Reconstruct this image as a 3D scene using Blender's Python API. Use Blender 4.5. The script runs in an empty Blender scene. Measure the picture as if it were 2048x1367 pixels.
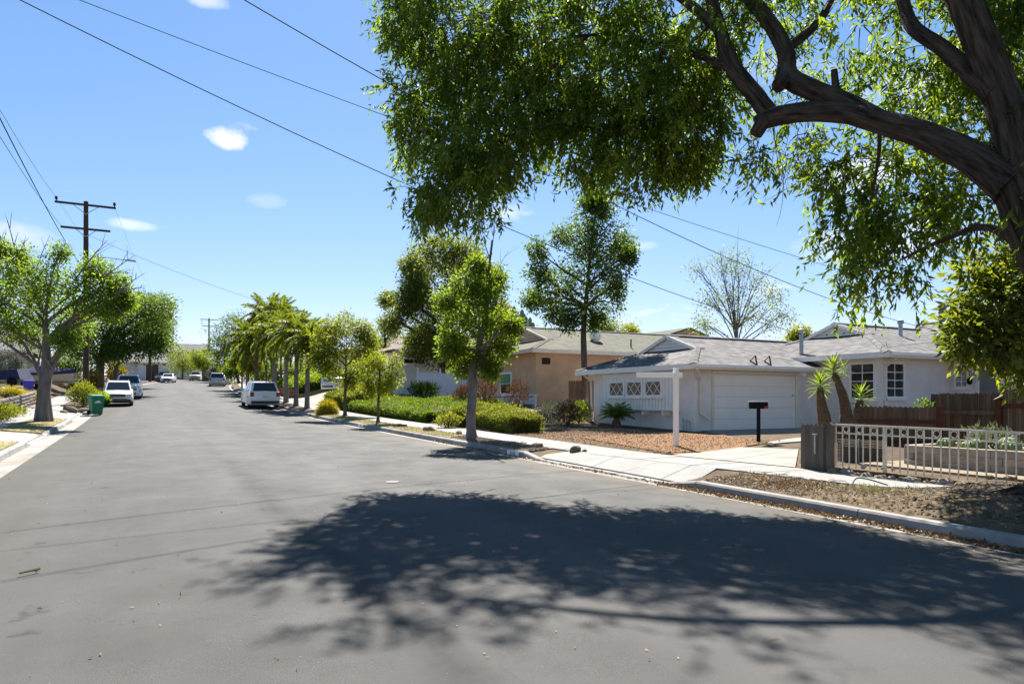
import bpy, bmesh, math, random
import numpy as np
from mathutils import Vector, Matrix

random.seed(7)
RNG = np.random.default_rng(11)
SC = bpy.context.scene
COL = SC.collection

# ------------------------------------------------------------------ camera, sky, sun, exposure
EYE = 1.75
FPX = 1408.0                                  # focal length in photo pixels (photo is 2048 wide)
SA, CA = 0.466, math.sqrt(1 - 0.466 ** 2)     # camera yaw against the street (street runs along +Y)
cam_d = bpy.data.cameras.new("camera")
cam = bpy.data.objects.new("camera", cam_d)
COL.objects.link(cam)
cam.location = (0, 0, EYE)
cam.rotation_euler = (math.radians(90), 0, -math.asin(SA))
cam_d.sensor_width = 36
cam_d.lens = FPX / 2048 * 36
cam_d.shift_y = (800 - 683.5) / 2048
cam_d.clip_start = 0.1
cam_d.clip_end = 3000
SC.camera = cam

SUN_EL, SUN_AZ = math.radians(50), math.atan2(0.405, 0.915)
world = bpy.data.worlds.new("World")
SC.world = world
world.use_nodes = True
nt = world.node_tree
for n_ in list(nt.nodes):
    nt.nodes.remove(n_)
w_out = nt.nodes.new("ShaderNodeOutputWorld")
w_bg = nt.nodes.new("ShaderNodeBackground")
w_sky = nt.nodes.new("ShaderNodeTexSky")
w_sky.sky_type = 'NISHITA'
w_sky.sun_disc = False
w_sky.sun_elevation = SUN_EL
w_sky.sun_rotation = SUN_AZ
w_sky.altitude = 60
w_sky.air_density = 1.0
w_sky.dust_density = 0.15
w_sky.ozone_density = 2.5
w_bg.inputs['Strength'].default_value = 0.053
# small fair-weather clouds, placed by direction in the sky
w_geo = nt.nodes.new("ShaderNodeTexCoord")
w_nz = nt.nodes.new("ShaderNodeTexNoise")
w_nz.inputs['Scale'].default_value = 26.0
w_nz.inputs['Detail'].default_value = 7.0
w_nz.inputs['Roughness'].default_value = 0.62
nt.links.new(w_geo.outputs['Generated'], w_nz.inputs['Vector'])


def sky_dir(px, py):
    u, v = (px - 1024) / FPX, (800 - py) / FPX
    d = Vector((CA * u + SA, -SA * u + CA, v))
    return d.normalized()


def wmath(op, a, b=None, clamp=False):
    m = nt.nodes.new("ShaderNodeMath")
    m.operation = op
    m.use_clamp = clamp
    for k, s in enumerate((a, b)):
        if s is None:
            continue
        if isinstance(s, (int, float)):
            m.inputs[k].default_value = s
        else:
            nt.links.new(s, m.inputs[k])
    return m.outputs[0]


# (photo direction, horizontal and vertical half angle, opacity)
CLOUDS = [((455, 276), .034, .017, 1.0), ((258, 449), .036, .009, .55), ((1780, 480), .12, .035, .5),
                    ((530, 400), .03, .012, .18), ((1285, 492), .025, .008, .3), ((1665, 505), .03, .012, .35),
          ((40, 470), .05, .02, .35), ((410, 0), .03, .012, .5), ((1720, 350), .07, .03, .7)]
dens = None
for (pxy, ax, ay, op) in CLOUDS:
    d = sky_dir(*pxy)
    right = Vector((d.y, -d.x, 0)).normalized()
    up = right.cross(d).normalized()
    sx, sy = nt.nodes.new("ShaderNodeVectorMath"), nt.nodes.new("ShaderNodeVectorMath")
    sz = nt.nodes.new("ShaderNodeVectorMath")
    for nd, ax3, sc_ in ((sx, right, 1 / ax), (sy, up, 1 / ay), (sz, d, 1.0)):
        nd.operation = 'DOT_PRODUCT'
        nt.links.new(w_geo.outputs['Generated'], nd.inputs[0])
        nd.inputs[1].default_value = ax3 * sc_
    r2 = wmath('ADD', wmath('POWER', wmath('ABSOLUTE', sx.outputs['Value']), 2.0), wmath('POWER', wmath('ABSOLUTE', sy.outputs['Value']), 2.0))
    r2 = wmath('ADD', r2, wmath('MULTIPLY', wmath('LESS_THAN', sz.outputs['Value'], 0.0), 50.0))
    body = wmath('SUBTRACT', 1.0, r2)                                     # 1 at the middle, 0 at the rim
    m = wmath('ADD', wmath('MULTIPLY', body, 0.55), wmath('SUBTRACT', w_nz.outputs['Fac'], 0.62))
    m = wmath('MULTIPLY', m, 2.6, clamp=True)
    m = wmath('MULTIPLY', m, op)
    dens = m if dens is None else wmath('MAXIMUM', dens, m)
# loose cloud layer added over the whole sky as neutral fill for shaded walls
w_sxyz = nt.nodes.new("ShaderNodeSeparateXYZ")
nt.links.new(w_geo.outputs['Generated'], w_sxyz.inputs[0])
w_den = wmath('ADD', wmath('MAXIMUM', w_sxyz.outputs['Z'], 0.0), .16)
w_cxy = nt.nodes.new("ShaderNodeCombineXYZ")
nt.links.new(wmath('DIVIDE', w_sxyz.outputs['X'], w_den), w_cxy.inputs[0])
nt.links.new(wmath('DIVIDE', w_sxyz.outputs['Y'], w_den), w_cxy.inputs[1])
w_cxy.inputs[2].default_value = 0.0
w_lay = nt.nodes.new("ShaderNodeTexNoise")
w_lay.inputs['Scale'].default_value = 1.5
w_lay.inputs['Detail'].default_value = 8.0
w_lay.inputs['Roughness'].default_value = 0.58
nt.links.new(w_cxy.outputs[0], w_lay.inputs['Vector'])
w_cov = wmath('MULTIPLY', wmath('SUBTRACT', w_lay.outputs['Fac'], .605), 7.5, clamp=True)
w_cov = wmath('MULTIPLY', w_cov, .92)
dens = wmath('MAXIMUM', dens, w_cov)
w_sat = nt.nodes.new("ShaderNodeHueSaturation")
w_sat.inputs['Saturation'].default_value = 1.0
w_sep, w_com = nt.nodes.new("ShaderNodeSeparateColor"), nt.nodes.new("ShaderNodeCombineColor")
nt.links.new(w_sky.outputs['Color'], w_sep.inputs[0])
for ch, (p_, k_) in enumerate(((1.12, .83), (.86, .79), (.88, .95))):      # the camera's colour response to the sky
    v_ = wmath('MULTIPLY', wmath('POWER', wmath('MULTIPLY', w_sep.outputs[ch], .153), p_), k_ / .153)
    nt.links.new(v_, w_com.inputs[ch])
nt.links.new(w_com.outputs[0], w_sat.inputs['Color'])
w_mix = nt.nodes.new("ShaderNodeMix")
w_mix.data_type = 'RGBA'
w_mix.inputs['B'].default_value = (7.4, 7.5, 7.8, 1)
nt.links.new(dens, w_mix.inputs['Factor'])
nt.links.new(w_sat.outputs['Color'], w_mix.inputs['A'])
nt.links.new(w_mix.outputs['Result'], w_bg.inputs['Color'])
nt.links.new(w_bg.outputs['Background'], w_out.inputs['Surface'])

sun_d = bpy.data.lights.new("sun", 'SUN')
sun = bpy.data.objects.new("sun", sun_d)
COL.objects.link(sun)
sun_d.energy = 5.0
sun_d.angle = math.radians(0.53)
sun_d.color = (1.0, 0.955, 0.88)
sdir = Vector((math.cos(SUN_EL) * math.sin(SUN_AZ), math.cos(SUN_EL) * math.cos(SUN_AZ), math.sin(SUN_EL)))
sun.rotation_euler = sdir.to_track_quat('Z', 'Y').to_euler()
sun.location = (0, 0, 60)

vs = SC.view_settings
vs.view_transform = 'Standard'
vs.look = 'None'
vs.exposure = 1.65
vs.gamma = 1
vs.use_curve_mapping = False
SC.cycles.use_denoising = True
SC.cycles.max_bounces = 8
SC.cycles.diffuse_bounces = 6
SC.cycles.transparent_max_bounces = 8
SC.cycles.caustics_reflective = False
SC.cycles.caustics_refractive = False


# ------------------------------------------------------------------ geometry of the place
def ground_xy(px, z):
    xc = (px - 1024) / FPX * z
    return CA * xc + SA * z, -SA * xc + CA * z


def at(px, py, z):
    """A world point: bearing and height read from the photo at distance z ahead of the camera."""
    x, y = ground_xy(px, z)
    return Vector((x, y, EYE + (800 - py) / FPX * z))


def y_on(px, x):                       # where the bearing px meets the plane X = x
    u = (px - 1024) / FPX
    return (CA * x - u * SA * x) / (SA + u * CA)


def x_on(px, y):                       # where the bearing px meets the plane Y = y
    u = (px - 1024) / FPX
    return (SA * y + u * CA * y) / (CA - u * SA)


def z_at(py, x, y):                    # height that the row py shows at the place (x, y)
    return EYE + (800 - py) / FPX * (SA * x + CA * y)


_kn = [(-400, -6), (-60, -1.05), (0, 0), (20, .355), (36, .65), (43, .84), (50, 1.16), (60, 1.62), (80, 2.55), (100, 3.5),
       (120, 4.4), (150, 5.55), (180, 6.3), (230, 6.9), (320, 6.6), (900, 4)]
_ty = np.arange(-400, 901, 1.0)
_tz = np.interp(_ty, [k[0] for k in _kn], [k[1] for k in _kn])
_ker = np.exp(-np.arange(-9, 10) ** 2 / 18.0)
_ker /= _ker.sum()
_tz = np.convolve(np.pad(_tz, 9, mode='edge'), _ker, mode='valid')


def zroad(y):
    return float(np.interp(y, _ty, _tz))


def bend(y):
    if y < 60:
        return 0.0
    if y < 190:
        return 0.0012 * (y - 60) ** 2
    return 0.0012 * 130 ** 2 + 0.312 * (y - 190)


EDGE_L, EDGE_R = -2.36, 8.40           # asphalt edges
GUT_L, GUT_R = -2.85, 8.65             # kerb faces
KB_L, KB_R = -3.0, 8.80                # kerb backs


def sstep(t):
    t = min(1.0, max(0.0, t))
    return t * t * (3 - 2 * t)


def walk_in(y):
    return float(np.interp(y, [8, 14], [10.35, 9.6]))


def walk_out(y):
    return float(np.interp(y, [9.5, 12.9], [11.6, 10.9]))


R_DIPS = [(10.4, 15.0), (56.5, 61.5)]
L_DIPS = [(24.9, 28.6), (39.5, 50.0), (-6, 2)]


def in_dip(y, dips):
    return max(min(1.0, max(0.0, 1 - (max(a - y, y - b, 0) / 1.0))) for a, b in dips)


def hgt(x, y):
    zr = zroad(y)
    s = x - bend(y)
    if s >= KB_R:
        h = zr + .15 + .06 * min(1, (s - KB_R) / 1.2)
        d = float(np.interp(y, [6, 12, 18, 20, 26, 29, 33, 40, 50, 60, 100], [.2, .14, .06, .04, .08, .5, .72, .75, .72, .7, .6]))
        lead = float(np.interp(y, [26, 30], [5.5, 3.5]))
        h += d * sstep((s - 11.6) / lead)
        g = math.exp(-((x - 10.3) ** 2 / 1.6 + (y - 4.9) ** 2 / 1.9))
        h += .34 * g * min(1.0, (s - KB_R) / .5)
        w = in_dip(y, R_DIPS)
        if w and s < walk_in(y):
            h -= w * .15 * (1 - (s - KB_R) / (walk_in(y) - KB_R))
        return h
    if s <= KB_L:
        h = zr + .15 + .06 * min(1, (KB_L - s) / 1.2)
        d = float(np.interp(y, [10, 30, 45, 55, 65, 100], [.2, .35, .62, .75, .8, .6]))
        h += d * sstep((-s - 6.0) / 2.5)
        w = in_dip(y, L_DIPS)
        if w and s > -4.3:
            h -= w * .15 * (1 - (KB_L - s) / (4.3 + KB_L))
        return h
    return zr - .09


# ------------------------------------------------------------------ object helpers
ORG = {}


def link(o):
    COL.objects.link(o)
    return o


def thing(name, label, cat, loc=(0, 0, 0), group=None, rotz=0.0):
    o = bpy.data.objects.new(name, None)
    o.empty_display_size = 0.2
    link(o)
    o.location = loc
    o.rotation_euler = (0, 0, rotz)
    o['label'] = label
    o['category'] = cat
    if group:
        o['group'] = group
    ORG[o.name] = Vector(loc)
    return o


def setting(name):
    o = bpy.data.objects.new(name, None)
    link(o)
    o['kind'] = 'structure'
    ORG[o.name] = Vector((0, 0, 0))
    return o


def tag(o, label, cat, group=None):
    o['label'] = label
    o['category'] = cat
    if group:
        o['group'] = group
    return o


class MB:
    """Collects shapes; build() links them as ONE mesh object."""

    def __init__(s):
        s.v, s.f, s.g = [], [], []

    def add(s, vs_, fs):
        k = len(s.v)
        s.v += [tuple(p) for p in vs_]
        s.f += [tuple(i + k for i in f) for f in fs]
        return s

    def box(s, c, d, rotz=0.0):
        hx, hy, hz = d[0] / 2, d[1] / 2, d[2] / 2
        cs, sn = math.cos(rotz), math.sin(rotz)
        vs_ = []
        for z in (-hz, hz):
            for x, y in ((-hx, -hy), (hx, -hy), (hx, hy), (-hx, hy)):
                vs_.append((c[0] + x * cs - y * sn, c[1] + x * sn + y * cs, c[2] + z))
        return s.add(vs_, [(3, 2, 1, 0), (4, 5, 6, 7), (0, 1, 5, 4), (1, 2, 6, 5), (2, 3, 7, 6), (3, 0, 4, 7)])

    def hexa(s, p):                     # 8 points: bottom ring ccw, top ring ccw
        return s.add(p, [(3, 2, 1, 0), (4, 5, 6, 7), (0, 1, 5, 4), (1, 2, 6, 5), (2, 3, 7, 6), (3, 0, 4, 7)])

    def bar(s, a, b, w, h, up=(0, 0, 1)):  # box from a to b, w across, h in the up direction
        a, b = Vector(a), Vector(b)
        t = (b - a).normalized()
        u = Vector(up)
        sd = t.cross(u)
        if sd.length < 1e-4:
            sd = t.cross(Vector((0, 1, 0)))
        sd.normalize()
        u = sd.cross(t).normalized()
        p = []
        for q in (a, b):
            for x, y in ((-1, -1), (1, -1), (1, 1), (-1, 1)):
                p.append(q + sd * (x * w / 2) + u * (y * h / 2))
        return s.hexa(p)

    def prism(s, poly, z0, z1):         # vertical prism over a ccw polygon
        n = len(poly)
        zs = z0 if hasattr(z0, '__len__') else [z0] * n
        zt = z1 if hasattr(z1, '__len__') else [z1] * n
        vs_ = [(p[0], p[1], zs[i]) for i, p in enumerate(poly)] + [(p[0], p[1], zt[i]) for i, p in enumerate(poly)]
        fs = [tuple(range(n - 1, -1, -1)), tuple(range(n, 2 * n))]
        fs += [(i, (i + 1) % n, n + (i + 1) % n, n + i) for i in range(n)]
        return s.add(vs_, fs)

    def face(s, *p):
        return s.add(p, [tuple(range(len(p)))])

    def tube(s, pts, rad, n=8, cap=True, wob=0.0, seed=0, ridge=0.0):
        pts = [Vector(p) for p in pts]
        m = len(pts)
        rr = [rad] * m if not hasattr(rad, '__len__') else list(rad)
        rn = random.Random(seed)
        k0 = len(s.v)
        s.g += [(0, 0, 0)] * (k0 - len(s.g))
        run = rn.uniform(0, 9)
        ref = Vector((0.31, 0.17, 0.93)).normalized()
        prev = None
        for i, p in enumerate(pts):
            t = (pts[min(i + 1, m - 1)] - pts[max(i - 1, 0)])
            if t.length < 1e-7:
                t = Vector((0, 0, 1))
            t.normalize()
            if prev is None:
                sd = t.cross(ref)
                if sd.length < .05:
                    sd = t.cross(Vector((1, 0, 0)))
            else:
                sd = prev - t * prev.dot(t)
            sd.normalize()
            prev = sd
            up = t.cross(sd)
            run += (p - pts[i - 1]).length if i else 0
            for j in range(n):
                a = 2 * math.pi * j / n
                s.g.append((math.cos(a) * rr[i], math.sin(a) * rr[i], run))
                r = rr[i] * (1 + (rn.uniform(-wob, wob) if wob else 0))
                if ridge:
                    r *= 1 + ridge * (math.sin(a * 7 + 1.6 * math.sin(run * 2.3 + seed)) + .8 * math.sin(a * 12 + 2.2 * math.sin(run * 3.7)) + .9 * math.sin(run * 2.1 + a * 2 + seed))
                s.v.append(tuple(p + sd * (math.cos(a) * r) + up * (math.sin(a) * r)))
        for i in range(m - 1):
            for j in range(n):
                a, b = k0 + i * n + j, k0 + i * n + (j + 1) % n
                s.f.append((a, b, b + n, a + n))
        if cap:
            s.f.append(tuple(k0 + j for j in range(n - 1, -1, -1)))
            s.f.append(tuple(k0 + (m - 1) * n + j for j in range(n)))
        return s

    def cyl(s, a, b, r, n=12, r2=None):
        return s.tube([a, b], [r, r if r2 is None else r2], n)

    def lathe(s, c, prof, n=16):        # prof: list of (radius, z)
        k0 = len(s.v)
        for r, z in prof:
            for j in range(n):
                a = 2 * math.pi * j / n
                s.v.append((c[0] + r * math.cos(a), c[1] + r * math.sin(a), c[2] + z))
        for i in range(len(prof) - 1):
            for j in range(n):
                a, b = k0 + i * n + j, k0 + i * n + (j + 1) % n
                s.f.append((a, b, b + n, a + n))
        s.f.append(tuple(k0 + j for j in range(n - 1, -1, -1)))
        s.f.append(tuple(k0 + (len(prof) - 1) * n + j for j in range(n)))
        return s

    def mesh(s, name, mat=None, smooth=False, org=(0, 0, 0)):
        me = bpy.data.meshes.new(name)
        o = Vector(org)
        me.from_pydata([(p[0] - o.x, p[1] - o.y, p[2] - o.z) for p in s.v], [], s.f)
        if mat:
            me.materials.append(mat)
        if s.g:
            s.g += [(0, 0, 0)] * (len(s.v) - len(s.g))
            at_ = me.attributes.new('grain', 'FLOAT_VECTOR', 'POINT')
            at_.data.foreach_set('vector', [c for q in s.g for c in q])
        if smooth:
            me.polygons.foreach_set('use_smooth', [True] * len(me.polygons))
            try:
                me.set_sharp_from_angle(angle=math.radians(40))
            except Exception:
                pass
        me.update()
        return me

    def build(s, name, mat, parent=None, smooth=False, bevel=0.0, local=False):
        org = Vector((0, 0, 0))
        if parent is not None and not local:
            org = ORG[parent.name]
        o = bpy.data.objects.new(name, s.mesh(name, mat, smooth, org))
        link(o)
        if parent is not None:
            o.parent = parent
        ORG[o.name] = org
        if bevel:
            md = o.modifiers.new("bevel", 'BEVEL')
            md.width = bevel
            md.segments = 2
            md.limit_method = 'ANGLE'
        return o

    def alone(s, name, mat, base, smooth=False):     # a one-mesh thing with its origin at base
        o = bpy.data.objects.new(name, s.mesh(name, mat, smooth, base))
        o.location = base
        link(o)
        ORG[o.name] = Vector(base)
        return o


def part(name, me, parent, loc, rotz=0.0, scale=(1, 1, 1), rot=None):
    """A part that shares mesh data with its likes; loc is a world place."""
    o = bpy.data.objects.new(name, me)
    link(o)
    o.parent = parent
    o.location = Vector(loc) - ORG[parent.name]
    o.rotation_euler = rot if rot is not None else (0, 0, rotz)
    o.scale = scale
    ORG[o.name] = Vector(loc)
    return o


# ------------------------------------------------------------------ materials
def _nodes(name):
    m = bpy.data.materials.new(name)
    m.use_nodes = True
    t = m.node_tree
    b = t.nodes["Principled BSDF"]
    return m, t, b


def pm(name, c1, c2=None, scale=4.0, rough=.8, bump=0.0, bscale=60.0, spec=.3, metal=0.0, stretch=(1, 1, 1), obj_var=0.0,
       c3=None, s3=.35, detail=5.0, lo=.35, hi=.65, coat=0.0, grain=False, bdist=.02):
    """Principled surface: two tones mixed by noise in world space, a third by broad noise, fine relief."""
    m, t, b = _nodes(name)
    b.inputs['Roughness'].default_value = rough
    b.inputs['Specular IOR Level'].default_value = spec
    b.inputs['Metallic'].default_value = metal
    b.inputs['Coat Weight'].default_value = coat
    geo = t.nodes.new("ShaderNodeNewGeometry")
    mp = t.nodes.new("ShaderNodeMapping")
    mp.inputs['Scale'].default_value = stretch
    if grain:
        ga = t.nodes.new("ShaderNodeAttribute")
        ga.attribute_name = "grain"
        t.links.new(ga.outputs['Vector'], mp.inputs['Vector'])
    else:
        t.links.new(geo.outputs['Position'], mp.inputs['Vector'])
    col = None

    def noise(sc, det=detail):
        n = t.nodes.new("ShaderNodeTexNoise")
        n.inputs['Scale'].default_value = sc
        n.inputs['Detail'].default_value = det
        n.inputs['Roughness'].default_value = .6
        t.links.new(mp.outputs['Vector'], n.inputs['Vector'])
        return n

    def mix(fac, a, bb):
        x = t.nodes.new("ShaderNodeMix")
        x.data_type = 'RGBA'
        t.links.new(fac, x.inputs['Factor'])
        for key, v in (('A', a), ('B', bb)):
            if isinstance(v, tuple):
                x.inputs[key].default_value = (*v, 1)
            else:
                t.links.new(v, x.inputs[key])
        return x.outputs['Result']

    def ramp(src, a, bb):
        r = t.nodes.new("ShaderNodeMapRange")
        r.inputs['From Min'].default_value = a
        r.inputs['From Max'].default_value = bb
        t.links.new(src, r.inputs['Value'])
        return r.outputs['Result']

    if c2 is None:
        b.inputs['Base Color'].default_value = (*c1, 1)
        col = c1
    else:
        col = mix(ramp(noise(scale).outputs['Fac'], lo, hi), c1, c2)
    if c3 is not None:
        col = mix(ramp(noise(s3, 3).outputs['Fac'], .45, .68), col, c3)
    if obj_var:
        oi = t.nodes.new("ShaderNodeObjectInfo")
        hs = t.nodes.new("ShaderNodeHueSaturation")
        r = t.nodes.new("ShaderNodeMapRange")
        r.inputs['To Min'].default_value = 1 - obj_var
        r.inputs['To Max'].default_value = 1 + obj_var
        t.links.new(oi.outputs['Random'], r.inputs['Value'])
        t.links.new(r.outputs['Result'], hs.inputs['Value'])
        if isinstance(col, tuple):
            hs.inputs['Color'].default_value = (*col, 1)
        else:
            t.links.new(col, hs.inputs['Color'])
        col = hs.outputs['Color']
    if not isinstance(col, tuple):
        t.links.new(col, b.inputs['Base Color'])
    if bump:
        n = noise(bscale, 4)
        bp = t.nodes.new("ShaderNodeBump")
        bp.inputs['Strength'].default_value = bump
        bp.inputs['Distance'].default_value = bdist
        t.links.new(n.outputs['Fac'], bp.inputs['Height'])
        t.links.new(bp.outputs['Normal'], b.inputs['Normal'])
    return m


def leafmat(name, c1, c2, trans=.45, rough=.5, spec=.22, tc=None):
    """Leaf: own colour varies leaf by leaf (attribute tint), light passes through."""
    m, t, b = _nodes(name)
    a = t.nodes.new("ShaderNodeAttribute")
    a.attribute_name = "tint"
    x = t.nodes.new("ShaderNodeMix")
    x.data_type = 'RGBA'
    t.links.new(a.outputs['Fac'], x.inputs['Factor'])
    x.inputs['A'].default_value = (*c1, 1)
    x.inputs['B'].default_value = (*c2, 1)
    t.links.new(x.outputs['Result'], b.inputs['Base Color'])
    b.inputs['Roughness'].default_value = rough
    b.inputs['Specular IOR Level'].default_value = spec
    tr = t.nodes.new("ShaderNodeBsdfTranslucent")
    g = t.nodes.new("ShaderNodeMix")
    g.data_type = 'RGBA'
    g.blend_type = 'MULTIPLY'
    g.inputs['Factor'].default_value = 1
    t.links.new(x.outputs['Result'], g.inputs['A'])
    k = tc or (4.2, 3.9, 1.3)
    g.inputs['B'].default_value = (*k, 1)
    t.links.new(g.outputs['Result'], tr.inputs['Color'])
    ms = t.nodes.new("ShaderNodeMixShader")
    ms.inputs['Fac'].default_value = trans
    t.links.new(b.outputs['BSDF'], ms.inputs[1])
    t.links.new(tr.outputs['BSDF'], ms.inputs[2])
    out = [n for n in t.nodes if n.type == 'OUTPUT_MATERIAL'][0]
    t.links.new(ms.outputs['Shader'], out.inputs['Surface'])
    return m


def barkmat(name, c1, c2, scale=9, bump=.6, stretch=(1, 1, .22)):
    return pm(name, c1, c2, scale=scale, rough=.95, bump=bump, bscale=scale * 1.7, spec=.1, stretch=stretch, grain=True, bdist=.06, detail=8.0)


def shingle(name, c1, c2, c3):
    m, t, b = _nodes(name)
    b.inputs['Roughness'].default_value = .95
    b.inputs['Specular IOR Level'].default_value = .1
    geo = t.nodes.new("ShaderNodeNewGeometry")
    sp = t.nodes.new("ShaderNodeSeparateXYZ")
    t.links.new(geo.outputs['Position'], sp.inputs[0])

    def mth(op, a, bb=None):
        q = t.nodes.new("ShaderNodeMath")
        q.operation = op
        for k, v in enumerate((a, bb)):
            if v is None:
                continue
            if isinstance(v, (int, float)):
                q.inputs[k].default_value = v
            else:
                t.links.new(v, q.inputs[k])
        return q.outputs[0]
    row = mth('DIVIDE', sp.outputs['Z'], .052)
    fr = mth('FRACT', row)
    fl = mth('FLOOR', row)
    along = mth('ADD', mth('DIVIDE', mth('ADD', sp.outputs['X'], mth('MULTIPLY', sp.outputs['Y'], 1.0)), .24), mth('MULTIPLY', fl, .37))
    cb = t.nodes.new("ShaderNodeCombineXYZ")
    t.links.new(mth('FLOOR', along), cb.inputs[0])
    t.links.new(fl, cb.inputs[1])
    wn = t.nodes.new("ShaderNodeTexWhiteNoise")
    t.links.new(cb.outputs[0], wn.inputs['Vector'])
    nz = t.nodes.new("ShaderNodeTexNoise")
    nz.inputs['Scale'].default_value = 1.1
    nz.inputs['Detail'].default_value = 5
    t.links.new(geo.outputs['Position'], nz.inputs['Vector'])
    x1 = t.nodes.new("ShaderNodeMix")
    x1.data_type = 'RGBA'
    t.links.new(wn.outputs['Value'], x1.inputs['Factor'])
    x1.inputs['A'].default_value = (*c1, 1)
    x1.inputs['B'].default_value = (*c2, 1)
    x2 = t.nodes.new("ShaderNodeMix")
    x2.data_type = 'RGBA'
    r = t.nodes.new("ShaderNodeMapRange")
    r.inputs['From Min'].default_value = .45
    r.inputs['From Max'].default_value = .8
    t.links.new(nz.outputs['Fac'], r.inputs['Value'])
    t.links.new(r.outputs['Result'], x2.inputs['Factor'])
    t.links.new(x1.outputs['Result'], x2.inputs['A'])
    x2.inputs['B'].default_value = (*c3, 1)
    t.links.new(x2.outputs['Result'], b.inputs['Base Color'])
    bp = t.nodes.new("ShaderNodeBump")
    bp.inputs['Strength'].default_value = .9
    bp.inputs['Distance'].default_value = .03
    hsum = mth('ADD', mth('MULTIPLY', fr, -1.0), mth('MULTIPLY', wn.outputs['Value'], .6))
    t.links.new(hsum, bp.inputs['Height'])
    t.links.new(bp.outputs['Normal'], b.inputs['Normal'])
    return m


def asphalt():
    m, t, b = _nodes("asphalt")
    b.inputs['Specular IOR Level'].default_value = .12
    geo = t.nodes.new("ShaderNodeNewGeometry")
    sp = t.nodes.new("ShaderNodeSeparateXYZ")
    t.links.new(geo.outputs['Position'], sp.inputs[0])

    def noise(sc, det=4, st=None, rgh=.6):
        n = t.nodes.new("ShaderNodeTexNoise")
        n.inputs['Scale'].default_value = sc
        n.inputs['Detail'].default_value = det
        n.inputs['Roughness'].default_value = rgh
        if st:
            mp = t.nodes.new("ShaderNodeMapping")
            mp.inputs['Scale'].default_value = st
            t.links.new(geo.outputs['Position'], mp.inputs['Vector'])
            t.links.new(mp.outputs['Vector'], n.inputs['Vector'])
        else:
            t.links.new(geo.outputs['Position'], n.inputs['Vector'])
        return n.outputs['Fac']

    def mth(op, a, bb=None, c=None, clamp=False):
        q = t.nodes.new("ShaderNodeMath")
        q.operation = op
        q.use_clamp = clamp
        for k, v in enumerate((a, bb, c)):
            if v is None:
                continue
            if isinstance(v, (int, float)):
                q.inputs[k].default_value = v
            else:
                t.links.new(v, q.inputs[k])
        return q.outputs[0]

    def rng(src, a, bb, c=0.0, d=1.0):
        r = t.nodes.new("ShaderNodeMapRange")
        for k, v in (('From Min', a), ('From Max', bb), ('To Min', c), ('To Max', d)):
            r.inputs[k].default_value = v
        t.links.new(src, r.inputs['Value'])
        return r.outputs['Result']

    def mix(fac, a, bb, mode='MIX'):
        x = t.nodes.new("ShaderNodeMix")
        x.data_type = 'RGBA'
        x.blend_type = mode
        if isinstance(fac, float):
            x.inputs['Factor'].default_value = fac
        else:
            t.links.new(fac, x.inputs['Factor'])
        for key, v in (('A', a), ('B', bb)):
            if isinstance(v, tuple):
                x.inputs[key].default_value = (*v, 1)
            else:
                t.links.new(v, x.inputs[key])
        return x.outputs['Result']

    col = mix(rng(noise(120, 4), .33, .67), (.040, .039, .037), (.090, .087, .081))
    col = mix(rng(noise(.9, 6), .4, .66), col, (.059, .058, .055))
    col = mix(rng(noise(.25, 4, (1.7, .12, 1)), .42, .66), col, (.083, .080, .076))     # long worn lanes
    # the darker paving seam along the middle of the street
    xw = mth('ADD', sp.outputs['X'], mth('MULTIPLY', mth('SUBTRACT', noise(.55, 4), .5), .5))
    band = mth('SUBTRACT', 1.0, mth('DIVIDE', mth('ABSOLUTE', mth('SUBTRACT', xw, 1.72)), .26), clamp=True)
    band = mth('MULTIPLY', mth('MULTIPLY', band, rng(sp.outputs['Y'], 27, 17)), rng(noise(1.4, 4), .3, .6))
    col = mix(mth('MULTIPLY', band, .85, clamp=True), col, (.036, .035, .033))
    # brown silt by the gutters
    e1 = mth('MULTIPLY', rng(mth('ADD', sp.outputs['X'], mth('MULTIPLY', noise(.8, 4), 1.2)), 8.0, 9.1), .55)
    e1 = mth('MULTIPLY', e1, rng(sp.outputs['Y'], 60, 50))
    col = mix(e1, col, (.105, .078, .052))
    e2 = mth('MULTIPLY', rng(mth('SUBTRACT', sp.outputs['X'], mth('MULTIPLY', noise(.5, 4), 1.8)), -1.2, -3.2), .45)
    col = mix(e2, col, (.055, .046, .036))
    # oil stains under the left parking lane
    st = mth('MULTIPLY', rng(noise(2.1, 4, (1, 1, 1)), .62, .7), rng(mth('ABSOLUTE', mth('ADD', sp.outputs['X'], .6)), 1.3, .2))
    col = mix(mth('MULTIPLY', st, .7), col, (.02, .02, .02))
    tar = mth('MULTIPLY', rng(noise(2.6, 3, (.55, 1.6, 1)), .69, .735), rng(noise(.22, 2), .48, .58))
    col = mix(mth('MULTIPLY', tar, .6), col, (.022, .021, .02))
    # pale flecks and hairline cracks
    col = mix(mth('MULTIPLY', rng(noise(38, 2), .735, .76), .55), col, (.2, .19, .165))
    vor = t.nodes.new("ShaderNodeTexVoronoi")
    vor.feature = 'DISTANCE_TO_EDGE'
    vor.inputs['Scale'].default_value = .42
    mpv = t.nodes.new("ShaderNodeMapping")
    mpv.inputs['Scale'].default_value = (1, .55, 1)
    wv = t.nodes.new("ShaderNodeVectorMath")
    wv.operation = 'ADD'
    nzv = t.nodes.new("ShaderNodeTexNoise")
    nzv.inputs['Scale'].default_value = 1.6
    nzv.inputs['Detail'].default_value = 5
    t.links.new(geo.outputs['Position'], nzv.inputs['Vector'])
    t.links.new(geo.outputs['Position'], wv.inputs[0])
    t.links.new(nzv.outputs['Color'], wv.inputs[1])
    t.links.new(wv.outputs[0], mpv.inputs['Vector'])
    t.links.new(mpv.outputs['Vector'], vor.inputs['Vector'])
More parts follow.
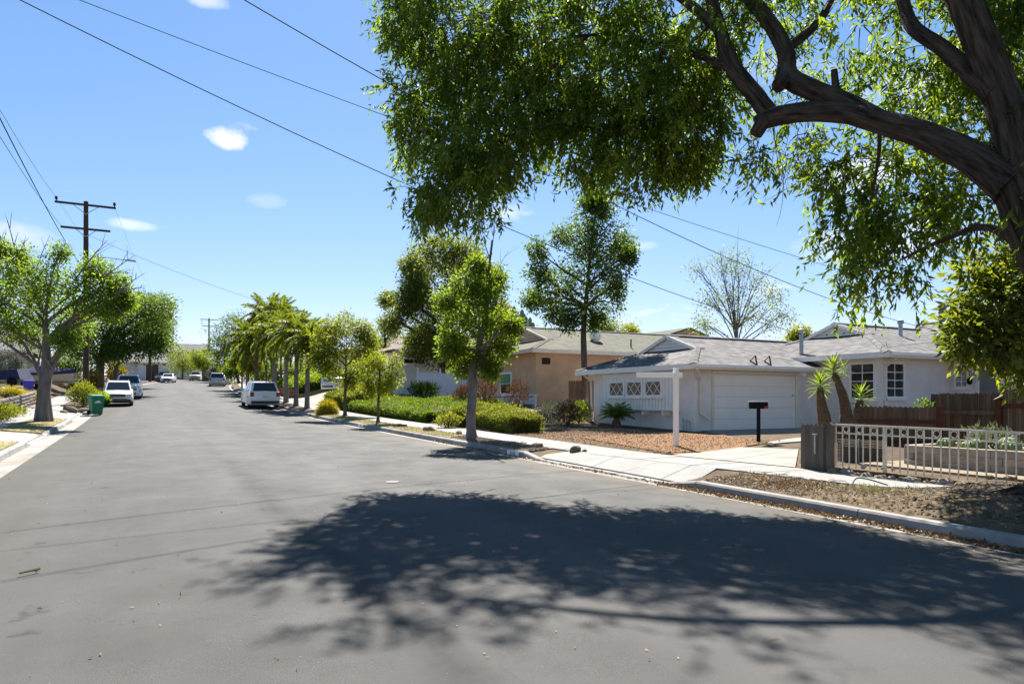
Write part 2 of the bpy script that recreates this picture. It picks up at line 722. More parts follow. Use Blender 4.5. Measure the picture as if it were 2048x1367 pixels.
    crack = mth('MULTIPLY', rng(vor.outputs['Distance'], .011, .0), rng(noise(.3, 2), .5, .62))
    col = mix(mth('MULTIPLY', crack, .6), col, (.05, .05, .05))
    t.links.new(col, b.inputs['Base Color'])
    t.links.new(rng(noise(1.2, 4), .3, .7, .72, .9), b.inputs['Roughness'])
    bp = t.nodes.new("ShaderNodeBump")
    bp.inputs['Strength'].default_value = .55
    bp.inputs['Distance'].default_value = .006
    t.links.new(mth('ADD', noise(150, 3), mth('MULTIPLY', noise(30, 3), .6)), bp.inputs['Height'])
    t.links.new(bp.outputs['Normal'], b.inputs['Normal'])
    return m


M = {}
M['asphalt'] = asphalt()
M['concrete'] = pm("pale_concrete", (0.210, 0.204, 0.194), (0.252, 0.246, 0.233), 3.0, .85, .25, 90, .2, c3=(0.197, 0.189, 0.176), s3=.8, obj_var=.05)
M['concrete_old'] = pm("old_concrete", (0.229, 0.214, 0.188), (0.298, 0.279, 0.246), 2.5, .88, .3, 80, .2, c3=(0.206, 0.185, 0.153), s3=1.1, obj_var=.06)
M['kerb'] = pm("kerb_concrete", (0.241, 0.232, 0.221), (0.310, 0.302, 0.287), 2.2, .88, .3, 70, .2, c3=(0.190, 0.178, 0.160), s3=1.4, obj_var=.05)
M['gutter'] = pm("gutter_concrete", (0.228, 0.215, 0.192), (0.285, 0.275, 0.254), 1.6, .88, .3, 70, .2, c3=(0.181, 0.156, 0.125), s3=.9)
M['soil'] = pm("dry_soil", (0.087, 0.062, 0.037), (0.144, 0.106, 0.068), 5.0, .97, .8, 30, .1, c3=(0.065, 0.046, 0.030), s3=.6)
M['orange_dirt'] = pm("orange_dirt", (0.159, 0.083, 0.039), (0.211, 0.121, 0.063), 9.0, .97, .8, 40, .1, c3=(0.181, 0.106, 0.055), s3=.8)
M['dry_lawn'] = pm("dry_lawn", (0.217, 0.179, 0.082), (0.282, 0.244, 0.130), 7.0, .97, .8, 45, .1, c3=(0.163, 0.157, 0.054), s3=.7)
M['gravel'] = pm("tan_gravel", (0.196, 0.153, 0.109), (0.283, 0.228, 0.169), 24.0, .97, .9, 45, .1, c3=(0.228, 0.180, 0.131), s3=1.0)
M['stucco_white'] = pm("pale_grey_stucco", (.76, .725, .70), (.83, .80, .78), 2.0, .92, .5, 90, .15, c3=(.72, .67, .62), s3=.7)
M['stucco_peach'] = pm("peach_stucco", (0.582, 0.375, 0.230), (0.672, 0.448, 0.286), 1.3, .92, .35, 120, .15, c3=(0.515, 0.353, 0.241), s3=.7)
M['stucco_cream'] = pm("cream_stucco", (0.704, 0.693, 0.649), (0.770, 0.759, 0.715), 1.5, .92, .3, 100, .15)
M['white_paint'] = pm("white_paint", (.84, .815, .77), (.88, .86, .82), 3, .55, .08, 60, .35)
M['cream_paint'] = pm("cream_paint", (.72, .67, .56), (.78, .73, .62), 3, .55, .05, 60, .35)
M['garage_white'] = pm("garage_door_white", (.86, .81, .73), (.89, .845, .765), 2, .5, .05, 60, .35)
M['white_vinyl'] = pm("white_vinyl", (.76, .77, .79), (.80, .81, .83), 2, .45, 0, 60, .4)
M['roof_grey'] = shingle("grey_shingle", (.072, .069, .068), (.185, .178, .174), (.118, .113, .111))
M['roof_tan'] = shingle("tan_shingle", (0.074, 0.069, 0.054), (0.136, 0.130, 0.103), (0.105, 0.100, 0.081))
M['roof_brown'] = shingle("brown_shingle", (0.136, 0.108, 0.092), (0.192, 0.160, 0.140), (0.160, 0.132, 0.116))
M['glass_dark'] = pm("dark_glass", (.018, .02, .022), rough=.06, spec=.5)
M['glass_curtain'] = pm("curtained_glass", (.12, .075, .042), (.22, .145, .085), 6, .15, 0, 60, .5, stretch=(1, 1, .2))
M['glass_green'] = pm("green_shaded_glass", (.03, .17, .085), (.04, .2, .10), 3, .12, spec=.5)
M['glass_grey'] = pm("grey_screen_glass", (.16, .165, .15), (.2, .2, .185), 3, .4, spec=.4)
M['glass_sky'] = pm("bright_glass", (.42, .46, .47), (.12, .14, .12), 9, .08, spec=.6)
M['black_metal'] = pm("black_metal", (.009, .009, .010), rough=.75, spec=.12)
M['grey_metal'] = pm("galvanised_metal", (.34, .35, .36), (.44, .45, .46), 5, .45, 0, 60, .5, metal=.4)
M['blue_metal'] = pm("blue_grey_metal", (.085, .095, .15), (.11, .12, .18), 4, .5, 0, 60, .4)
M['dark'] = pm("dark_gap", (.03, .028, .026), rough=.9)
M['red_paint'] = pm("red_reflector", (.55, .02, .02), rough=.4)
M['wood_pole'] = barkmat("creosoted_pole", (.050, .034, .026), (.095, .066, .048), 14, .4, (1, 1, .08))
M['wood_grey'] = pm("weathered_wood", (0.072, 0.058, 0.045), (0.129, 0.110, 0.088), 11, .92, .5, 40, .15, stretch=(0.550, 0.550, 0.055), obj_var=.38)
M['wood_red'] = pm("redwood_stain", (0.065, 0.023, 0.012), (0.090, 0.035, 0.019), 8, .75, .3, 40, .2, stretch=(.3, .3, 1), obj_var=.1)
M['fence_cream'] = pm("cream_fence_paint", (.50, .45, .37), (.62, .57, .48), 9, .6, .1, 60, .3)
M['wood_brown'] = pm("brown_fence_wood", (0.090, 0.061, 0.041), (0.149, 0.108, 0.077), 9, .92, .5, 40, .15, stretch=(0.900, 0.900, 0.090), obj_var=.2)
M['rock'] = pm("tan_rock", (0.153, 0.115, 0.076), (0.242, 0.191, 0.134), 9, .95, .8, 25, .15, obj_var=.25)
M['rock_grey'] = pm("grey_rock", (0.177, 0.152, 0.127), (0.275, 0.241, 0.204), 9, .95, .8, 25, .15, obj_var=.25)
M['block'] = pm("planter_block", (.27, .225, .185), (.37, .315, .265), 7, .95, .6, 40, .15, obj_var=.15)
M['brick'] = pm("red_brick", (0.240, 0.092, 0.060), (0.320, 0.136, 0.088), 9, .9, .5, 60, .15, obj_var=.15)
M['retaining'] = pm("grey_stone", (0.203, 0.188, 0.165), (0.300, 0.281, 0.247), 6, .95, .7, 30, .15, obj_var=.15)
M['wire'] = pm("black_wire", (.008, .008, .009), rough=.95, spec=.02)
M['bark_big'] = barkmat("furrowed_bark", (.022, .0165, .012), (.105, .080, .060), 17, 1.0, (1, 1, .12))
M['bark_grey'] = barkmat("smooth_grey_bark", (0.129, 0.112, 0.101), (0.203, 0.183, 0.169), 5, .4, (0.675, 0.675, 0.270))
M['bark_brown'] = barkmat("brown_bark", (.075, .055, .042), (.15, .115, .088), 9, .7)
M['bark_palm'] = pm("palm_trunk", (.14, .12, .105), (.21, .185, .165), 5, .95, .6, 12, .1, stretch=(.3, .3, 3))
M['bark_yucca'] = pm("yucca_trunk", (0.084, 0.057, 0.036), (0.150, 0.105, 0.069), 8, .95, .8, 14, .1, stretch=(0.360, 0.360, 1.500))
M['leaf_big'] = leafmat("big_tree_leaf", (.032, .060, .011), (.108, .152, .024), .45)
M['leaf_broad'] = leafmat("broad_leaf", (0.031, 0.056, 0.012), (0.111, 0.121, 0.019), .38)
M['leaf_left'] = leafmat("left_tree_leaf", (0.046, 0.082, 0.014), (0.114, 0.166, 0.028), .42)
M['leaf_dark'] = leafmat("dark_tree_leaf", (0.028, 0.054, 0.014), (0.065, 0.103, 0.022), .36)
M['leaf_mid'] = leafmat("street_tree_leaf", (0.038, 0.071, 0.009), (0.099, 0.131, 0.017), .46)
M['leaf_olive'] = leafmat("olive_tree_leaf", (0.046, 0.068, 0.018), (0.105, 0.124, 0.027), .42)
M['leaf_lime'] = leafmat("lime_tree_leaf", (0.056, 0.083, 0.009), (0.125, 0.134, 0.016), .48)
M['leaf_hedge'] = leafmat("hedge_leaf", (0.043, 0.060, 0.012), (0.121, 0.131, 0.023), .36)
M['leaf_juniper'] = leafmat("juniper_leaf", (0.033, 0.063, 0.009), (0.077, 0.105, 0.014), .36)
M['leaf_palm'] = leafmat("palm_leaf", (0.052, 0.079, 0.013), (0.105, 0.123, 0.023), .42)
M['leaf_palm_dry'] = leafmat("dry_palm_leaf", (.34, .22, .05), (.42, .30, .08), .35, tc=(1.4, 1.3, .9))
M['leaf_yucca'] = leafmat("yucca_leaf", (0.052, 0.090, 0.015), (0.105, 0.142, 0.024), .4)
M['leaf_cycad'] = leafmat("cycad_leaf", (.035, .075, .018), (.09, .14, .03), .3)
M['leaf_yellow'] = leafmat("yellow_grass", (0.319, 0.291, 0.021), (0.514, 0.426, 0.035), .4, tc=(1.120, 1.050, 0.560))
M['leaf_gold'] = leafmat("gold_leaf", (0.204, 0.162, 0.012), (0.300, 0.240, 0.018), .4, tc=(0.900, 0.840, 0.480))
M['leaf_cactus'] = pm("cactus_skin", (.12, .17, .07), (.2, .25, .11), 14, .7, .4, 40, .2)
M['leaf_dry'] = leafmat("dry_leaf", (0.143, 0.075, 0.029), (0.273, 0.169, 0.072), .2, tc=(0.780, 0.780, 0.715))
M['leaf_straw'] = leafmat("straw_blade", (0.252, 0.210, 0.077), (0.378, 0.329, 0.154), .3, tc=(0.840, 0.840, 0.700))
M['leaf_rust'] = leafmat("rusty_shrub_leaf", (0.084, 0.043, 0.025), (0.154, 0.084, 0.049), .3, tc=(1.050, 0.910, 0.770))
M['leaf_grey'] = leafmat("grey_shrub_leaf", (.07, .075, .055), (.13, .13, .095), .3, tc=(1.5, 1.5, 1.2))
M['leaf_pale'] = leafmat("pale_shrub_leaf", (0.099, 0.124, 0.068), (0.174, 0.192, 0.118), .35, tc=(0.930, 0.930, 0.744))


# ------------------------------------------------------------------ setting: terrain, street, kerbs, walks
def strip_mesh(name, mat, s_list, ys, hfun, kind='structure', smooth=True):
    nx, ny = len(s_list), len(ys)
    vs_ = []
    for y in ys:
        b = bend(y)
        for s in s_list:
            sv = s(y) if callable(s) else s
            vs_.append((sv + b, y, hfun(sv + b, y)))
    fs = [(j * nx + i, j * nx + i + 1, (j + 1) * nx + i + 1, (j + 1) * nx + i) for j in range(ny - 1) for i in range(nx - 1)]
    mb = MB()
    mb.add(vs_, fs)
    o = mb.build(name, mat, smooth=smooth)
    if kind:
        o['kind'] = kind
    return o


YS = list(np.arange(-40, 60, .75)) + list(np.arange(60, 200, 2)) + list(range(200, 420, 10)) + [500, 700, 880]
sl = [-400, -200, -100, -60, -40, -30, -24, -20, -17, -15, -13, -11.5, -10.5, -9.5, -9, -8.5, -8, -7.5, -7, -6.5, -6, -5.5, -5,
      -4.4, -3.7, -3.01, -2.99, 0, 4, 8.79, 8.81, 9.1, 9.4, 9.8, 10.2, 10.6, 11, 11.4, 11.6, 12, 12.4, 12.9, 13.4, 14, 14.6,
      15.2, 16, 16.6, 17.2, 18, 19, 20.5, 22, 25, 30, 40, 60, 100, 200, 400]
strip_mesh("ground", M['soil'], sl, YS, lambda x, y: hgt(x, y))
strip_mesh("road", M['asphalt'], [EDGE_L, -1, 0, 1.5, 3, 4.5, 6, 7, EDGE_R], YS,
           lambda x, y: zroad(y) + .05 * (1 - ((x - bend(y) - 3.0) / 5.4) ** 2))
YG = [y for y in YS if y < 200]
strip_mesh("gutter", M['gutter'], [EDGE_R - .02, GUT_R + .03], YG, lambda x, y: zroad(y) + (.004 if x - bend(y) < 8.5 else -.012))
strip_mesh("gutter", M['gutter'], [GUT_L - .03, EDGE_L + .02], YG, lambda x, y: zroad(y) + (.004 if x - bend(y) > -2.5 else -.012))



def kerb_top(y, dips):
    h = .15
    for a, b in dips:
        if a - .9 < y < b + .9:
            if a <= y <= b:
                return .025
            t = (a - y) / .9 if y < a else (y - b) / .9
            h = min(h, .025 + .125 * t)
    return h


def kerb(name, s0, s1, dips, y0, y1):
    """One kerb line cut into cast lengths: every length is a piece of its own."""
    root = setting(name)
    cuts = {y0, y1}
    for a, b in dips:
        cuts |= {a - .9, a, b, b + .9}
    cuts = sorted(c for c in cuts if y0 <= c <= y1)
    k = 0
    for a, b in zip(cuts[:-1], cuts[1:]):
        n = max(1, round((b - a) / 3.0))
        for i in range(n):
            p, q = a + (b - a) * i / n, a + (b - a) * (i + 1) / n
            p2, q2 = p + .008, q - .008
            hp, hq = kerb_top(p, dips), kerb_top(q, dips)
            zp, zq = zroad(p), zroad(q)
            bp_, bq = bend(p), bend(q)
            face, back = s0, s1
            bat = .02 if s1 > s0 else -.02
            r = .03
            mb = MB()
            pr = []
            for (yy, hh, zz, bb) in ((p2, hp, zp, bp_), (q2, hq, zq, bq)):
                pr.append([(face + bb, yy, zz - .1), (face + bat + bb, yy, zz + max(hh - r, .0)), (face + bat * 2.2 + bb, yy, zz + hh),
                           (back + bb, yy, zz + hh + .002), (back + bb, yy, zz - .1)])
            vs_ = pr[0] + pr[1]
            fs = [(j, j + 1, j + 6, j + 5) for j in range(4)] + [(0, 1, 2, 3, 4), (9, 8, 7, 6, 5)]
            mb.add(vs_, fs)
            mb.build("kerb_stone", M['kerb'], root)
    return root


kerb("right_kerb", GUT_R, KB_R + .02, R_DIPS, -9.6, 90)
kerb("left_kerb", GUT_L, KB_L - .02, L_DIPS, -9.6, 90)
for nm, a, b in (("far_right_kerb", GUT_R, KB_R + .02), ("far_left_kerb", GUT_L, KB_L - .02)):
    mid = (a + b) / 2
    strip_mesh(nm, M['kerb'], sorted([a, a + (.01 if b > a else -.01), b, b + (.01 if b > a else -.01)]),
               [y for y in YS if 90 <= y <= 200],
               lambda x, y, a=a, b=b: zroad(y) + (.15 if abs(x - bend(y) - (a + b) / 2) < abs(b - a) / 2 - .004 else -.05))


def clip_patch(name, poly, mat, lift, step=.5, parent=None, thick=.05, inset=0.0, flat=None):
    """A sheet over the convex polygon poly, draped on the terrain and lifted, with a skirt."""
    bm = bmesh.new()
    xs, ys_ = [p[0] for p in poly], [p[1] for p in poly]
    x0, x1, y0, y1 = min(xs), max(xs), min(ys_), max(ys_)
    nx, ny = max(1, math.ceil((x1 - x0) / step)), max(1, math.ceil((y1 - y0) / step))
    gv = [[bm.verts.new((x0 + (x1 - x0) * i / nx, y0 + (y1 - y0) * j / ny, 0)) for i in range(nx + 1)] for j in range(ny + 1)]
    for j in range(ny):
        for i in range(nx):
            bm.faces.new((gv[j][i], gv[j][i + 1], gv[j + 1][i + 1], gv[j + 1][i]))
    area = sum(xs[i] * ys_[(i + 1) % len(xs)] - xs[(i + 1) % len(xs)] * ys_[i] for i in range(len(xs)))
    pl = poly if area > 0 else poly[::-1]
    for i in range(len(pl)):
        a, b = Vector((*pl[i], 0)), Vector((*pl[(i + 1) % len(pl)], 0))
        d = (b - a).normalized()
        nrm = Vector((d.y, -d.x, 0))
        bmesh.ops.bisect_plane(bm, geom=bm.verts[:] + bm.edges[:] + bm.faces[:], plane_co=a - nrm * inset, plane_no=nrm, clear_outer=True)
    for v in bm.verts:
        v.co.z = (hgt(v.co.x, v.co.y) if flat is None else flat(v.co.x, v.co.y)) + lift
    edges = [e for e in bm.edges if e.is_boundary]
    ret = bmesh.ops.extrude_edge_only(bm, edges=edges)
    for v in [g for g in ret['geom'] if isinstance(g, bmesh.types.BMVert)]:
        v.co.z -= thick + lift
    bmesh.ops.recalc_face_normals(bm, faces=bm.faces[:])
    me = bpy.data.meshes.new(name)
    bm.to_mesh(me)
    bm.free()
    if me.polygons and me.polygons[0].normal.z < 0:
        me.flip_normals()
    me.materials.append(mat)
    o = bpy.data.objects.new(name, me)
    link(o)
    if parent is not None:
        o.parent = parent
    else:
        o['kind'] = 'structure'
    ORG[o.name] = Vector((0, 0, 0))
    return o


# right sidewalk: concrete slabs, each a piece of its own
walk = setting("sidewalk")
y = -7.0
while y < 62:
    y2 = y + 1.5
    clip_patch("slab", [(walk_in(y), y + .013), (walk_out(y), y + .013), (walk_out(y2), y2 - .013), (walk_in(y2), y2 - .013)],
               M['concrete'], .02 + random.uniform(0, .006), .75, walk)
    y = y2
strip_mesh("far_sidewalk", M['concrete'], [9.6, 10.9], [62] + [v for v in YS if 62 < v < 130], lambda x, y: hgt(x, y) + .03)
# driveway apron and driveway of the grey-white house
drive = setting("driveway")


def apron_h(x, y):
    t = (x - KB_R) / (walk_in(y) - KB_R)
    return zroad(y) + .03 + (hgt(walk_in(y), y) - zroad(y) - .03) * min(1, max(0, t))


for a, b in ((9.8, 11.9), (11.9, 13.6), (13.6, 15.6)):
    a2 = a + .6 if a < 10 else a
    b2 = b - .6 if b > 15 else b
    clip_patch("apron_slab", [(KB_R + .03, a + .006), (walk_in(a2) - .008, a2 + .006), (walk_in(b2) - .008, b2 - .006), (KB_R + .03, b - .006)],
               M['concrete'], .02, .4, drive, flat=apron_h)
for pl in ([(walk_out(12.7) + .01, 12.85), (13.9, 13.5), (14.5, 12.2), (11.55, 9.8)],
           [(13.93, 13.5), (15.5, 14.1), (17.0, 17.3), (24.3, 17.3), (24.3, 14.2), (17.2, 13.8), (14.53, 12.2)],
           [(17.02, 17.32), (18.3, 19.72), (24.3, 19.72), (24.3, 17.32)]):
    clip_patch("drive_slab", pl, M['concrete_old'], .035, .5, drive)
# bare orange dirt in front of the grey-white house
clip_patch("dirt_yard", [(10.93, 12.9), (13.9, 13.52), (15.5, 14.12), (16.98, 17.32), (18.2, 19.6), (18.2, 28.5), (14.2, 28.5), (12.4, 19.0), (10.93, 19.0)],
           M['orange_dirt'], .03, .5)
clip_patch("dirt_strip", [(11.6, 9.2), (12.3, 9.6), (12.3, 10.35), (11.62, 9.75)], M['orange_dirt'], .025, .4)
clip_patch("shade_toned_bed", [(12.32, 9.15), (17.0, 9.15), (17.15, 13.7), (14.5, 12.1), (12.32, 10.35)], pm("shade_toned_soil", (.055, .038, .026), (.12, .085, .06), 9, .97, .8, 40, .1), .03, .5)  # bare soil, with the shade behind the fence put into its dark colour
# parkways
clip_patch("gravel_parkway", [(KB_R + .04, 15.9), (walk_in(16) - .03, 15.9), (walk_in(21) - .03, 21.3), (KB_R + .04, 21.3)], M['gravel'], .02, .4)
clip_patch("lawn_parkway", [(KB_R + .04, 21.31), (walk_in(21) - .03, 21.31), (9.57, 44), (KB_R + .04, 44)], M['dry_lawn'], .02, .5)
clip_patch("dry_path", [(10.95, 24.6), (16.5, 25.6), (17.2, 30.5), (10.95, 28.6)], M['gravel'], .025, .5)
clip_patch("dry_verge", [(10.95, 22.0), (11.9, 22.0), (11.9, 24.55), (10.95, 24.55)], M['dry_lawn'], .022, .5)
# left side: sidewalk, two driveway crossings, yards
lwalk = setting("left_sidewalk")
y = 8.0
while y < 66:
    clip_patch("slab", [(-4.3, y + .007), (-4.3, y + 1.493), (-5.7, y + 1.493), (-5.7, y + .007)], M['concrete'], .02 + random.uniform(0, .006), .75, lwalk)
    y += 1.5
ldrive = setting("left_driveway")


def lapron(x, y):
    t = (KB_L - x) / (4.3 + KB_L)
    return zroad(y) + .03 + (hgt(-4.3, y) - zroad(y) - .03) * min(1, max(0, t))


clip_patch("apron_slab", [(KB_L - .03, 24.4), (KB_L - .03, 29.1), (-4.29, 28.6), (-4.29, 24.9)], M['concrete_old'], .02, .4, ldrive, flat=lapron)
clip_patch("drive_slab", [(-5.71, 24.9), (-5.71, 28.6), (-13, 28.6), (-13, 24.9)], M['concrete_old'], .03, .5, ldrive)
clip_patch("apron_slab", [(KB_L - .03, 39.0), (KB_L - .03, 50.4), (-4.29, 49.6), (-4.29, 39.8)], M['concrete'], .02, .5, ldrive, flat=lapron)
clip_patch("drive_slab", [(-5.71, 43.0), (-5.71, 50.6), (-7.0, 62), (-14, 66), (-14, 58), (-7.6, 54)], M['concrete'], .035, .6, ldrive)
clip_patch("drive_slab", [(-5.71, 33.0), (-5.71, 42.9), (-5.98, 42.9), (-5.98, 33.0)], M['concrete'], .03, .5, ldrive)
clip_patch("left_dry_parkway", [(KB_L - .04, 10), (KB_L - .04, 24.3), (-4.27, 24.3), (-4.27, 10)], M['dry_lawn'], .02, .5)
clip_patch("left_dry_parkway", [(KB_L - .04, 29.15), (KB_L - .04, 38.9), (-4.27, 38.9), (-4.27, 29.15)], M['dry_lawn'], .02, .5)
# raised lawn and brick edging far right
clip_patch("raised_lawn", [(11.6, 62), (11.6, 74), (17, 74), (17, 62)], M['dry_lawn'], .3, 1.0)


# ------------------------------------------------------------------ houses
def wallbox(O, a, nrm, a0, a1, z0, z1, d0, d1):
    """8 points of a box on a wall: O origin on the wall, a along it, nrm outward."""
    a, nrm, O = Vector(a), Vector(nrm), Vector(O)
    P = lambda t, d, z: O + a * t + nrm * d + Vector((0, 0, z))
    ring = [(a0, d1), (a1, d1), (a1, d0), (a0, d0)]
    return [P(t, d, z0) for t, d in ring] + [P(t, d, z1) for t, d in ring]


def window(par, O, a, nrm, a0, a1, z0, z1, cols=1, rows=1, fmat=None, gmat=None, fw=.07, mun=.03, diamond=False, sill=True, proud=.05):
    fmat = fmat or M['white_paint']
    gmat = gmat or M['glass_dark']
    mb = MB()
    for (p, q, r, s_) in ((a0, a1, z1 - fw, z1), (a0, a1, z0, z0 + fw), (a0, a0 + fw, z0 + fw, z1 - fw), (a1 - fw, a1, z0 + fw, z1 - fw)):
        mb.hexa(wallbox(O, a, nrm, p, q, r, s_, -.02, proud))
    w = mb.build("window", fmat, par)
    ia0, ia1, iz0, iz1 = a0 + fw, a1 - fw, z0 + fw, z1 - fw
    if diamond:
        MB().hexa(wallbox(O, a, nrm, ia0, ia1, iz0, iz1, -.02, .008)).build("pane", gmat, w)
        Ov, av, nv = Vector(O), Vector(a), Vector(nrm)
        zm, W = (iz0 + iz1) / 2, ia1 - ia0
        zz = Vector((0, 0, 1))
        f = lambda t, z: Ov + av * (ia0 + t * W) + nv * .02 + zz * z
        for t0, zA, t1, zB in ((0, iz1, .5, iz0), (0, iz0, .5, iz1), (.5, iz1, 1, iz0), (.5, iz0, 1, iz1)):
            MB().bar(f(t0, zA), f(t1, zB), .022, .024, up=nv).build("muntin", fmat, w)
    else:
        cw, rh = (ia1 - ia0) / cols, (iz1 - iz0) / rows
        for i in range(cols):
            for j in range(rows):
                g = mun / 2
                p, q = ia0 + i * cw + (g if i else 0), ia0 + (i + 1) * cw - (g if i < cols - 1 else 0)
                r, s_ = iz0 + j * rh + (g if j else 0), iz0 + (j + 1) * rh - (g if j < rows - 1 else 0)
                gm = gmat[j % len(gmat)] if isinstance(gmat, (list, tuple)) else gmat
                MB().hexa(wallbox(O, a, nrm, p, q, r, s_, -.02, .012)).build("pane", gm, w)
        for i in range(1, cols):
            x = ia0 + i * cw
            MB().hexa(wallbox(O, a, nrm, x - mun / 2, x + mun / 2, iz0, iz1, -.02, .034)).build("muntin", fmat, w)
        for j in range(1, rows):
            z = iz0 + j * rh
            MB().hexa(wallbox(O, a, nrm, ia0, ia1, z - mun / 2, z + mun / 2, -.02, .031)).build("muntin", fmat, w)
    if sill:
        MB().hexa(wallbox(O, a, nrm, a0 - .06, a1 + .06, z0 - .06, z0 - .003, -.02, proud + .05)).build("sill", fmat, w)
    return w


CAPS = {}


def cap_mesh(mat):
    if mat.name not in CAPS:
        mb = MB()
        L, w, t = .26, .15, .028
        p = [(-w, 0, -.06), (0, 0, .0), (w, 0, -.06)]
        vs_ = [(x, 0, z + .012) for x, _, z in p] + [(x, 0, z + t + .012) for x, _, z in p] + \
              [(x, L, z) for x, _, z in p] + [(x, L, z + t) for x, _, z in p]
        fs = [(3, 4, 10, 9), (4, 5, 11, 10), (0, 3, 9, 6), (2, 8, 11, 5), (0, 1, 4, 3), (1, 2, 5, 4), (6, 9, 10, 7), (7, 10, 11, 8), (1, 0, 6, 7), (2, 1, 7, 8)]
        mb.add(vs_, fs)
        CAPS[mat.name] = mb.mesh("ridge_cap", mat)
    return CAPS[mat.name]


def ridge_caps(par, a, b, mat, step=.25):
    a, b = Vector(a), Vector(b)
    n = int((b - a).length / step)
    d = (b - a).normalized()
    rz = math.atan2(-d.x, d.y)
    rx = math.asin(max(-1, min(1, d.z)))
    for i in range(n):
        part("ridge_cap", cap_mesh(mat), par, a + d * (i * step), rot=(rx + .03, random.uniform(-.03, .03), rz))


def dutch_roof(par, x0, x1, y0, y1, he, slope, hg=None, rmat=None, tmat=None, gmat=None, fascia=.2, ridge_to=None, far_hip=False, boards=4, caps=True):
    """Roof with its ridge along X; towards the street (-X) a hip that ends in a small gable."""
    rmat, tmat, gmat = rmat or M['roof_grey'], tmat or M['white_paint'], gmat or M['white_paint']
    ym = (y0 + y1) / 2
    hr = he + (y1 - y0) / 2 * slope
    hg = hr if hg is None else hg
    t = (hg - he) / slope
    xg, yg0, yg1 = x0 + t, y0 + t, y1 - t
    ov = .13                                                   # the gable's own overhang
    mb = MB()
    xr = x1
    mb.face((x0, y0, he), (xg, yg0, hg), (xg, yg1, hg), (x0, y1, he))
    mb.face((x0, y0, he), (xr, y0, he), (xr, ym, hr), (xg, ym, hr), (xg, yg0, hg))
    mb.face((xr, y1, he), (x0, y1, he), (xg, yg1, hg), (xg, ym, hr), (xr, ym, hr))
    mb.face((xr, y0, he), (xr, y1, he), (xr, ym, hr))
    # overhang of the small gable
    if hg < hr - .05:
        up = .03
        for ya, yb, za in ((yg0 - .12, ym, hg - .04), (yg1 + .12, ym, hg - .04)):
            p = [(xg - ov, ya, za + up), (xg + .3, ya, za + up), (xg + .3, yb, hr + up), (xg - ov, yb, hr + up)]
            q = [(v[0], v[1], v[2] - .05) for v in p]
            mb.hexa(q + p)
    roof = mb.build("roof", rmat, par)
    # the small gable: boards, barge boards
    if hg < hr - .05:
        nb = boards
        for i in range(nb):
            z0, z1 = hg + (hr - hg - .1) * i / nb, hg + (hr - hg - .1) * (i + 1) / nb - .012
            w0, w1 = (hr - z0) / slope, (hr - z1) / slope
            b2 = MB()
            b2.hexa([(xg - .03 - .012 * (nb - i) / nb, ym + w0, z0), (xg - .03 - .012 * (nb - i) / nb, ym - w0, z0), (xg + .02, ym - w0, z0), (xg + .02, ym + w0, z0),
                     (xg - .03, ym + w1, z1), (xg - .03, ym - w1, z1), (xg + .02, ym - w1, z1), (xg + .02, ym + w1, z1)])
            b2.build("gable_board", gmat, roof)
        for ya in (yg0 - .12, yg1 + .12):
            MB().bar((xg - ov - .02, ya, hg - .08), (xg - ov - .02, ym, hr - .04), .045, .13).build("barge_board", tmat, roof)
    if caps:
        e = .03
        ridge_caps(roof, (xg - (ov if hg < hr - .05 else 0), ym, hr + e), (ridge_to or x1, ym, hr + e), rmat)
        ridge_caps(roof, (x0, y0, he + .02), (xg, yg0, hg + .02), rmat)
        ridge_caps(roof, (x0, y1, he + .02), (xg, yg1, hg + .02), rmat)
    # eaves boards and soffit
    b3 = MB()
    f = fascia
    b3.hexa([(x0 + .002, y0 + .03, he - .06), (x0 + .002, y1 - .03, he - .06), (x0 + 1.2, y1 - 1.2, he - .05), (x0 + 1.2, y0 + 1.2, he - .05),
             (x0 + .002, y0 + .03, he - .035), (x0 + .002, y1 - .03, he - .035), (x0 + 1.2, y1 - 1.2, he - .03), (x0 + 1.2, y0 + 1.2, he - .03)][0:8])
    b3.box(((x0 + 1.2 + x1) / 2, y0 + .63, he - .047), (x1 - x0 - 1.2, 1.2, .025))
    b3.build("soffit", tmat, roof)
    MB().box((x0 - .02, ym, he - f / 2 + .015), (.04, y1 - y0 + .08, f)).build("fascia", tmat, roof)
    MB().box(((x0 + x1) / 2 + .001, y0 - .02, he - f / 2 + .012), (x1 - x0 - .004, .04, f)).build("fascia", M['cream_paint'], roof)
    return roof, dict(ym=ym, hr=hr, xg=xg, yg0=yg0, yg1=yg1)


def gutter_pipe(par, pts, mat, w=.075):
    mb = MB()
    for a, b in zip(pts[:-1], pts[1:]):
        a, b = Vector(a), Vector(b)
        d = (b - a).normalized()
        mb.bar(a - d * (w * .35), b + d * (w * .35), w, w * .8, up=(0, 1, .02))
    return mb.build("downspout", mat, par)


def wall_mesh(par, poly, z0, z1, mat, name="wall"):
    return MB().prism(poly, z0, z1).build(name, mat, par)


def letters(txt, size, mat, name, par, loc, rot, ext=.003, sx=1.0):
    cu = bpy.data.curves.new("letters", 'FONT')
    cu.body = txt
    cu.size = size
    cu.extrude = ext
    cu.align_x = 'CENTER'
    cu.align_y = 'CENTER'
    tmp = bpy.data.objects.new("letters", cu)
    me = bpy.data.meshes.new_from_object(tmp)
    bpy.data.objects.remove(tmp)
    me.name = name
    me.materials.clear()
    me.materials.append(mat)
    o = bpy.data.objects.new(name, me)
    link(o)
    if par is not None:
        o.parent = par
        o.location = Vector(loc) - ORG[par.name]
    else:
        o.location = loc
    o.rotation_euler = rot
    o.scale = (sx, 1, 1)
    ORG[o.name] = Vector(loc)
    return o


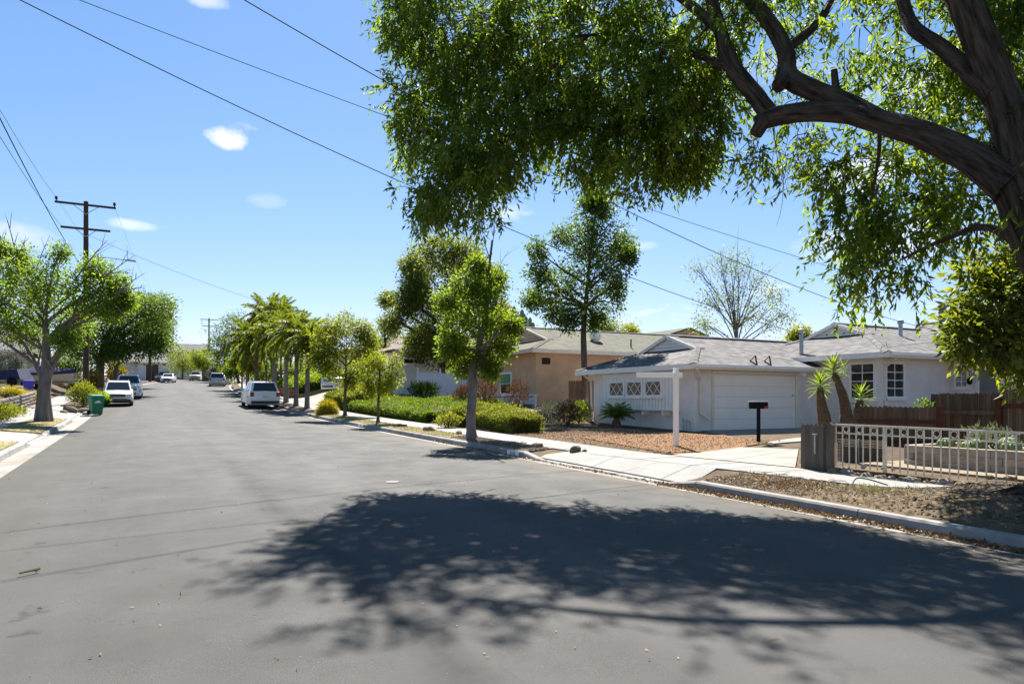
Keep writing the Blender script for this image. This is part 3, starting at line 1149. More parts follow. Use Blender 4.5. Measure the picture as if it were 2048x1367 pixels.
AX, AY = (0, -1, 0), (1, 0, 0)          # along a wall that faces the street (-X) / that faces down the street (-Y)
NX, NY = (-1, 0, 0), (0, -1, 0)
FACE_X = (math.radians(90), 0, math.radians(-90))     # lettering that faces -X
FACE_Y = (math.radians(90), 0, 0)

# ---- the pale grey house with the side-facing garage
GZ = .60
hw = thing("house", "pale grey stucco house with white garage door, shingle roofs and paned windows", "house", (18, 19.8, GZ))
gx0, gx1, gy0, gy1 = 18.0, 24.5, 19.8, 26.3
wall_mesh(hw, [(gx0, gy0), (gx1 + .5, gy0), (gx1 + .5, gy1), (gx0, gy1)], GZ - .5, 3.0, M['stucco_white'])
roofg, rg = dutch_roof(hw, 17.45, 28.5, 19.25, 26.9, 3.06, .364, 3.84, ridge_to=27.2)
# garage door: jambs, header and four wide panels
dx0, dx1 = 18.95, 23.3
gd = MB().hexa(wallbox((0, 19.8, 0), AY, NY, dx0, dx1, GZ + .02, GZ + 2.13, -.02, .012)).build("garage_door", pm("door_joint_grey", (.66, .63, .57), rough=.8), hw)
for i in range(5):
    zz0, zz1 = GZ + .03 + i * .418, GZ + .03 + (i + 1) * .418 - .017
    MB().hexa(wallbox((0, 19.8, 0), AY, NY, dx0 + .02, dx1 - .02, zz0, zz1, .01, .034)).build("door_panel", M['garage_white'], gd)
tr = MB()
tr.hexa(wallbox((0, 19.8, 0), AY, NY, dx0 - .11, dx0 - .001, GZ, GZ + 2.15, -.02, .06))
tr.hexa(wallbox((0, 19.8, 0), AY, NY, dx1 + .001, dx1 + .2, GZ, GZ + 2.15, -.02, .06))
tr.hexa(wallbox((0, 19.8, 0), AY, NY, dx0 - .11, dx1 + .2, GZ + 2.152, GZ + 2.25, -.02, .07))
tr.build("door_trim", M['cream_paint'], gd)
MB().hexa(wallbox((0, 19.8, 0), AY, NY, dx1 - .2, dx1 - .12, GZ + 1.32, GZ + 1.38, .035, .06)).build("handle", M['grey_metal'], gd)
MB().hexa(wallbox((0, 19.8, 0), AY, NY, dx0, dx1, GZ - .04, GZ + .018, -.01, .02)).build("door_seal", M['dark'], gd)
# the boxed window bay on the street side
by0, by1 = 20.62, 25.05
bz0, bz1 = 1.36, 2.86
bay = MB().prism([(17.68, by0), (18.05, by0), (18.05, by1), (17.68, by1)], bz0, bz1).build("window_bay", pm("bay_backing", (.34, .33, .31), rough=.9), hw)
nb = 23
bw = (by1 - by0) / nb
bmsh = MB().box((0, 0, 0), (.034, bw - .026, bz1 - bz0 + .02)).mesh("siding_board", M['white_paint'])
for i in range(nb):
    part("siding_board", bmsh, bay, (17.668 + random.uniform(-.002, .002), by0 + (i + .5) * bw, (bz0 + bz1) / 2))
for sy in (by0 - .02, by1 + .02):
    MB().box((17.86, sy, (bz0 + bz1) / 2), (.42, .04, bz1 - bz0 + .02)).build("corner_board", M['white_paint'], bay)
MB().box((17.64, (by0 + by1) / 2, bz1 - .09), (.03, by1 - by0 + .04, .16)).build("top_board", M['white_paint'], bay)
MB().box((17.645, (by0 + by1) / 2, bz0 + .03), (.03, by1 - by0 + .04, .05)).build("bottom_board", M['white_paint'], bay)
for px0, px1 in ((1219, 1250), (1253, 1286), (1290, 1325)):
    ya, yb = y_on(px0, 17.65), y_on(px1, 17.65)
    window(hw, (17.65, 0, 0), AX, NX, -ya, -yb, 1.88, 2.55, gmat=M['glass_curtain'], diamond=True, fw=.08)
for px in (1287, 1327):
    yy = y_on(px, 17.75)
    MB().box((17.86, yy, bz0 - .1), (.34, .11, .18)).build("bracket", M['white_paint'], hw)
gutter_pipe(hw, [(17.5, 19.2, 2.9), (17.6, 19.2, 2.86), (18.25, 19.72, 2.5), (18.25, 19.72, 1.28), (18.62, 19.62, 1.02)], M['cream_paint'])
gutter_pipe(hw, [(17.5, 26.4, 2.9), (17.9, 26.36, 2.6), (17.93, 26.36, .85), (17.7, 26.36, .7)], M['cream_paint'])
mbg = MB()
mbg.box((21.9, 19.17, 3.0), (8.9, .1, .11))
mbg.build("gutter_trough", M['white_paint'], hw)
fl = MB()
fl.tube([(22.95, 19.22, 2.78), (22.95, 19.02, 2.74)], [.05, .085], 10)
fl.box((23.1, 19.2, 2.77), (.1, .08, .1))
fl.build("flood_light", M['cream_paint'], hw)
# black triangular brackets on the garage roof edge
for px in (1512, 1540):
    x = x_on(px, 19.4)
    mb = MB()
    z0 = 3.08
    A, B, C_ = (x, 19.35, z0), (x + .02, 19.45, z0 + .38), (x - .42, 19.3, z0 + .16)
    mb.bar(A, B, .04, .04)
    mb.bar(B, C_, .035, .035)
    mb.bar(C_, A, .035, .035)
    mb.bar(A, (x, 19.35, z0 - .05), .05, .05)
    mb.build("roof_bracket", M['black_metal'], hw)
# main house body
wall_mesh(hw, [(24.5, 16.83), (40, 16.83), (40, 24.2), (24.5, 24.2)], GZ - .5, 3.44, M['stucco_white'])
roofm, rmm = dutch_roof(hw, 23.9, 44, 16.2, 24.8, 3.5, .364, 4.52, ridge_to=34)
for dy, dz in ((0, .36), (0, .21), (-.42, .1), (.42, .1)):
    MB().box((rmm['xg'] - .052, rmm['ym'] + dy, 4.52 + dz), (.02, .07, .045)).build("vent_hole", M['dark'], hw)
MB().box((27.2, 16.13, 3.45), (6.4, .1, .11)).build("gutter_trough", M['white_paint'], hw)
gutter_pipe(hw, [(24.35, 16.15, 3.36), (24.4, 16.2, 3.3), (24.62, 16.76, 3.0), (24.62, 16.76, GZ + .3)], M['cream_paint'])
ya, yb = y_on(1700, 24.5), y_on(1752, 24.5)
window(hw, (24.5, 0, 0), AX, NX, -ya, -yb, z_at(800, 24.5, 17.6), z_at(724, 24.5, 17.6), 2, 4, fw=.08)
xa, xb = x_on(1768, 16.83), x_on(1808, 16.83)
window(hw, (0, 16.83, 0), AY, NY, xa, xb, z_at(797, 25.2, 16.83), z_at(723, 25.2, 16.83), 2, 4, fw=.09)
# porch wing that comes towards the street
wall_mesh(hw, [(28.75, 8.0), (38.2, 8.0), (38.2, 16.82), (28.75, 16.82)], GZ - .5, 3.43, M['stucco_white'])
rw = MB()
wx0, wx1, wy0, wy1, he = 28.2, 38.8, 7.4, 21.0, 3.5
wm, whr = (wx0 + wx1) / 2, 3.5 + (38.8 - 28.2) / 2 * .364
rw.face((wx0, wy0, he), (wm, wy0, whr), (wm, wy1, whr), (wx0, wy1, he))
rw.face((wm, wy0, whr), (wx1, wy0, he), (wx1, wy1, he), (wm, wy1, whr))
rw.face((wx0, wy0, he), (wx1, wy0, he), (wm, wy0, whr))
wr = rw.build("roof", M['roof_grey'], hw)
ridge_caps(wr, (wm, wy0, whr + .03), (wm, wy1, whr + .03), M['roof_grey'])
MB().box((wx0 - .02, (wy0 + 16.1) / 2, he - .09), (.04, 16.1 - wy0, .2)).build("fascia", M['white_paint'], wr)
MB().box((wx0 + .3, (wy0 + 16.1) / 2, he - .05), (.56, 16.1 - wy0, .025)).build("soffit", M['white_paint'], wr)
ya, yb = y_on(1909, 28.75), y_on(1938, 28.75)
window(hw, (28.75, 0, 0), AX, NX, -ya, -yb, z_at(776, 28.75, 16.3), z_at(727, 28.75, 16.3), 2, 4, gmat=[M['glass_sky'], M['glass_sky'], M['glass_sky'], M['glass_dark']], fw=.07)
ya, yb = y_on(1955, 28.75), y_on(2008, 28.75)
dr = MB()
for p, q, r, s_ in ((-ya, -ya + .09, GZ + .2, 3.0), (-yb - .09, -yb, GZ + .2, 3.0), (-ya, -yb, 3.0, 3.1)):
    dr.hexa(wallbox((28.75, 0, 0), AX, NX, p, q, r, s_, -.02, .07))
door = dr.build("door", M['white_paint'], hw)
MB().hexa(wallbox((28.75, 0, 0), AX, NX, -ya + .092, -yb - .092, 2.45, 2.998, -.02, .02)).build("screen_panel", M['glass_grey'], door)
MB().hexa(wallbox((28.75, 0, 0), AX, NX, -ya + .092, -yb - .092, 1.9, 2.44, -.02, .026)).build("screen_panel", M['glass_grey'], door)
MB().hexa(wallbox((28.75, 0, 0), AX, NX, -ya + .092, -yb - .092, 1.79, 1.895, -.02, .04)).build("door_rail", M['white_paint'], door)
MB().hexa(wallbox((28.75, 0, 0), AX, NX, -ya + .092, -yb - .092, GZ + .2, 1.785, -.02, .03)).build("screen_panel", M['white_paint'], door)
yl = y_on(1945, 28.75)
mb = MB()
mb.tube([(28.74, yl, 2.6), (28.6, yl, 2.66), (28.55, yl, 2.62)], .02, 6)
mb.lathe((28.55, yl, 2.36), [(.03, 0), (.09, .05), (.1, .2), (.04, .26)], 8)
mb.build("porch_lamp", M['black_metal'], hw)
letters("8362", .2, M['dark'], "house_number", hw, (28.74, y_on(1946, 28.75), z_at(748, 28.75, 15.9)), FACE_X)
yc = y_on(2020, 28.75)
MB().box((28.69, yc - .06, 2.0), (.1, .14, 2.7)).build("corner_board", M['white_paint'], hw)
window(hw, (28.75, 0, 0), AX, NX, -y_on(2034, 28.75), -y_on(2120, 28.75), 2.0, 3.0, 4, 4, gmat=M['glass_dark'], fw=.1)
# flues and chimney pipe
mb = MB()
mb.lathe((24.35, 20.35, 3.3), [(.16, 0), (.1, .06), (.085, .1), (.085, 1.28), (.12, 1.3), (.12, 1.4), (.05, 1.44)], 12)
mb.build("flue_pipe", M['grey_metal'], hw, smooth=True)
xx = x_on(1801, 19.0)
mb = MB()
mb.lathe((xx, 19.0, 4.4), [(.2, 0), (.1, .1), (.085, .16), (.085, .62), (.13, .64), (.13, .78), (.04, .82)], 12)
mb.build("flue_pipe", M['grey_metal'], hw, smooth=True)
xx = x_on(1885, 19.3)
mb = MB()
mb.lathe((xx, 19.3, 4.35), [(.18, 0), (.17, .3), (.165, 1.62), (.21, 1.64), (.21, 1.72), (.12, 1.74), (.12, 1.84), (.02, 1.86)], 16)
mb.build("chimney_pipe", M['blue_metal'], hw, smooth=True)
MB().box((xx, 19.25, 4.66), (.66, .6, .3)).build("chimney_base", M['grey_metal'], hw)
MB().box((xx, 19.2, 4.49), (.95, .9, .03)).build("flashing", M['grey_metal'], hw)
# gas meter pipes near the garage corner
mb = MB()
for py_ in (19.95, 20.12, 20.3):
    mb.tube([(17.93, py_, .55), (17.93, py_, .95 + (py_ - 19.9) * .3), (17.98, py_ + .12, 1.0)], .016, 6)
mb.build("pipework", M['grey_metal'], hw)

# ---- the peach stucco house
PZ = 1.42
hp = thing("house", "peach stucco house with tan shingle roof and a green shaded window", "house", (18.5, 32.4, PZ))
wall_mesh(hp, [(18.5, 32.4), (33, 32.4), (33, 41.4), (18.5, 41.4)], PZ - .9, 4.36, M['stucco_peach'])
roofp, rp = dutch_roof(hp, 17.9, 35, 31.75, 42.0, 4.42, .325, 5.2, M['roof_tan'], pm("peach_trim", (.58, .46, .36), (.64, .52, .41), 3, .6), M['stucco_peach'], ridge_to=31.5)
xv = x_on(1092, 32.4)
MB().hexa(wallbox((0, 32.4, 0), AY, NY, xv - .25, xv + .25, z_at(728, 19, 32.4), z_at(715, 19, 32.4), -.02, .03)).build("vent", M['dark'], hp)
ya, yb = y_on(1001, 18.5), y_on(1024, 18.5)
window(hp, (18.5, 0, 0), AX, NX, -ya, -yb, 2.05, 3.35, 1, 2, M['white_paint'], [M['glass_dark'], M['glass_green']], fw=.1)
lap = [MB().box((0, 0, 0), (.05, 5.2, .175)).mesh("siding_board", M['stucco_cream']), MB().box((0, 0, 0), (1.0, .05, .175)).mesh("siding_board", M['stucco_cream'])]
for i in range(5):
    part("siding_board", lap[0], hp, (18.48, 34.98, PZ - .35 + i * .19), rot=(0, .06, 0))
MB().box((18.44, 34.95, 2.02), (.14, 5.35, .06)).build("trim_board", M['white_paint'], hp)
MB().box((18.43, 32.36, 1.42), (.1, .14, 1.15)).build("corner_board", M['stucco_cream'], hp)
mb = MB()
xx = x_on(1183, 34.6)
mb.lathe((xx, 34.2, 5.15), [(.16, 0), (.16, .12), (.28, .16), (.36, .3), (.36, .5), (.24, .68), (.06, .72)], 14)
mb.build("turbine_vent", M['white_paint'], hp, smooth=True)
xx = x_on(1262, 33.0)
MB().cyl((xx, 33.0, 4.7), (xx, 33.0, 5.3), .04).build("vent_pipe", M['dark'], hp)
# rear gable of the peach house
gxm, gy_ = 33.3, 37.0
mb = MB()
mb.add([(gxm - 4.2, gy_, 5.5), (gxm + 4.2, gy_, 5.5), (gxm, gy_, 6.75), (gxm - 4.2, gy_ + 6, 5.5), (gxm + 4.2, gy_ + 6, 5.5), (gxm, gy_ + 6, 6.75)],
       [(0, 2, 5, 3), (1, 4, 5, 2), (3, 5, 4)])
mb.build("roof", M['roof_tan'], hp)
MB().prism([(gxm - 3.6, gy_ + .15), (gxm + 3.6, gy_ + .15), (gxm + 3.6, gy_ + 6), (gxm - 3.6, gy_ + 6)], 3.0, 5.55).build("wall", M['stucco_peach'], hp)
MB().add([(gxm - 3.9, gy_ + .1, 5.45), (gxm + 3.9, gy_ + .1, 5.45), (gxm, gy_ + .1, 6.66)], [(0, 1, 2)]).build("gable_wall", M['stucco_peach'], hp)

# ---- the white house beyond, half hidden by trees
WZ = 2.0
hv = thing("house", "cream stucco house with high slider window behind the white vinyl fence", "house", (17.9, 52.8, WZ))
wall_mesh(hv, [(17.9, 52.8), (30, 52.8), (30, 64), (17.9, 64)], WZ - .9, 5.62, M['stucco_cream'])
dutch_roof(hv, 17.2, 31, 52.1, 64.6, 5.68, .33, 7.0, M['roof_brown'], M['wood_brown'], M['stucco_cream'], ridge_to=30, caps=False)
xa, xb = x_on(803, 52.8), x_on(851, 52.8)
window(hv, (0, 52.8, 0), AY, NY, xa, xb, z_at(728, 18.5, 52.8), z_at(710, 18.5, 52.8), 2, 1, M['white_paint'], [M['glass_dark']], fw=.09)
MB().hexa(wallbox((0, 52.8, 0), AY, NY, xa - .1, xb + .3, 4.95, 5.12, 0, .35)).build("awning", M['cream_paint'], hv)
window(hv, (17.9, 0, 0), AX, NX, -62, -60.4, 3.4, 4.6, 2, 1, M['white_paint'], [M['glass_dark']], fw=.09)
mb = MB().hexa(wallbox((0, 52.8, 0), AY, NY, 17.92, 30, 3.0, 3.06, 0, .05))
mb.build("trim_board", M['stucco_white'], hv)
# second brown roof behind it
h2 = thing("house", "brown roofed house whose eaves show above the lime green tree", "house", (18.5, 68, 2.8))
wall_mesh(h2, [(18.5, 68), (30, 68), (30, 80), (18.5, 80)], 2.4, 6.6, M['stucco_cream'])
dutch_roof(h2, 17.6, 31, 67.2, 80.8, 6.7, .3, None, M['roof_brown'], M['wood_brown'], M['stucco_cream'], caps=False)

# ---- far houses at the bend
fz = zroad(134) + .1
hf = thing("house", "small white bungalow with brown garage door at the bend of the street", "house", (-1.5, 134, fz))
wall_mesh(hf, [(-4.6, 133), (3.0, 133), (3.0, 143), (-4.6, 143)], fz - .6, fz + 3.0, M['stucco_cream'])
dutch_roof(hf, -5.2, 3.9, 132.2, 143.8, fz + 3.05, .33, None, M['roof_grey'], M['white_paint'], M['stucco_cream'], caps=False)
xa, xb = x_on(292, 133), x_on(316, 133)
wall_mesh(hf, [(xa - 1.2, 130.5), (xb + .6, 130.5), (xb + .6, 133), (xa - 1.2, 133)], fz - .6, fz + 2.9, M['stucco_cream'])
dutch_roof(hf, xa - 1.9, xb + 1.2, 129.9, 137.5, fz + 2.95, .33, None, M['roof_grey'], M['white_paint'], M['stucco_cream'], caps=False)
gdm = pm("brown_garage_door", (.085, .05, .04), (.12, .075, .058), 5, .7)
MB().hexa(wallbox((0, 130.5, 0), AY, NY, xa, xb, fz, fz + 2.6, -.02, .05)).build("garage_door", gdm, hf)
xa, xb = x_on(274, 133), x_on(282, 133)
window(hf, (0, 133, 0), AY, NY, xa, xb, fz + 1.2, fz + 2.4, 1, 1, M['white_paint'], [M['glass_dark']], fw=.1)
hg2 = thing("house", "grey roofed house peeping over the trees behind the far bungalow", "house", (5, 172, 7.2))
wall_mesh(hg2, [(1, 172), (13, 172), (13, 182), (1, 182)], 6.0, z_at(703, 5, 172), M['stucco_cream'])
zt = z_at(703, 5, 172)
dutch_roof(hg2, .2, 13.8, 171.2, 182.8, zt + .05, .38, None, M['roof_grey'], M['white_paint'], M['stucco_cream'], caps=False)
hl = thing("house", "white house with grey roof hidden behind the left street trees", "house", (-13, 76, 3.2))
wall_mesh(hl, [(-22, 74), (-9.5, 74), (-9.5, 86), (-22, 86)], 2.4, 6.0, M['stucco_cream'])
dutch_roof(hl, -22.7, -8.6, 73.2, 86.8, 6.05, .33, None, M['roof_grey'], M['white_paint'], M['stucco_cream'], caps=False)
window(hl, (0, 74, 0), AY, NY, -15, -13, 4.0, 5.3, 2, 1, M['white_paint'], [M['glass_dark']], fw=.1)


# ------------------------------------------------------------------ fences and yard things
def dogear(w, h, t, cut=.03):
    mb = MB()
    pr = [(-w / 2, 0), (w / 2, 0), (w / 2, h - cut), (w / 2 - cut, h), (-w / 2 + cut, h), (-w / 2, h - cut)]
    n = len(pr)
    mb.add([(x, -t / 2, z) for x, z in pr] + [(x, t / 2, z) for x, z in pr],
           [tuple(range(n)), tuple(range(2 * n - 1, n - 1, -1))] + [(i, n + i, n + (i + 1) % n, (i + 1) % n) for i in range(n)])
    return mb


# white steel fence on the rock edge
FX = 11.75
fy0, fy1 = 9.02, 3.9
wf = thing("metal_fence", "white steel picket fence with a row of rings under its top rail", "fence", (FX, 9.02, .45))
fb = lambda y: .40 + (y - 5) * .012 + .045
ft = lambda y: 1.26 + (y - 5) * .008
bays = 33
dyb = .1425
pk = MB().box((0, 0, .5), (.018, .018, 1.0)).mesh("picket", M['fence_cream'])
rg_ = MB()
ringp = [(0, .056 * math.cos(a), .056 * math.sin(a)) for a in np.linspace(0, 2 * math.pi, 17)]
rg_.tube(ringp, .009, 5, cap=False)
rgm = rg_.mesh("ring", M['fence_cream'], True)
for i in range(bays + 1):
    yy = fy0 - i * dyb
    zb, zt = fb(yy), ft(yy)
    if i in (7, 23):
        MB().box((FX, yy, (zb + zt) / 2 - .05), (.05, .05, zt - zb + .1)).build("post", M['fence_cream'], wf)
    else:
        part("picket", pk, wf, (FX, yy, zb), scale=(1, 1, zt - zb))
    if i % 2 == 1 and i < bays:
        part("ring", rgm, wf, (FX, yy - dyb / 2, ft(yy - dyb / 2) - .085))
for dz, w in ((-.005, .034), (-.165, .02)):
    MB().bar((FX, fy0 + .02, ft(fy0) + dz), (FX, fy0 - bays * dyb - .02, ft(fy0 - bays * dyb) + dz), w, w).build("rail", M['fence_cream'], wf)

# weathered gate panel of pointed boards at its end
gp = thing("picket_panel", "short weathered grey board panel with pointed tops beside the driveway", "fence panel", (11.7, 9.4, .35))
pkm = MB()
pr = [(-.056, 0), (.056, 0), (.056, .93), (.0, .985), (-.056, .93)]
pkm.add([(x, -.011, z) for x, z in pr] + [(x, .011, z) for x, z in pr],
        [(0, 1, 2, 3, 4), (9, 8, 7, 6, 5)] + [(i, 5 + i, 5 + (i + 1) % 5, (i + 1) % 5) for i in range(5)])
pkmesh = pkm.mesh("board", M['wood_grey'])
p0, p1 = Vector((11.62, y_on(1607, 11.62), .3)), Vector((11.70, y_on(1661, 11.70), .3))
dv = (p1 - p0)
ang = math.atan2(dv.y, dv.x)
for i in range(7):
    q = p0 + dv * (i / 6)
    part("board", pkmesh, gp, q + Vector((random.uniform(-.006, .006), 0, random.uniform(-.02, .02))), rotz=ang, scale=(.86 if i < 6 else 1.15, 1 if i < 6 else 4, 1.0 if i < 6 else 1.06))
for z in (.5, 1.05):
    MB().bar(p0 + Vector((.04, 0, z - .3)), p1 + Vector((.04, 0, z - .3)), .04, .09).build("rail", M['wood_grey'], gp)
MB().tube([(11.58, 9.35, .72), (11.56, 9.35, .74), (11.56, 9.35, 1.06), (11.58, 9.35, 1.08)], .017, 6).build("handle", M['grey_metal'], gp)
MB().box((11.57, 9.35, 1.09), (.06, .09, .02)).build("latch", M['grey_metal'], gp)


def board_fence(name, label, a, b, zb, zt, n, wood, rail=None, rails=(), post=None, posts=(), gap=.008, group=None):
    a, b = Vector((*a, zb)), Vector((*b, zb))
    t = thing(name, label, "fence", a, group)
    d = b - a
    L = d.length
    w = L / n - gap
    me = dogear(w, zt - zb, .02, w * .25).mesh("board", wood)
    rz = math.atan2(d.y, d.x)
    for i in range(n):
        q = a + d * ((i + .5) / n)
        part("board", me, t, q + Vector((random.uniform(-.008, .008), random.uniform(-.005, .005), random.uniform(-.015, .012))), rotz=rz + random.uniform(-.02, .02))
    nrm = Vector((-d.y, d.x, 0)).normalized()
    if nrm.x > 0:
        nrm = -nrm
    for z, h in rails:
        MB().bar(a + nrm * .035 + Vector((0, 0, z - zb)), b + nrm * .035 + Vector((0, 0, z - zb)), .04, h).build("rail", rail or wood, t)
    for f, z in posts:
        q = a + d * f + nrm * .05
        MB().box((q.x, q.y, (zb + z) / 2), (.11, .11, z - zb), rz).build("post", post or wood, t)
    return t


board_fence("wood_fence", "low brown dog-eared board fence with red rails behind the white steel fence", (17.0, y_on(1718, 17)), (17.0, y_on(1882, 17)), .42, 1.6, 16,
            M['wood_brown'], M['wood_red'], ((1.22, .09), (.72, .09)), M['wood_red'], ((1.0, 1.62),))
board_fence("wood_fence", "tall weathered board fence with red end post below the porch window", (18.2, y_on(1862, 18.2)), (18.2, y_on(2000, 18.2)), .45, 1.93, 17,
            M['wood_brown'], M['wood_brown'], ((1.45, .1), (.6, .1)), M['wood_red'], ((1.0, 1.86),))
board_fence("wood_fence", "board fence with red rail at the right edge below the front door", (17.2, y_on(2001, 17.2)), (17.2, y_on(2130, 17.2)), .45, 2.0, 16,
            M['wood_brown'], M['wood_red'], ((1.62, .1), (.7, .1)), M['wood_red'], ((.0, 1.8),))
board_fence("wood_fence", "dark narrow board gate between the peach house and the pale grey house", (18.95, 29.9), (20.6, 29.9), .9, 2.75, 12, M['wood_brown'])
board_fence("wood_fence", "lower brown board fence section behind the left end of the white steel fence", (17.0, y_on(1662, 17)), (17.0, y_on(1719, 17)), .4, 1.14, 9, M['wood_brown'], M['wood_red'], ((.95, .08), (.55, .08)))
# low wire fence of horizontal strands behind the white fence
wm_ = thing("wire_fence", "low dark panel fence with many horizontal wires behind the white pickets", "fence", (13.2, 9.2, .45))
ya, yb = y_on(1672, 13.2), y_on(1765, 13.2)
MB().box((13.26, (ya + yb) / 2, .68), (.02, abs(ya - yb), .5)).build("backing_board", M['wood_brown'], wm_)
for i in range(14):
    z = .48 + i * .034
    MB().tube([(13.2, ya, z), (13.2, (ya + yb) / 2, z - .004), (13.2, yb, z)], .004, 4).build("strand", M['rock_grey'], wm_)
for yy in (ya, (ya + yb) / 2, yb):
    MB().cyl((13.21, yy, .3), (13.21, yy, .95), .012, 6).build("stake", M['grey_metal'], wm_)

# rock edging under the white fence
re_ = thing("rock_edging", "row of rough rocks holding the soil under the white steel fence", "rock edging", (11.6, 9.0, .3))


def rock_mesh(name, mat, r, seed, flat=.7):
    rn = random.Random(seed)
    bm = bmesh.new()
    bmesh.ops.create_icosphere(bm, subdivisions=2, radius=1)
    ph = [rn.uniform(0, 6) for _ in range(6)]
    for v in bm.verts:
        c = v.co
        k = 1 + .18 * math.sin(c.x * 2.3 + ph[0]) * math.cos(c.y * 2.7 + ph[1]) + .14 * math.sin(c.z * 3.1 + ph[2] + c.x * 1.7) + rn.uniform(-.07, .07)
        v.co = Vector((c.x * k * r, c.y * k * r * .8, c.z * k * r * flat))
    me = bpy.data.meshes.new(name)
    bm.to_mesh(me)
    bm.free()
    me.materials.append(mat)
    return me


rks = [rock_mesh("rock", M['rock_grey' if i % 2 else 'rock'], .12, i) for i in range(5)]
yy = 8.95
i = 0
while yy > 4.2:
    s = random.uniform(.7, 1.35)
    part("rock", rks[i % 5], re_, (11.66 + random.uniform(-.05, .03), yy, hgt(11.6, yy) + .01 * s), rot=(random.uniform(-.4, .4), random.uniform(-.4, .4), random.uniform(0, 6)), scale=(s, s, s))
    yy -= .19 * s
    i += 1
i = 0
for k in range(8):
    s = random.uniform(.3, .6)
    yy = random.uniform(5, 8.8)
    part("rock", rks[k % 5], re_, (11.72 + random.uniform(-.04, .05), yy, hgt(11.6, yy) + .18), rot=(0, random.uniform(-.4, .4), random.uniform(0, 6)), scale=(s, s, s))
# bank of soil on which the fence stands
clip_patch("fence_bank", [(11.68, 9.1), (12.5, 9.1), (12.5, 2.0), (11.68, 2.0)], M['soil'], .0, .4, flat=lambda x, y: fb(y) - .02, thick=.35)
clip_patch("cactus_yard", [(12.52, 9.1), (17.0, 9.1), (17.0, 3.0), (12.52, 3.0)], M['gravel'], .0, .5, flat=lambda x, y: fb(y) + .02, thick=.3)

# block planter with cacti
pl_ = thing("block_planter", "low planter wall of pale split blocks behind the white steel fence", "planter", (13.4, 7.5, .42))
bk = MB().box((0, 0, 0), (.19, .385, .135)).mesh("block", M['block'])
bky = y_on(1815, 13.3)
for row in range(3):
    yy = bky - (.2 if row % 2 else 0)
    while yy > 3.6:
        part("block", bk, pl_, (13.3 + random.uniform(-.01, .01), yy - .2, .46 + .068 + row * .14), rotz=random.uniform(-.02, .02))
        yy -= .392
for k in range(5):
    for row in range(3):
        part("block", bk, pl_, (13.5 + k * .39, bky - .02, .46 + .068 + row * .14), rotz=math.pi / 2 + random.uniform(-.03, .03))
clip_patch("planter_soil", [(13.4, bky - .1), (16.0, bky - .1), (16.0, 3.2), (13.4, 3.2)], M['gravel'], .0, .6, flat=lambda x, y: .8, thick=.3)


def ball_cactus(px, x, r, z, label, grp):
    y = y_on(px, x)
    mb = MB()
    n = 26
    prof = [(.35, 0), (.8, .12), (.98, .35), (1.0, .6), (.88, .95), (.6, 1.2), (.25, 1.32), (.02, 1.34)]
    for rr, zz in prof:
        for j in range(n):
            a = 2 * math.pi * j / n
            k = 1.0 if j % 2 else .86
            mb.v.append((x + rr * r * k * math.cos(a), y + rr * r * k * math.sin(a), z + zz * r))
    for i in range(len(prof) - 1):
        for j in range(n):
            a, b = i * n + j, i * n + (j + 1) % n
            mb.f.append((a, b, b + n, a + n))
    tag(mb.alone("barrel_cactus", M['leaf_cactus'], (x, y, z)), label, "cactus", grp)


for px, x, r, lb in ((1892, 13.75, .17, "round barrel cactus at the left end of the block planter"), (1940, 13.7, .15, "smaller barrel cactus in front of its neighbour in the block planter"),
                     (1955, 14.1, .16, "barrel cactus just behind the smaller one in the block planter"), (2022, 13.7, .17, "barrel cactus near the right fence post in the block planter"),
                     (2018, 14.3, .2, "yellowish barrel cactus at the back of the planter by the post")):
    ball_cactus(px, x, r, .8, lb, "barrel cacti in the planter")

# white vinyl fence on its low brown wall
vf = thing("vinyl_fence", "white vinyl panel fence with pointed post caps on a low brown wall", "fence", (17.4, 47.4, 2.0))
vx0, vx1, vy, vz0, vz1 = 17.4, 24.2, 47.4, z_at(793, 19, 47.4), z_at(746, 19, 47.4)
MB().box(((vx0 + vx1) / 2, vy, vz0 - .35), (vx1 - vx0 + .3, .25, .68)).build("base_wall", pm("brown_wall", (.17, .09, .065), (.23, .13, .1), 4, .9), vf)
nx = 4
pw = (vx1 - vx0) / nx
for i in range(nx + 1):
    x = vx0 + i * pw
    MB().box((x, vy, (vz0 + vz1) / 2 + .06), (.13, .13, vz1 - vz0 + .14)).build("post", M['white_vinyl'], vf)
    MB().lathe((x, vy, vz1 + .131), [(.09, 0), (.05, .05), (.085, .12), (.06, .2), (.01, .26)], 8).build("post_cap", M['white_vinyl'], vf)
bme = MB().box((0, 0, 0), (pw / 8 - .014, .03, vz1 - vz0 - .24)).mesh("board", M['white_vinyl'])
for i in range(nx):
    x = vx0 + i * pw
    for z in (vz0 + .08, vz1 - .06):
        MB().box((x + pw / 2, vy, z), (pw - .135, .06, .13)).build("rail", M['white_vinyl'], vf)
    for k in range(8):
        part("board", bme, vf, (x + .06 + (k + .5) * (pw - .12) / 8, vy, (vz0 + vz1) / 2 + .01))

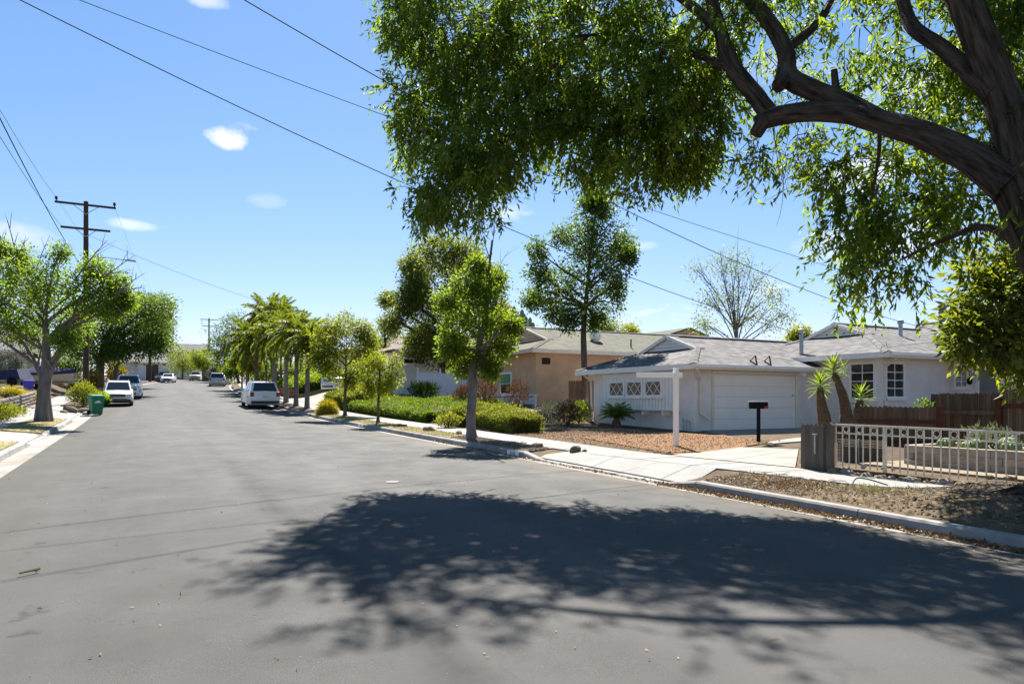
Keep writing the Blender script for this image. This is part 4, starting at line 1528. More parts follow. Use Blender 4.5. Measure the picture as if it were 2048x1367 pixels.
# sale sign post and mailbox
sx, sy_ = ground_xy(1352, 19.0)
sz = hgt(sx, sy_) + .02
sp_ = thing("sign_post", "white wooden sign post with empty crossarm on the dirt yard", "sign post", (sx, sy_, sz))
MB().box((sx, sy_, sz + 1.05), (.115, .11, 2.12)).build("post", M['white_paint'], sp_, bevel=.006)
arm = MB().box((sx - .48, sy_ + .1, sz + 1.92), (1.36, .06, .13), rotz=-.18)
arm.build("crossarm", M['white_paint'], sp_, bevel=.005)
mx, my = ground_xy(1517, 19.8)
mz = hgt(mx, my) + .02
mbx = thing("mailbox", "black mailbox with red flag on a black post by the driveway", "mailbox", (mx, my, mz))
MB().box((mx, my, mz + .47), (.075, .075, .95)).build("post", M['black_metal'], mbx)
MB().box((mx, my, mz + 1.04), (.55, .2, .19)).build("box", M['black_metal'], mbx, bevel=.012)
MB().box((mx - .281, my, mz + 1.04), (.012, .17, .16)).build("door", M['black_metal'], mbx)
MB().box((mx, my - .01, mz + 1.155), (.59, .25, .032)).build("lid", M['white_paint'], mbx)
MB().box((mx + .19, my - .112, mz + .985), (.15, .014, .06)).build("flag", M['red_paint'], mbx)

# house numbers on the kerbs (lettering on flat paint patches)
yk = 16.0


def kerb_number(txt, yk, side, ln=.62):
    x = (GUT_R + .006) if side > 0 else (GUT_L - .006)
    z = zroad(yk) + .075
    t = thing("kerb_number", ("white painted kerb patch with a black house number by the driveway" if txt == "8362" else
                              "faded kerb number patch near the young street trees" if side > 0 else "striped kerb number patch under the left tree"), "kerb number", (x, yk, z))
    sg = -1 if side > 0 else 1
    MB().box((x + sg * .002, yk, z - .003), (.012, ln, .105)).build("paint_patch", M['white_paint'], t)
    letters(txt, .115, M['dark'], "digits", t, (x + sg * .0095, yk, z - .003), FACE_X if side > 0 else (math.radians(90), 0, math.radians(90)), .001, 1.25)


kerb_number("8362", 15.98 + .4, 1)
kerb_number("8368", 30.9, 1, .75)
kerb_number("8361", 34.8, -1, .75)


def stone(px, py, d, r, label, grp, mat='rock', sd=3, flat=.75):
    p = at(px, py, d)
    me = rock_mesh("rock", M[mat], r, sd, flat)
    o = bpy.data.objects.new("rock", me)
    link(o)
    o.location = (p.x, p.y, hgt(p.x, p.y) + r * .35)
    o.rotation_euler = (0, 0, sd)
    tag(o, label, "rock", grp)
    ORG[o.name] = Vector(o.location)


PK = "rocks on the right parkway"
stone(1073, 902, 18.9, .16, "broad tan rock on the gravel parkway near the parkway tree", PK, 'rock', 3)
stone(1152, 908, 17.6, .15, "humped tan rock on the gravel parkway beside the driveway apron", PK, 'rock', 9, .9)
stone(1168, 909, 17.5, .07, "small dark stone touching the humped rock by the apron", PK, 'rock', 12)
stone(1010, 892, 19.9, .16, "flat pale stone between the parkway tree and the broad rock", PK, 'rock_grey', 5, .4)
stone(852, 864, 26.0, .15, "left of two dark stones on the dry lawn parkway", PK, 'rock', 14)
stone(863, 865, 25.8, .16, "right of two dark stones on the dry lawn parkway", PK, 'rock', 15)
stone(918, 869, 23.9, .13, "lone brown stone on dry grass just left of the parkway tree", PK, 'rock', 17)
LK = "rocks on the left parkway"
stone(140, 823, 39, .42, "large tan boulder left of the green bin", LK, 'rock', 21, .55)
stone(165, 823, 40, .4, "pale boulder at the foot of the utility pole", LK, 'rock_grey', 22, .7)
stone(174, 826, 39, .28, "small pale boulder beside the bin wheel", LK, 'rock_grey', 23, .6)
stone(128, 826, 38, .2, "small brown boulder at the left end of the boulder group", LK, 'rock', 24, .6)
tb = thing("log", "dark split log lying on the dry grass parkway", "log", at(800, 858, 28.3))
p = Vector(ground_xy(786, 28.6)).to_3d(), Vector(ground_xy(813, 28.4)).to_3d()
for q in p:
    q.z = hgt(q.x, q.y) + .06
MB().tube([p[0], (p[0] + p[1]) / 2 + Vector((0, .02, .01)), p[1]], [.06, .07, .05], 8, wob=.2).build("trunk_piece", M['bark_brown'], tb)
be = thing("brick_edging", "row of red bricks edging the small bed at the hedge end", "edging", at(870, 858, 27))
bem = MB().box((0, 0, 0), (.2, .1, .07)).mesh("brick", M['brick'])
e0, e1, e2 = Vector((11.1, 24.7, 0)), Vector((11.1, 22.7, 0)), Vector((12.4, 24.9, 0))
for a, b in ((e0, e1), (e0, e2)):
    n = int((b - a).length / .21)
    for i in range(n):
        q = a + (b - a) * ((i + .5) / n)
        part("brick", bem, be, (q.x, q.y, hgt(q.x, q.y) + .045), rotz=math.atan2((b - a).y, (b - a).x) + random.uniform(-.06, .06))
# manhole-like survey cover on the road
mcx, mcy = ground_xy(785, EYE / (171 / FPX + .0155))
mbc = MB().lathe((mcx, mcy, zroad(mcy) + .035), [(.13, 0), (.13, .022), (.09, .026), (.02, .027)], 18)
tag(mbc.alone("valve_cover", M['concrete'], (mcx, mcy, zroad(mcy) + .03)), "small pale round valve cover set in the asphalt", "cover")

# left bank: stone retaining wall and its stones
rw_ = thing("retaining_wall", "low wall of stacked grey stones along the left sidewalk", "wall", (-6.0, 44, 1.2))
bm1 = [rock_mesh("stone", M['retaining'], .2, 40 + k, .55) for k in range(4)]
MB().box((-6.2, 42, 1.25), (.2, 23, .9)).build("wall_core", M['retaining'], rw_)
for row in range(4):
    yy = 31.0 + (row % 2) * .2
    while yy < 54:
        part("stone", random.choice(bm1), rw_, (-6.07, yy, zroad(yy) + .3 + row * .19), rotz=math.pi / 2 + random.uniform(-.1, .1), scale=(1.25, .7, 1.0))
        yy += .46
# left driveway: boat on trailer, covered, blue bin
bx0, by0_ = ground_xy(80, 57)
bz = hgt(bx0, by0_) + .05
bt = thing("boat", "tan motorboat on a trailer under a navy cover in the left driveway", "boat", (bx0, by0_, bz))
rot = Matrix.Rotation(math.radians(-27), 3, 'Z')


def bl(pts):
    return [tuple(rot @ Vector(p_) + Vector((bx0, by0_, bz))) for p_ in pts]


def hullmesh(levels, st):
    mb = MB()
    n = len(levels[0])
    vs_ = []
    for lev in levels:
        vs_ += bl(lev)
    m = len(levels)
    fs = [(i * n + j, i * n + j + 1, (i + 1) * n + j + 1, (i + 1) * n + j) for i in range(m - 1) for j in range(n - 1)]
    fs += [tuple(range(n - 1, -1, -1)), tuple(range((m - 1) * n, m * n))]
    mb.add(vs_, fs)
    return mb


tan = pm("tan_gelcoat", (.52, .39, .23), (.58, .44, .27), 3, .35)
navy = pm("navy_canvas", (.02, .022, .06), (.035, .038, .09), 4, .85)
st = [(-2.6, .95, .5, .75), (-1.2, 1.0, .45, .72), (0.4, .98, .45, .75), (1.8, .7, .55, .85), (2.8, .12, .8, 1.0)]
hullmesh([[(x, -w, .55 + h * .75), (x, -w * .86, .6), (x, -w * .3, .36 + zz * .2), (x, w * .3, .36 + zz * .2), (x, w * .86, .6), (x, w, .55 + h * .75)] for x, w, zz, h in st], 0).build("hull", tan, bt, smooth=True)
hullmesh([[(x, -w * 1.03, .5 + h * .75), (x, -w * 1.02, .7 + h * .75), (x, -w * .45, .85 + h * .75 + .28 * max(0, 1 - abs(x) / 3)), (x, w * .45, .85 + h * .75 + .28 * max(0, 1 - abs(x) / 3)),
                (x, w * 1.02, .7 + h * .75), (x, w * 1.03, .5 + h * .75)] for x, w, zz, h in st], 0).build("cover", navy, bt)
tr_ = MB()
tr_.bar(bl([(-2.4, -.5, .42)])[0], bl([(3.3, -.05, .5)])[0], .09, .12)
tr_.bar(bl([(-2.4, .5, .42)])[0], bl([(3.3, .05, .5)])[0], .09, .12)
tr_.build("trailer", M['grey_metal'], bt)
for sd in (-1, 1):
    MB().tube(bl([(-.6, sd * .85 - .1, .32), (-.6, sd * .85 + .1, .32)]), .32, 16).build("wheel", M['black_metal'], bt)
cx_, cy_ = ground_xy(20, 52)
cz_ = hgt(cx_, cy_)
cv = thing("covered_trailer", "low trailer load under dark tarpaulin left of the blue bin", "trailer", (cx_, cy_, cz_))
b_ = MB()
b_.hexa([tuple(rot @ Vector(q) + Vector((cx_, cy_, cz_))) for q in ((-1.6, -.8, .5), (1.3, -.8, .5), (1.3, .8, .5), (-1.6, .8, .5), (-1.4, -.7, 1.0), (.9, -.6, 1.25), (.9, .6, 1.25), (-1.4, .7, 1.0))])
b_.build("tarpaulin", navy, cv)
for k in (-.7, .7):
    MB().tube([tuple(rot @ Vector((k, -.9, .33)) + Vector((cx_, cy_, cz_))), tuple(rot @ Vector((k, -.7, .33)) + Vector((cx_, cy_, cz_)))], .33, 14).build("wheel", M['black_metal'], cv)


def wheelie_bin(px, d, h, colr, label, rotz, logo=False, road=False):
    x, y = ground_xy(px, d)
    z = (zroad(y) + .01) if road else hgt(x, y) + .03
    t = thing("wheelie_bin", label, "bin", (x, y, z))
    R_ = Matrix.Rotation(rotz, 3, 'Z')
    L = lambda p: tuple(R_ @ Vector(p) + Vector((x, y, z)))
    mat = pm(label.split()[0] + "_plastic", *colr, 3, .45, .05)
    mb = MB()
    w0, d0, w1, d1 = .24, .26, .32, .36
    mb.hexa([L(p) for p in ((-w0, -d0, .04), (w0, -d0, .04), (w0, d0, .04), (-w0, d0, .04), (-w1, -d1, h - .1), (w1, -d1, h - .1), (w1, d1, h - .1), (-w1, d1, h - .1))])
    mb.hexa([L(p) for p in ((-w1 - .02, -d1 - .02, h - .16), (w1 + .02, -d1 - .02, h - .16), (w1 + .02, d1 + .02, h - .16), (-w1 - .02, d1 + .02, h - .16),
                            (-w1 - .025, -d1 - .025, h - .1), (w1 + .025, -d1 - .025, h - .1), (w1 + .025, d1 + .025, h - .1), (-w1 - .025, d1 + .025, h - .1))])
    mb.build("body", mat, t, bevel=.012)
    l2 = MB()
    l2.hexa([L(p) for p in ((-w1 - .03, -d1 - .05, h - .097), (w1 + .03, -d1 - .05, h - .097), (w1 + .03, d1 + .03, h - .097), (-w1 - .03, d1 + .03, h - .097),
                            (-w1 + .02, -d1, h - .03), (w1 - .02, -d1, h - .03), (w1 - .02, d1 - .02, h + .01), (-w1 + .02, d1 - .02, h + .01))])
    l2.build("lid", mat, t, bevel=.015)
    MB().tube([L((-w1, d1 + .02, h - .14)), L((-w1, d1 + .1, h - .13)), L((w1, d1 + .1, h - .13)), L((w1, d1 + .02, h - .14))], .016, 6).build("handle", mat, t)
    for sx_ in (-1, 1):
        MB().tube([L((sx_ * .27, d0 + .02, .14)), L((sx_ * .33, d0 + .02, .14))], .14, 16).build("wheel", M['black_metal'], t)
    if logo:
        lg = MB()
        pts = [(0, .0), (.1, .0), (.13, .03), (.06, .06), (.03, .12), (-.02, .08), (-.1, .05), (-.13, .01)]
        ctr = h * .62
        nrm_o = -.31 - .012
        f = lambda a, b2: L((a, -d0 - (d1 - d0) * ((ctr + b2 - .04) / (h - .14)) - .004, ctr + b2))
        lg.face(*[f(a * 1.2, b2) for a, b2 in pts])
        lg.face(*[f(a * 1.2, b2 - .035) for a, b2 in [(-.15, -.005), (.15, -.005), (.15, .012), (-.15, .012)]])
        lg.build("emblem", M['white_paint'], t)
    return t


wheelie_bin(192, 38.6, 1.12, ((.018, .16, .085), (.024, .19, .10)), "green wheelie bin standing in the left gutter before the parked cars", math.radians(200) + math.pi, True, True)
wheelie_bin(57, 50, 1.0, ((.05, .035, .30), (.07, .05, .36)), "blue wheelie bin in the left yard beside the covered boat", math.radians(10))

# ------------------------------------------------------------------ vehicles
M['tyre'] = pm("tyre_rubber", (.02, .02, .02), rough=.9)
M['rim'] = pm("alloy_rim", (.36, .37, .38), rough=.35, metal=.6)
M['car_white'] = pm("white_car_paint", (.72, .73, .74), rough=.25, spec=.5, coat=.6)
M['car_silver'] = pm("silver_car_paint", (.42, .43, .45), rough=.3, spec=.5, metal=.3, coat=.5)
M['car_tan'] = pm("tan_car_paint", (.42, .37, .28), rough=.3, spec=.5, coat=.5)
M['car_dark'] = pm("dark_car_paint", (.035, .037, .045), rough=.28, spec=.5, coat=.6)
M['car_glass'] = pm("car_glass", (.02, .024, .03), rough=.05, spec=.6)
M['clad'] = pm("grey_cladding", (.06, .062, .07), rough=.6)
M['lamp_clear'] = pm("clear_lamp", (.55, .57, .6), rough=.15, spec=.6)
M['lamp_red'] = pm("red_lamp", (.32, .012, .012), rough=.2, spec=.6)
M['chrome'] = pm("chrome_trim", (.5, .5, .52), rough=.2, metal=.8)


def vehicle(name, label, cat, loc, head, kind, paint, group=None, clad=None):
    """Front looks along local -Y. Every part in local coordinates of the root."""
    t = thing(name, label, cat, loc, group, rotz=head)
    S = {  # length, width, height, belt, hood z, wheel radius, greenhouse y: windscreen base, roof front, roof rear, tail base
        'wagon': (4.5, 1.8, 1.62, 1.02, .98, .34, -.95, -.25, 1.75, 2.12),
        'suv': (5.0, 2.0, 1.8, 1.16, 1.1, .38, -1.0, -.35, 2.05, 2.4),
        'sedan': (4.7, 1.8, 1.42, .94, .9, .32, -.9, -.15, 1.1, 1.75),
        'pickup': (5.6, 1.98, 1.9, 1.2, 1.16, .4, -1.05, -.45, .75, .95),
    }[kind]
    L, W, H, bz_, hz, wr_, ya_, yb_, yc_, yd_ = S
    hw_ = W / 2
    l2 = L / 2
    g = .2 if kind != 'pickup' else .3
    if kind == 'pickup':
        stn = [(-l2, .62, .45, .84), (-l2 + .12, .46, hz - .08, .96), (-l2 + .5, g, hz - .01, 1), (ya_, g, hz, 1), (yd_, g, bz_, 1), (l2 - .1, g, bz_, 1), (l2, .42, bz_ - .04, .97)]
    elif kind == 'sedan':
        stn = [(-l2, .42, .66, .8), (-l2 + .15, .26, hz - .12, .95), (-l2 + .6, g, hz - .04, 1), (ya_, g, bz_, 1), (0.8, g, bz_, 1), (yd_, g, bz_ + .02, 1), (l2 - .12, .28, bz_, .95), (l2, .42, bz_ - .12, .86)]
    else:
        stn = [(-l2, .42, .74, .82), (-l2 + .14, .26, hz - .14, .95), (-l2 + .55, g, hz - .03, 1), (ya_, g, bz_ - .01, 1), (.9, g, bz_, 1), (l2 - .25, g, bz_ + .02, 1), (l2 - .05, .28, bz_, .97), (l2, .42, bz_ - .1, .92)]
    mb = MB()
    vs_ = []
    for (yy, zb, zt, wf_) in stn:
        w = hw_ * wf_
        zm = zb + (zt - zb) * .55
        vs_ += [(-w * .9, yy, zb), (-w, yy, zb + .1), (-w * 1.0, yy, zm), (-w * .95, yy, zt - .05), (-w * .86, yy, zt), (0, yy, zt + .025),
                (w * .86, yy, zt), (w * .95, yy, zt - .05), (w * 1.0, yy, zm), (w, yy, zb + .1), (w * .9, yy, zb)]
    n = 11
    m = len(stn)
    fs = [(i * n + j, (i + 1) * n + j, (i + 1) * n + (j + 1) % n, i * n + (j + 1) % n) for i in range(m - 1) for j in range(n)]
    fs += [tuple(range(n)), tuple(range(m * n - 1, (m - 1) * n - 1, -1))]
    mb.add(vs_, fs)
    body = mb.build("body", paint, t, smooth=True, local=True)
    # cabin
    wb, wr2 = hw_ * .9, hw_ * .74
    cab = MB()
    zr_ = H - .05
    base = [(-wb, ya_, bz_ - .03), (wb, ya_, bz_ - .03), (wb, yd_, bz_ - .03), (-wb, yd_, bz_ - .03)]
    top = [(-wr2, yb_, zr_), (wr2, yb_, zr_), (wr2, yc_, zr_), (-wr2, yc_, zr_)]
    cab.hexa(base + top)
    roof = [(-wr2 * .9, yb_ + .1, H), (wr2 * .9, yb_ + .1, H), (wr2 * .9, yc_ - .08, H), (-wr2 * .9, yc_ - .08, H)]
    cab.hexa(top + roof)
    cab.build("cabin", paint, t, local=True, bevel=.03)

    def quad(A, B, C_, D, f, mat, nm, off=.012):
        A, B, C_, D = map(Vector, (A, B, C_, D))
        ctr = (A + B + C_ + D) / 4
        nrm_ = (B - A).cross(D - A).normalized()
        if nrm_.dot(ctr - Vector((0, (ya_ + yd_) / 2, bz_))) < 0:
            nrm_ = -nrm_
        q = [ctr + (p_ - ctr) * f + nrm_ * off for p_ in (A, B, C_, D)]
        r = [p_ - nrm_ * .03 for p_ in q]
        return MB().hexa(r + q).build(nm, mat, t, local=True)
    quad(base[0], base[1], top[1], top[0], .88, M['car_glass'], "windscreen")
    quad(base[3], base[2], top[2], top[3], .86, M['car_glass'], "rear_window")
    for sd, (b0, b1, t1, t0) in ((-1, (base[0], base[3], top[3], top[0])), (1, (base[1], base[2], top[2], top[1]))):
        b0, b1, t1, t0 = map(Vector, (b0, b1, t1, t0))
        cuts = (0.04, .34, .66, .97) if kind in ('wagon', 'suv') else (.06, .5, .95)
        for a_, c_ in zip(cuts[:-1], cuts[1:]):
            quad(b0.lerp(b1, a_), b0.lerp(b1, c_), t0.lerp(t1, c_), t0.lerp(t1, a_), .86, M['car_glass'], "side_window")
    # wheels
    for sx_ in (-1, 1):
        for yy in (-l2 + .9, l2 - .95):
            wl = MB().tube([(sx_ * (hw_ - .22), yy, wr_), (sx_ * (hw_ - .01), yy, wr_)], wr_, 18).build("wheel", M['tyre'], t, local=True)
            MB().tube([(sx_ * (hw_ - .02), yy, wr_), (sx_ * (hw_ + .004), yy, wr_)], [wr_ * .66, wr_ * .6], 12).build("rim", M['rim'], wl, local=True)
            ar = MB()
            k = 12
            vv = []
            for r_ in (wr_ * 1.02, wr_ * 1.2):
                for i in range(k + 1):
                    a = math.pi * i / k
                    vv.append((sx_ * (hw_ + .006), yy + r_ * math.cos(a), wr_ + r_ * math.sin(a)))
            ar.add(vv, [(i, i + 1, k + 2 + i, k + 1 + i) for i in range(k)])
            ar.build("wheel_arch", clad or M['clad'], t, local=True)
        MB().hexa([(sx_ * hw_ * .99, ya_ + .12, bz_ - .02), (sx_ * (hw_ + .2), ya_ + .1, bz_), (sx_ * (hw_ + .2), ya_ + .22, bz_), (sx_ * hw_ * .99, ya_ + .24, bz_ - .02),
                   (sx_ * hw_ * .99, ya_ + .12, bz_ + .05), (sx_ * (hw_ + .2), ya_ + .1, bz_ + .15), (sx_ * (hw_ + .2), ya_ + .22, bz_ + .15), (sx_ * hw_ * .99, ya_ + .24, bz_ + .05)]).build("mirror", paint if kind != 'wagon' else M['car_dark'], t, local=True)
        # lamps
        zl = hz - .2
        MB().hexa([(sx_ * hw_ * .52, -l2 - .01, zl - .07), (sx_ * hw_ * .9, -l2 + .1, zl - .06), (sx_ * hw_ * .9, -l2 + .2, zl - .06), (sx_ * hw_ * .52, -l2 + .1, zl - .07),
                   (sx_ * hw_ * .52, -l2 + .02, zl + .03), (sx_ * hw_ * .93, -l2 + .12, zl + .1), (sx_ * hw_ * .93, -l2 + .25, zl + .1), (sx_ * hw_ * .52, -l2 + .12, zl + .03)]).build("headlight", M['lamp_clear'], t, local=True)
        z2 = bz_ - .2
        MB().box((sx_ * hw_ * .84, l2 - .05, z2), (hw_ * .24, .14, .3 if kind in ('suv', 'pickup') else .16)).build("taillight", M['lamp_red'], t, local=True, bevel=.02)
    MB().box((0, -l2 + .0, .42), (W * .6, .12, .15)).build("air_intake", M['car_dark'], t, local=True, bevel=.02)
    MB().box((0, -l2 - .0, hz - .26), (W * .5, .1, .2)).build("grille", M['car_dark'], t, local=True, bevel=.02)
    MB().box((0, -l2 - .002, hz - .175), (W * .42, .1, .02)).build("grille_bar", M['chrome'], t, local=True)
    MB().hexa([(-hw_ * .9, -l2 + .05, .24), (hw_ * .9, -l2 + .05, .24), (hw_ * .95, -l2 + .3, .24), (-hw_ * .95, -l2 + .3, .24),
               (-hw_ * .78, -l2 - .02, .46), (hw_ * .78, -l2 - .02, .46), (hw_ * 1.0, -l2 + .3, .46), (-hw_ * 1.0, -l2 + .3, .46)]).build("front_bumper", clad or paint, t, local=True, bevel=.02)
    MB().hexa([(-hw_ * .92, l2 - .25, .3), (hw_ * .92, l2 - .25, .3), (hw_ * .88, l2 + .0, .32), (-hw_ * .88, l2 + .0, .32),
               (-hw_ * .96, l2 - .25, .52), (hw_ * .96, l2 - .25, .52), (hw_ * .9, l2 + .03, .52), (-hw_ * .9, l2 + .03, .52)]).build("rear_bumper", clad or paint, t, local=True, bevel=.02)
    MB().box((0, l2 + .01, .8), (.3, .02, .15)).build("number_plate", M['lamp_clear'], t, local=True)
    MB().box((0, 0, .24), (W * .8, L * .8, .1)).build("underbody", M['dark'], t, local=True)
    if kind in ('wagon', 'suv'):
        for sx_ in (-1, 1):
            MB().tube([(sx_ * wr2 * .88, yb_ + .15, H), (sx_ * wr2 * .88, yb_ + .25, H + .05), (sx_ * wr2 * .88, yc_ - .3, H + .05), (sx_ * wr2 * .88, yc_ - .15, H)], .018, 6).build("roof_rail", M['clad'], t, local=True)
    return t


def vloc(x, y):
    return (x, y, zroad(y) + .04)


VG = "cars parked along the street"
pitch = lambda y: math.atan((zroad(y + 2) - zroad(y - 2)) / 4)
for args in (
    ("parked_car", "white crossover wagon with dark lower trim parked behind the green bin", "car", vloc(-1.38, 55.6), 0, 'wagon', M['car_white'], VG, M['clad']),
    ("pickup_truck", "white pickup truck parked right behind the white crossover wagon", "truck", vloc(-.9, 67.2), -.02, 'pickup', M['car_white'], VG, None),
    ("parked_car", "small white sedan parked at the left bend before the far bungalow", "car", vloc(3.75, 121), -.15, 'sedan', M['car_white'], VG, None),
    ("parked_car", "dark van in front of the brown garage behind the white sedan", "car", (x_on(331, 128), 128, hgt(x_on(331, 128), 128) + .05), -.3, 'suv', M['car_dark'], VG, None),
    ("parked_car", "tan sport utility car parked farthest up the street", "car", vloc(9.5, 150), -.22, 'suv', M['car_tan'], VG, None),
    ("parked_car", "silver car seen from behind beyond the palms on the right", "car", vloc(9.1, 103.0), math.pi - .09, 'suv', M['car_silver'], VG, None),
    ("parked_car", "dark car half hidden ahead of the silver car on the right", "car", vloc(10.1, 110), math.pi - .12, 'sedan', M['car_dark'], VG, None),
    ("parked_car", "white sport utility car with black rear window parked beside the palms", "car", vloc(7.4, 52.3), math.pi, 'suv', M['car_white'], VG, M['clad']),
):
    v = vehicle(*args)
    pt = pitch(args[3][1])
    back = abs(args[4]) > 1.5
    v.rotation_euler = (-pt if back else pt, 0, args[4])
px_, py_ = ground_xy(712, 56)
vehicle("pickup_truck", "white pickup truck side-on in the driveway behind the lime green tree", "truck", (px_, py_, hgt(px_, py_) + .05), math.radians(-64), 'pickup', M['car_white'], None, None)
clip_patch("house_driveway", [(10.95, 51), (19, 51), (19, 61), (10.95, 61)], M['concrete_old'], .03, 1.0)
bwk = thing("brick_planter", "low red brick planter wall beyond the palm trunks", "planter", (11.6, 62, 2.0))
bkm = MB().box((0, 0, 0), (.2, .6, .16)).mesh("brick", M['brick'])
for row in range(5):
    for k in range(20):
        part("brick", bkm, bwk, (11.5, 62 + (k + (row % 2) * .5) * .62, hgt(11.6, 62 + k * .62) - .05 + row * .17))


# ------------------------------------------------------------------ poles and wires
def insul(mb, x, y, z, s=1.0):
    mb.lathe((x, y, z), [(.025 * s, 0), (.025 * s, .08 * s), (.07 * s, .09 * s), (.07 * s, .14 * s), (.04 * s, .16 * s), (.06 * s, .17 * s), (.06 * s, .22 * s), (.02 * s, .24 * s)], 8)


def utility_pole(x, y, top, label, arms, lamp=None, r=.16, grp="utility poles"):
    z0 = hgt(x, y) - .2
    t = thing("utility_pole", label, "utility pole", (x, y, z0), grp)
    MB().tube([(x, y, z0), (x, y, (z0 + top) / 2), (x, y, top)], [r * 1.1, r, r * .8], 12).build("pole", M['wood_pole'], t, smooth=True)
    for z, hl, ins in arms:
        MB().box((x, y - .17, z), (hl * 2, .1, .13)).build("crossarm", M['wood_pole'], t)
        br = MB()
        for sd in (-1, 1):
            br.bar((x + sd * hl * .42, y - .18, z - .05), (x, y - .18, z - hl * .36), .04, .02, up=(0, 1, 0))
        br.build("brace", M['grey_metal'], t)
        for f in ins:
            mi = MB()
            insul(mi, x + hl * f, y - .17, z + .06, 1.3)
            mi.build("insulator", M['black_metal'], t)
    if lamp:
        z, ln = lamp
        MB().tube([(x + .1, y, z), (x + ln * .5, y - .3, z + .12), (x + ln, y - .5, z + .02)], .028, 8).build("lamp_arm", M['grey_metal'], t)
        lm = MB()
        lm.hexa([(x + ln - .05, y - .6, z - .02), (x + ln + .62, y - .72, z - .07), (x + ln + .62, y - .52, z - .07), (x + ln - .05, y - .42, z - .02),
                 (x + ln - .05, y - .58, z + .07), (x + ln + .55, y - .7, z + .06), (x + ln + .55, y - .54, z + .06), (x + ln - .05, y - .44, z + .07)])
        lm.build("lamp_head", M['grey_metal'], t, bevel=.02)
    return t


P1 = Vector((*ground_xy(172, 46.3), 0))
T1 = z_at(403, P1.x, P1.y)
A1, A2 = z_at(411, P1.x, P1.y), z_at(459, P1.x, P1.y)
utility_pole(P1.x, P1.y, T1, "tall brown utility pole with two crossarms and a street lamp behind the left tree", [(A1, 1.72, (-.95, .95)), (A2, 1.4, ())], (z_at(517, P1.x, P1.y), 2.3), .17)
P0 = Vector((-3.45, 15.8, 0))
utility_pole(P0.x, P0.y, 12.9, "brown utility pole at the left kerb before the multi-stemmed street tree", [(12.6, 1.72, (-.95, .95)), (11.1, 1.4, ())], None, .17)
P2 = Vector((*ground_xy(300, 108), 0))
T2 = z_at(600, P2.x, P2.y)
utility_pole(P2.x, P2.y, T2, "thin dark utility pole rising behind the dense left street tree", [(z_at(606, P2.x, P2.y), 1.5, (-.9, .9))], None, .2)
P3 = Vector((*ground_xy(418, 152), 0))
T3 = z_at(636, P3.x, P3.y)
utility_pole(P3.x, P3.y, T3, "distant utility pole with two crossarms against the sky near the palms", [(z_at(639, P3.x, P3.y), 1.7, ()), (z_at(652, P3.x, P3.y), 1.4, ())], (z_at(688, P3.x, P3.y), -1.6), .17)


def wire(a, b, sag, label, r=.011, grp="overhead wires"):
    a, b = Vector(a), Vector(b)
    pts = [a.lerp(b, i / 24) - Vector((0, 0, sag * 4 * (i / 24) * (1 - i / 24))) for i in range(25)]
    o = MB().tube(pts, r * .8, 5).alone("overhead_wire", M['wire'], a)
    tag(o, label, "wire", grp)
    return o


wire((P0.x, P0.y, 9.67), at(1602, 668, 27), .61, "service wire running from upper left down to the garage roof", .013)
wire((P0.x + .1, P0.y, 9.86), at(1990, 625, 26), .46, "thin wire crossing high above the street towards the porch roof", .009)
eb = at(1868, 660, 31)
dd = Vector((1.6, 14.72, 10.12)) - eb
wire(eb + dd * 1.25 + Vector((0, 0, .55)), eb, 1.35, "service wire passing behind the big tree to the main roof", .014)
wire((P0.x - 1.6, P0.y, 12.85), (P1.x - 1.62, P1.y - .17, A1 + .25), .55, "outer top wire between the left poles", .011)
wire((P0.x - 1.2, P0.y, 11.2), (P1.x - 1.35, P1.y - .17, A2 + .05), .5, "second wire between the left poles", .013)
wire((P0.x, P0.y, 9.6), (P1.x, P1.y - .2, z_at(545, P1.x, P1.y)), .45, "thick lower cable between the left poles", .02)
wire((P1.x, P1.y, A2 - .3), at(775, 668, 56.5), .7, "wire leaving the lamp pole across the street", .012)
wire((P1.x - 1.6, P1.y, A1 + .2), (P2.x - 1.2, P2.y, T2), .9, "outer wire from the lamp pole to the next pole", .008)
wire((P1.x + 1.6, P1.y, A1 + .2), (P2.x + 1.2, P2.y, T2), .9, "inner wire from the lamp pole to the next pole", .008)


# ------------------------------------------------------------------ leaves and trees
def nrm(v):
    return v / np.maximum(1e-9, np.linalg.norm(v, axis=-1, keepdims=True))


def rdir(n, g):
    return nrm(g.normal(size=(n, 3)))


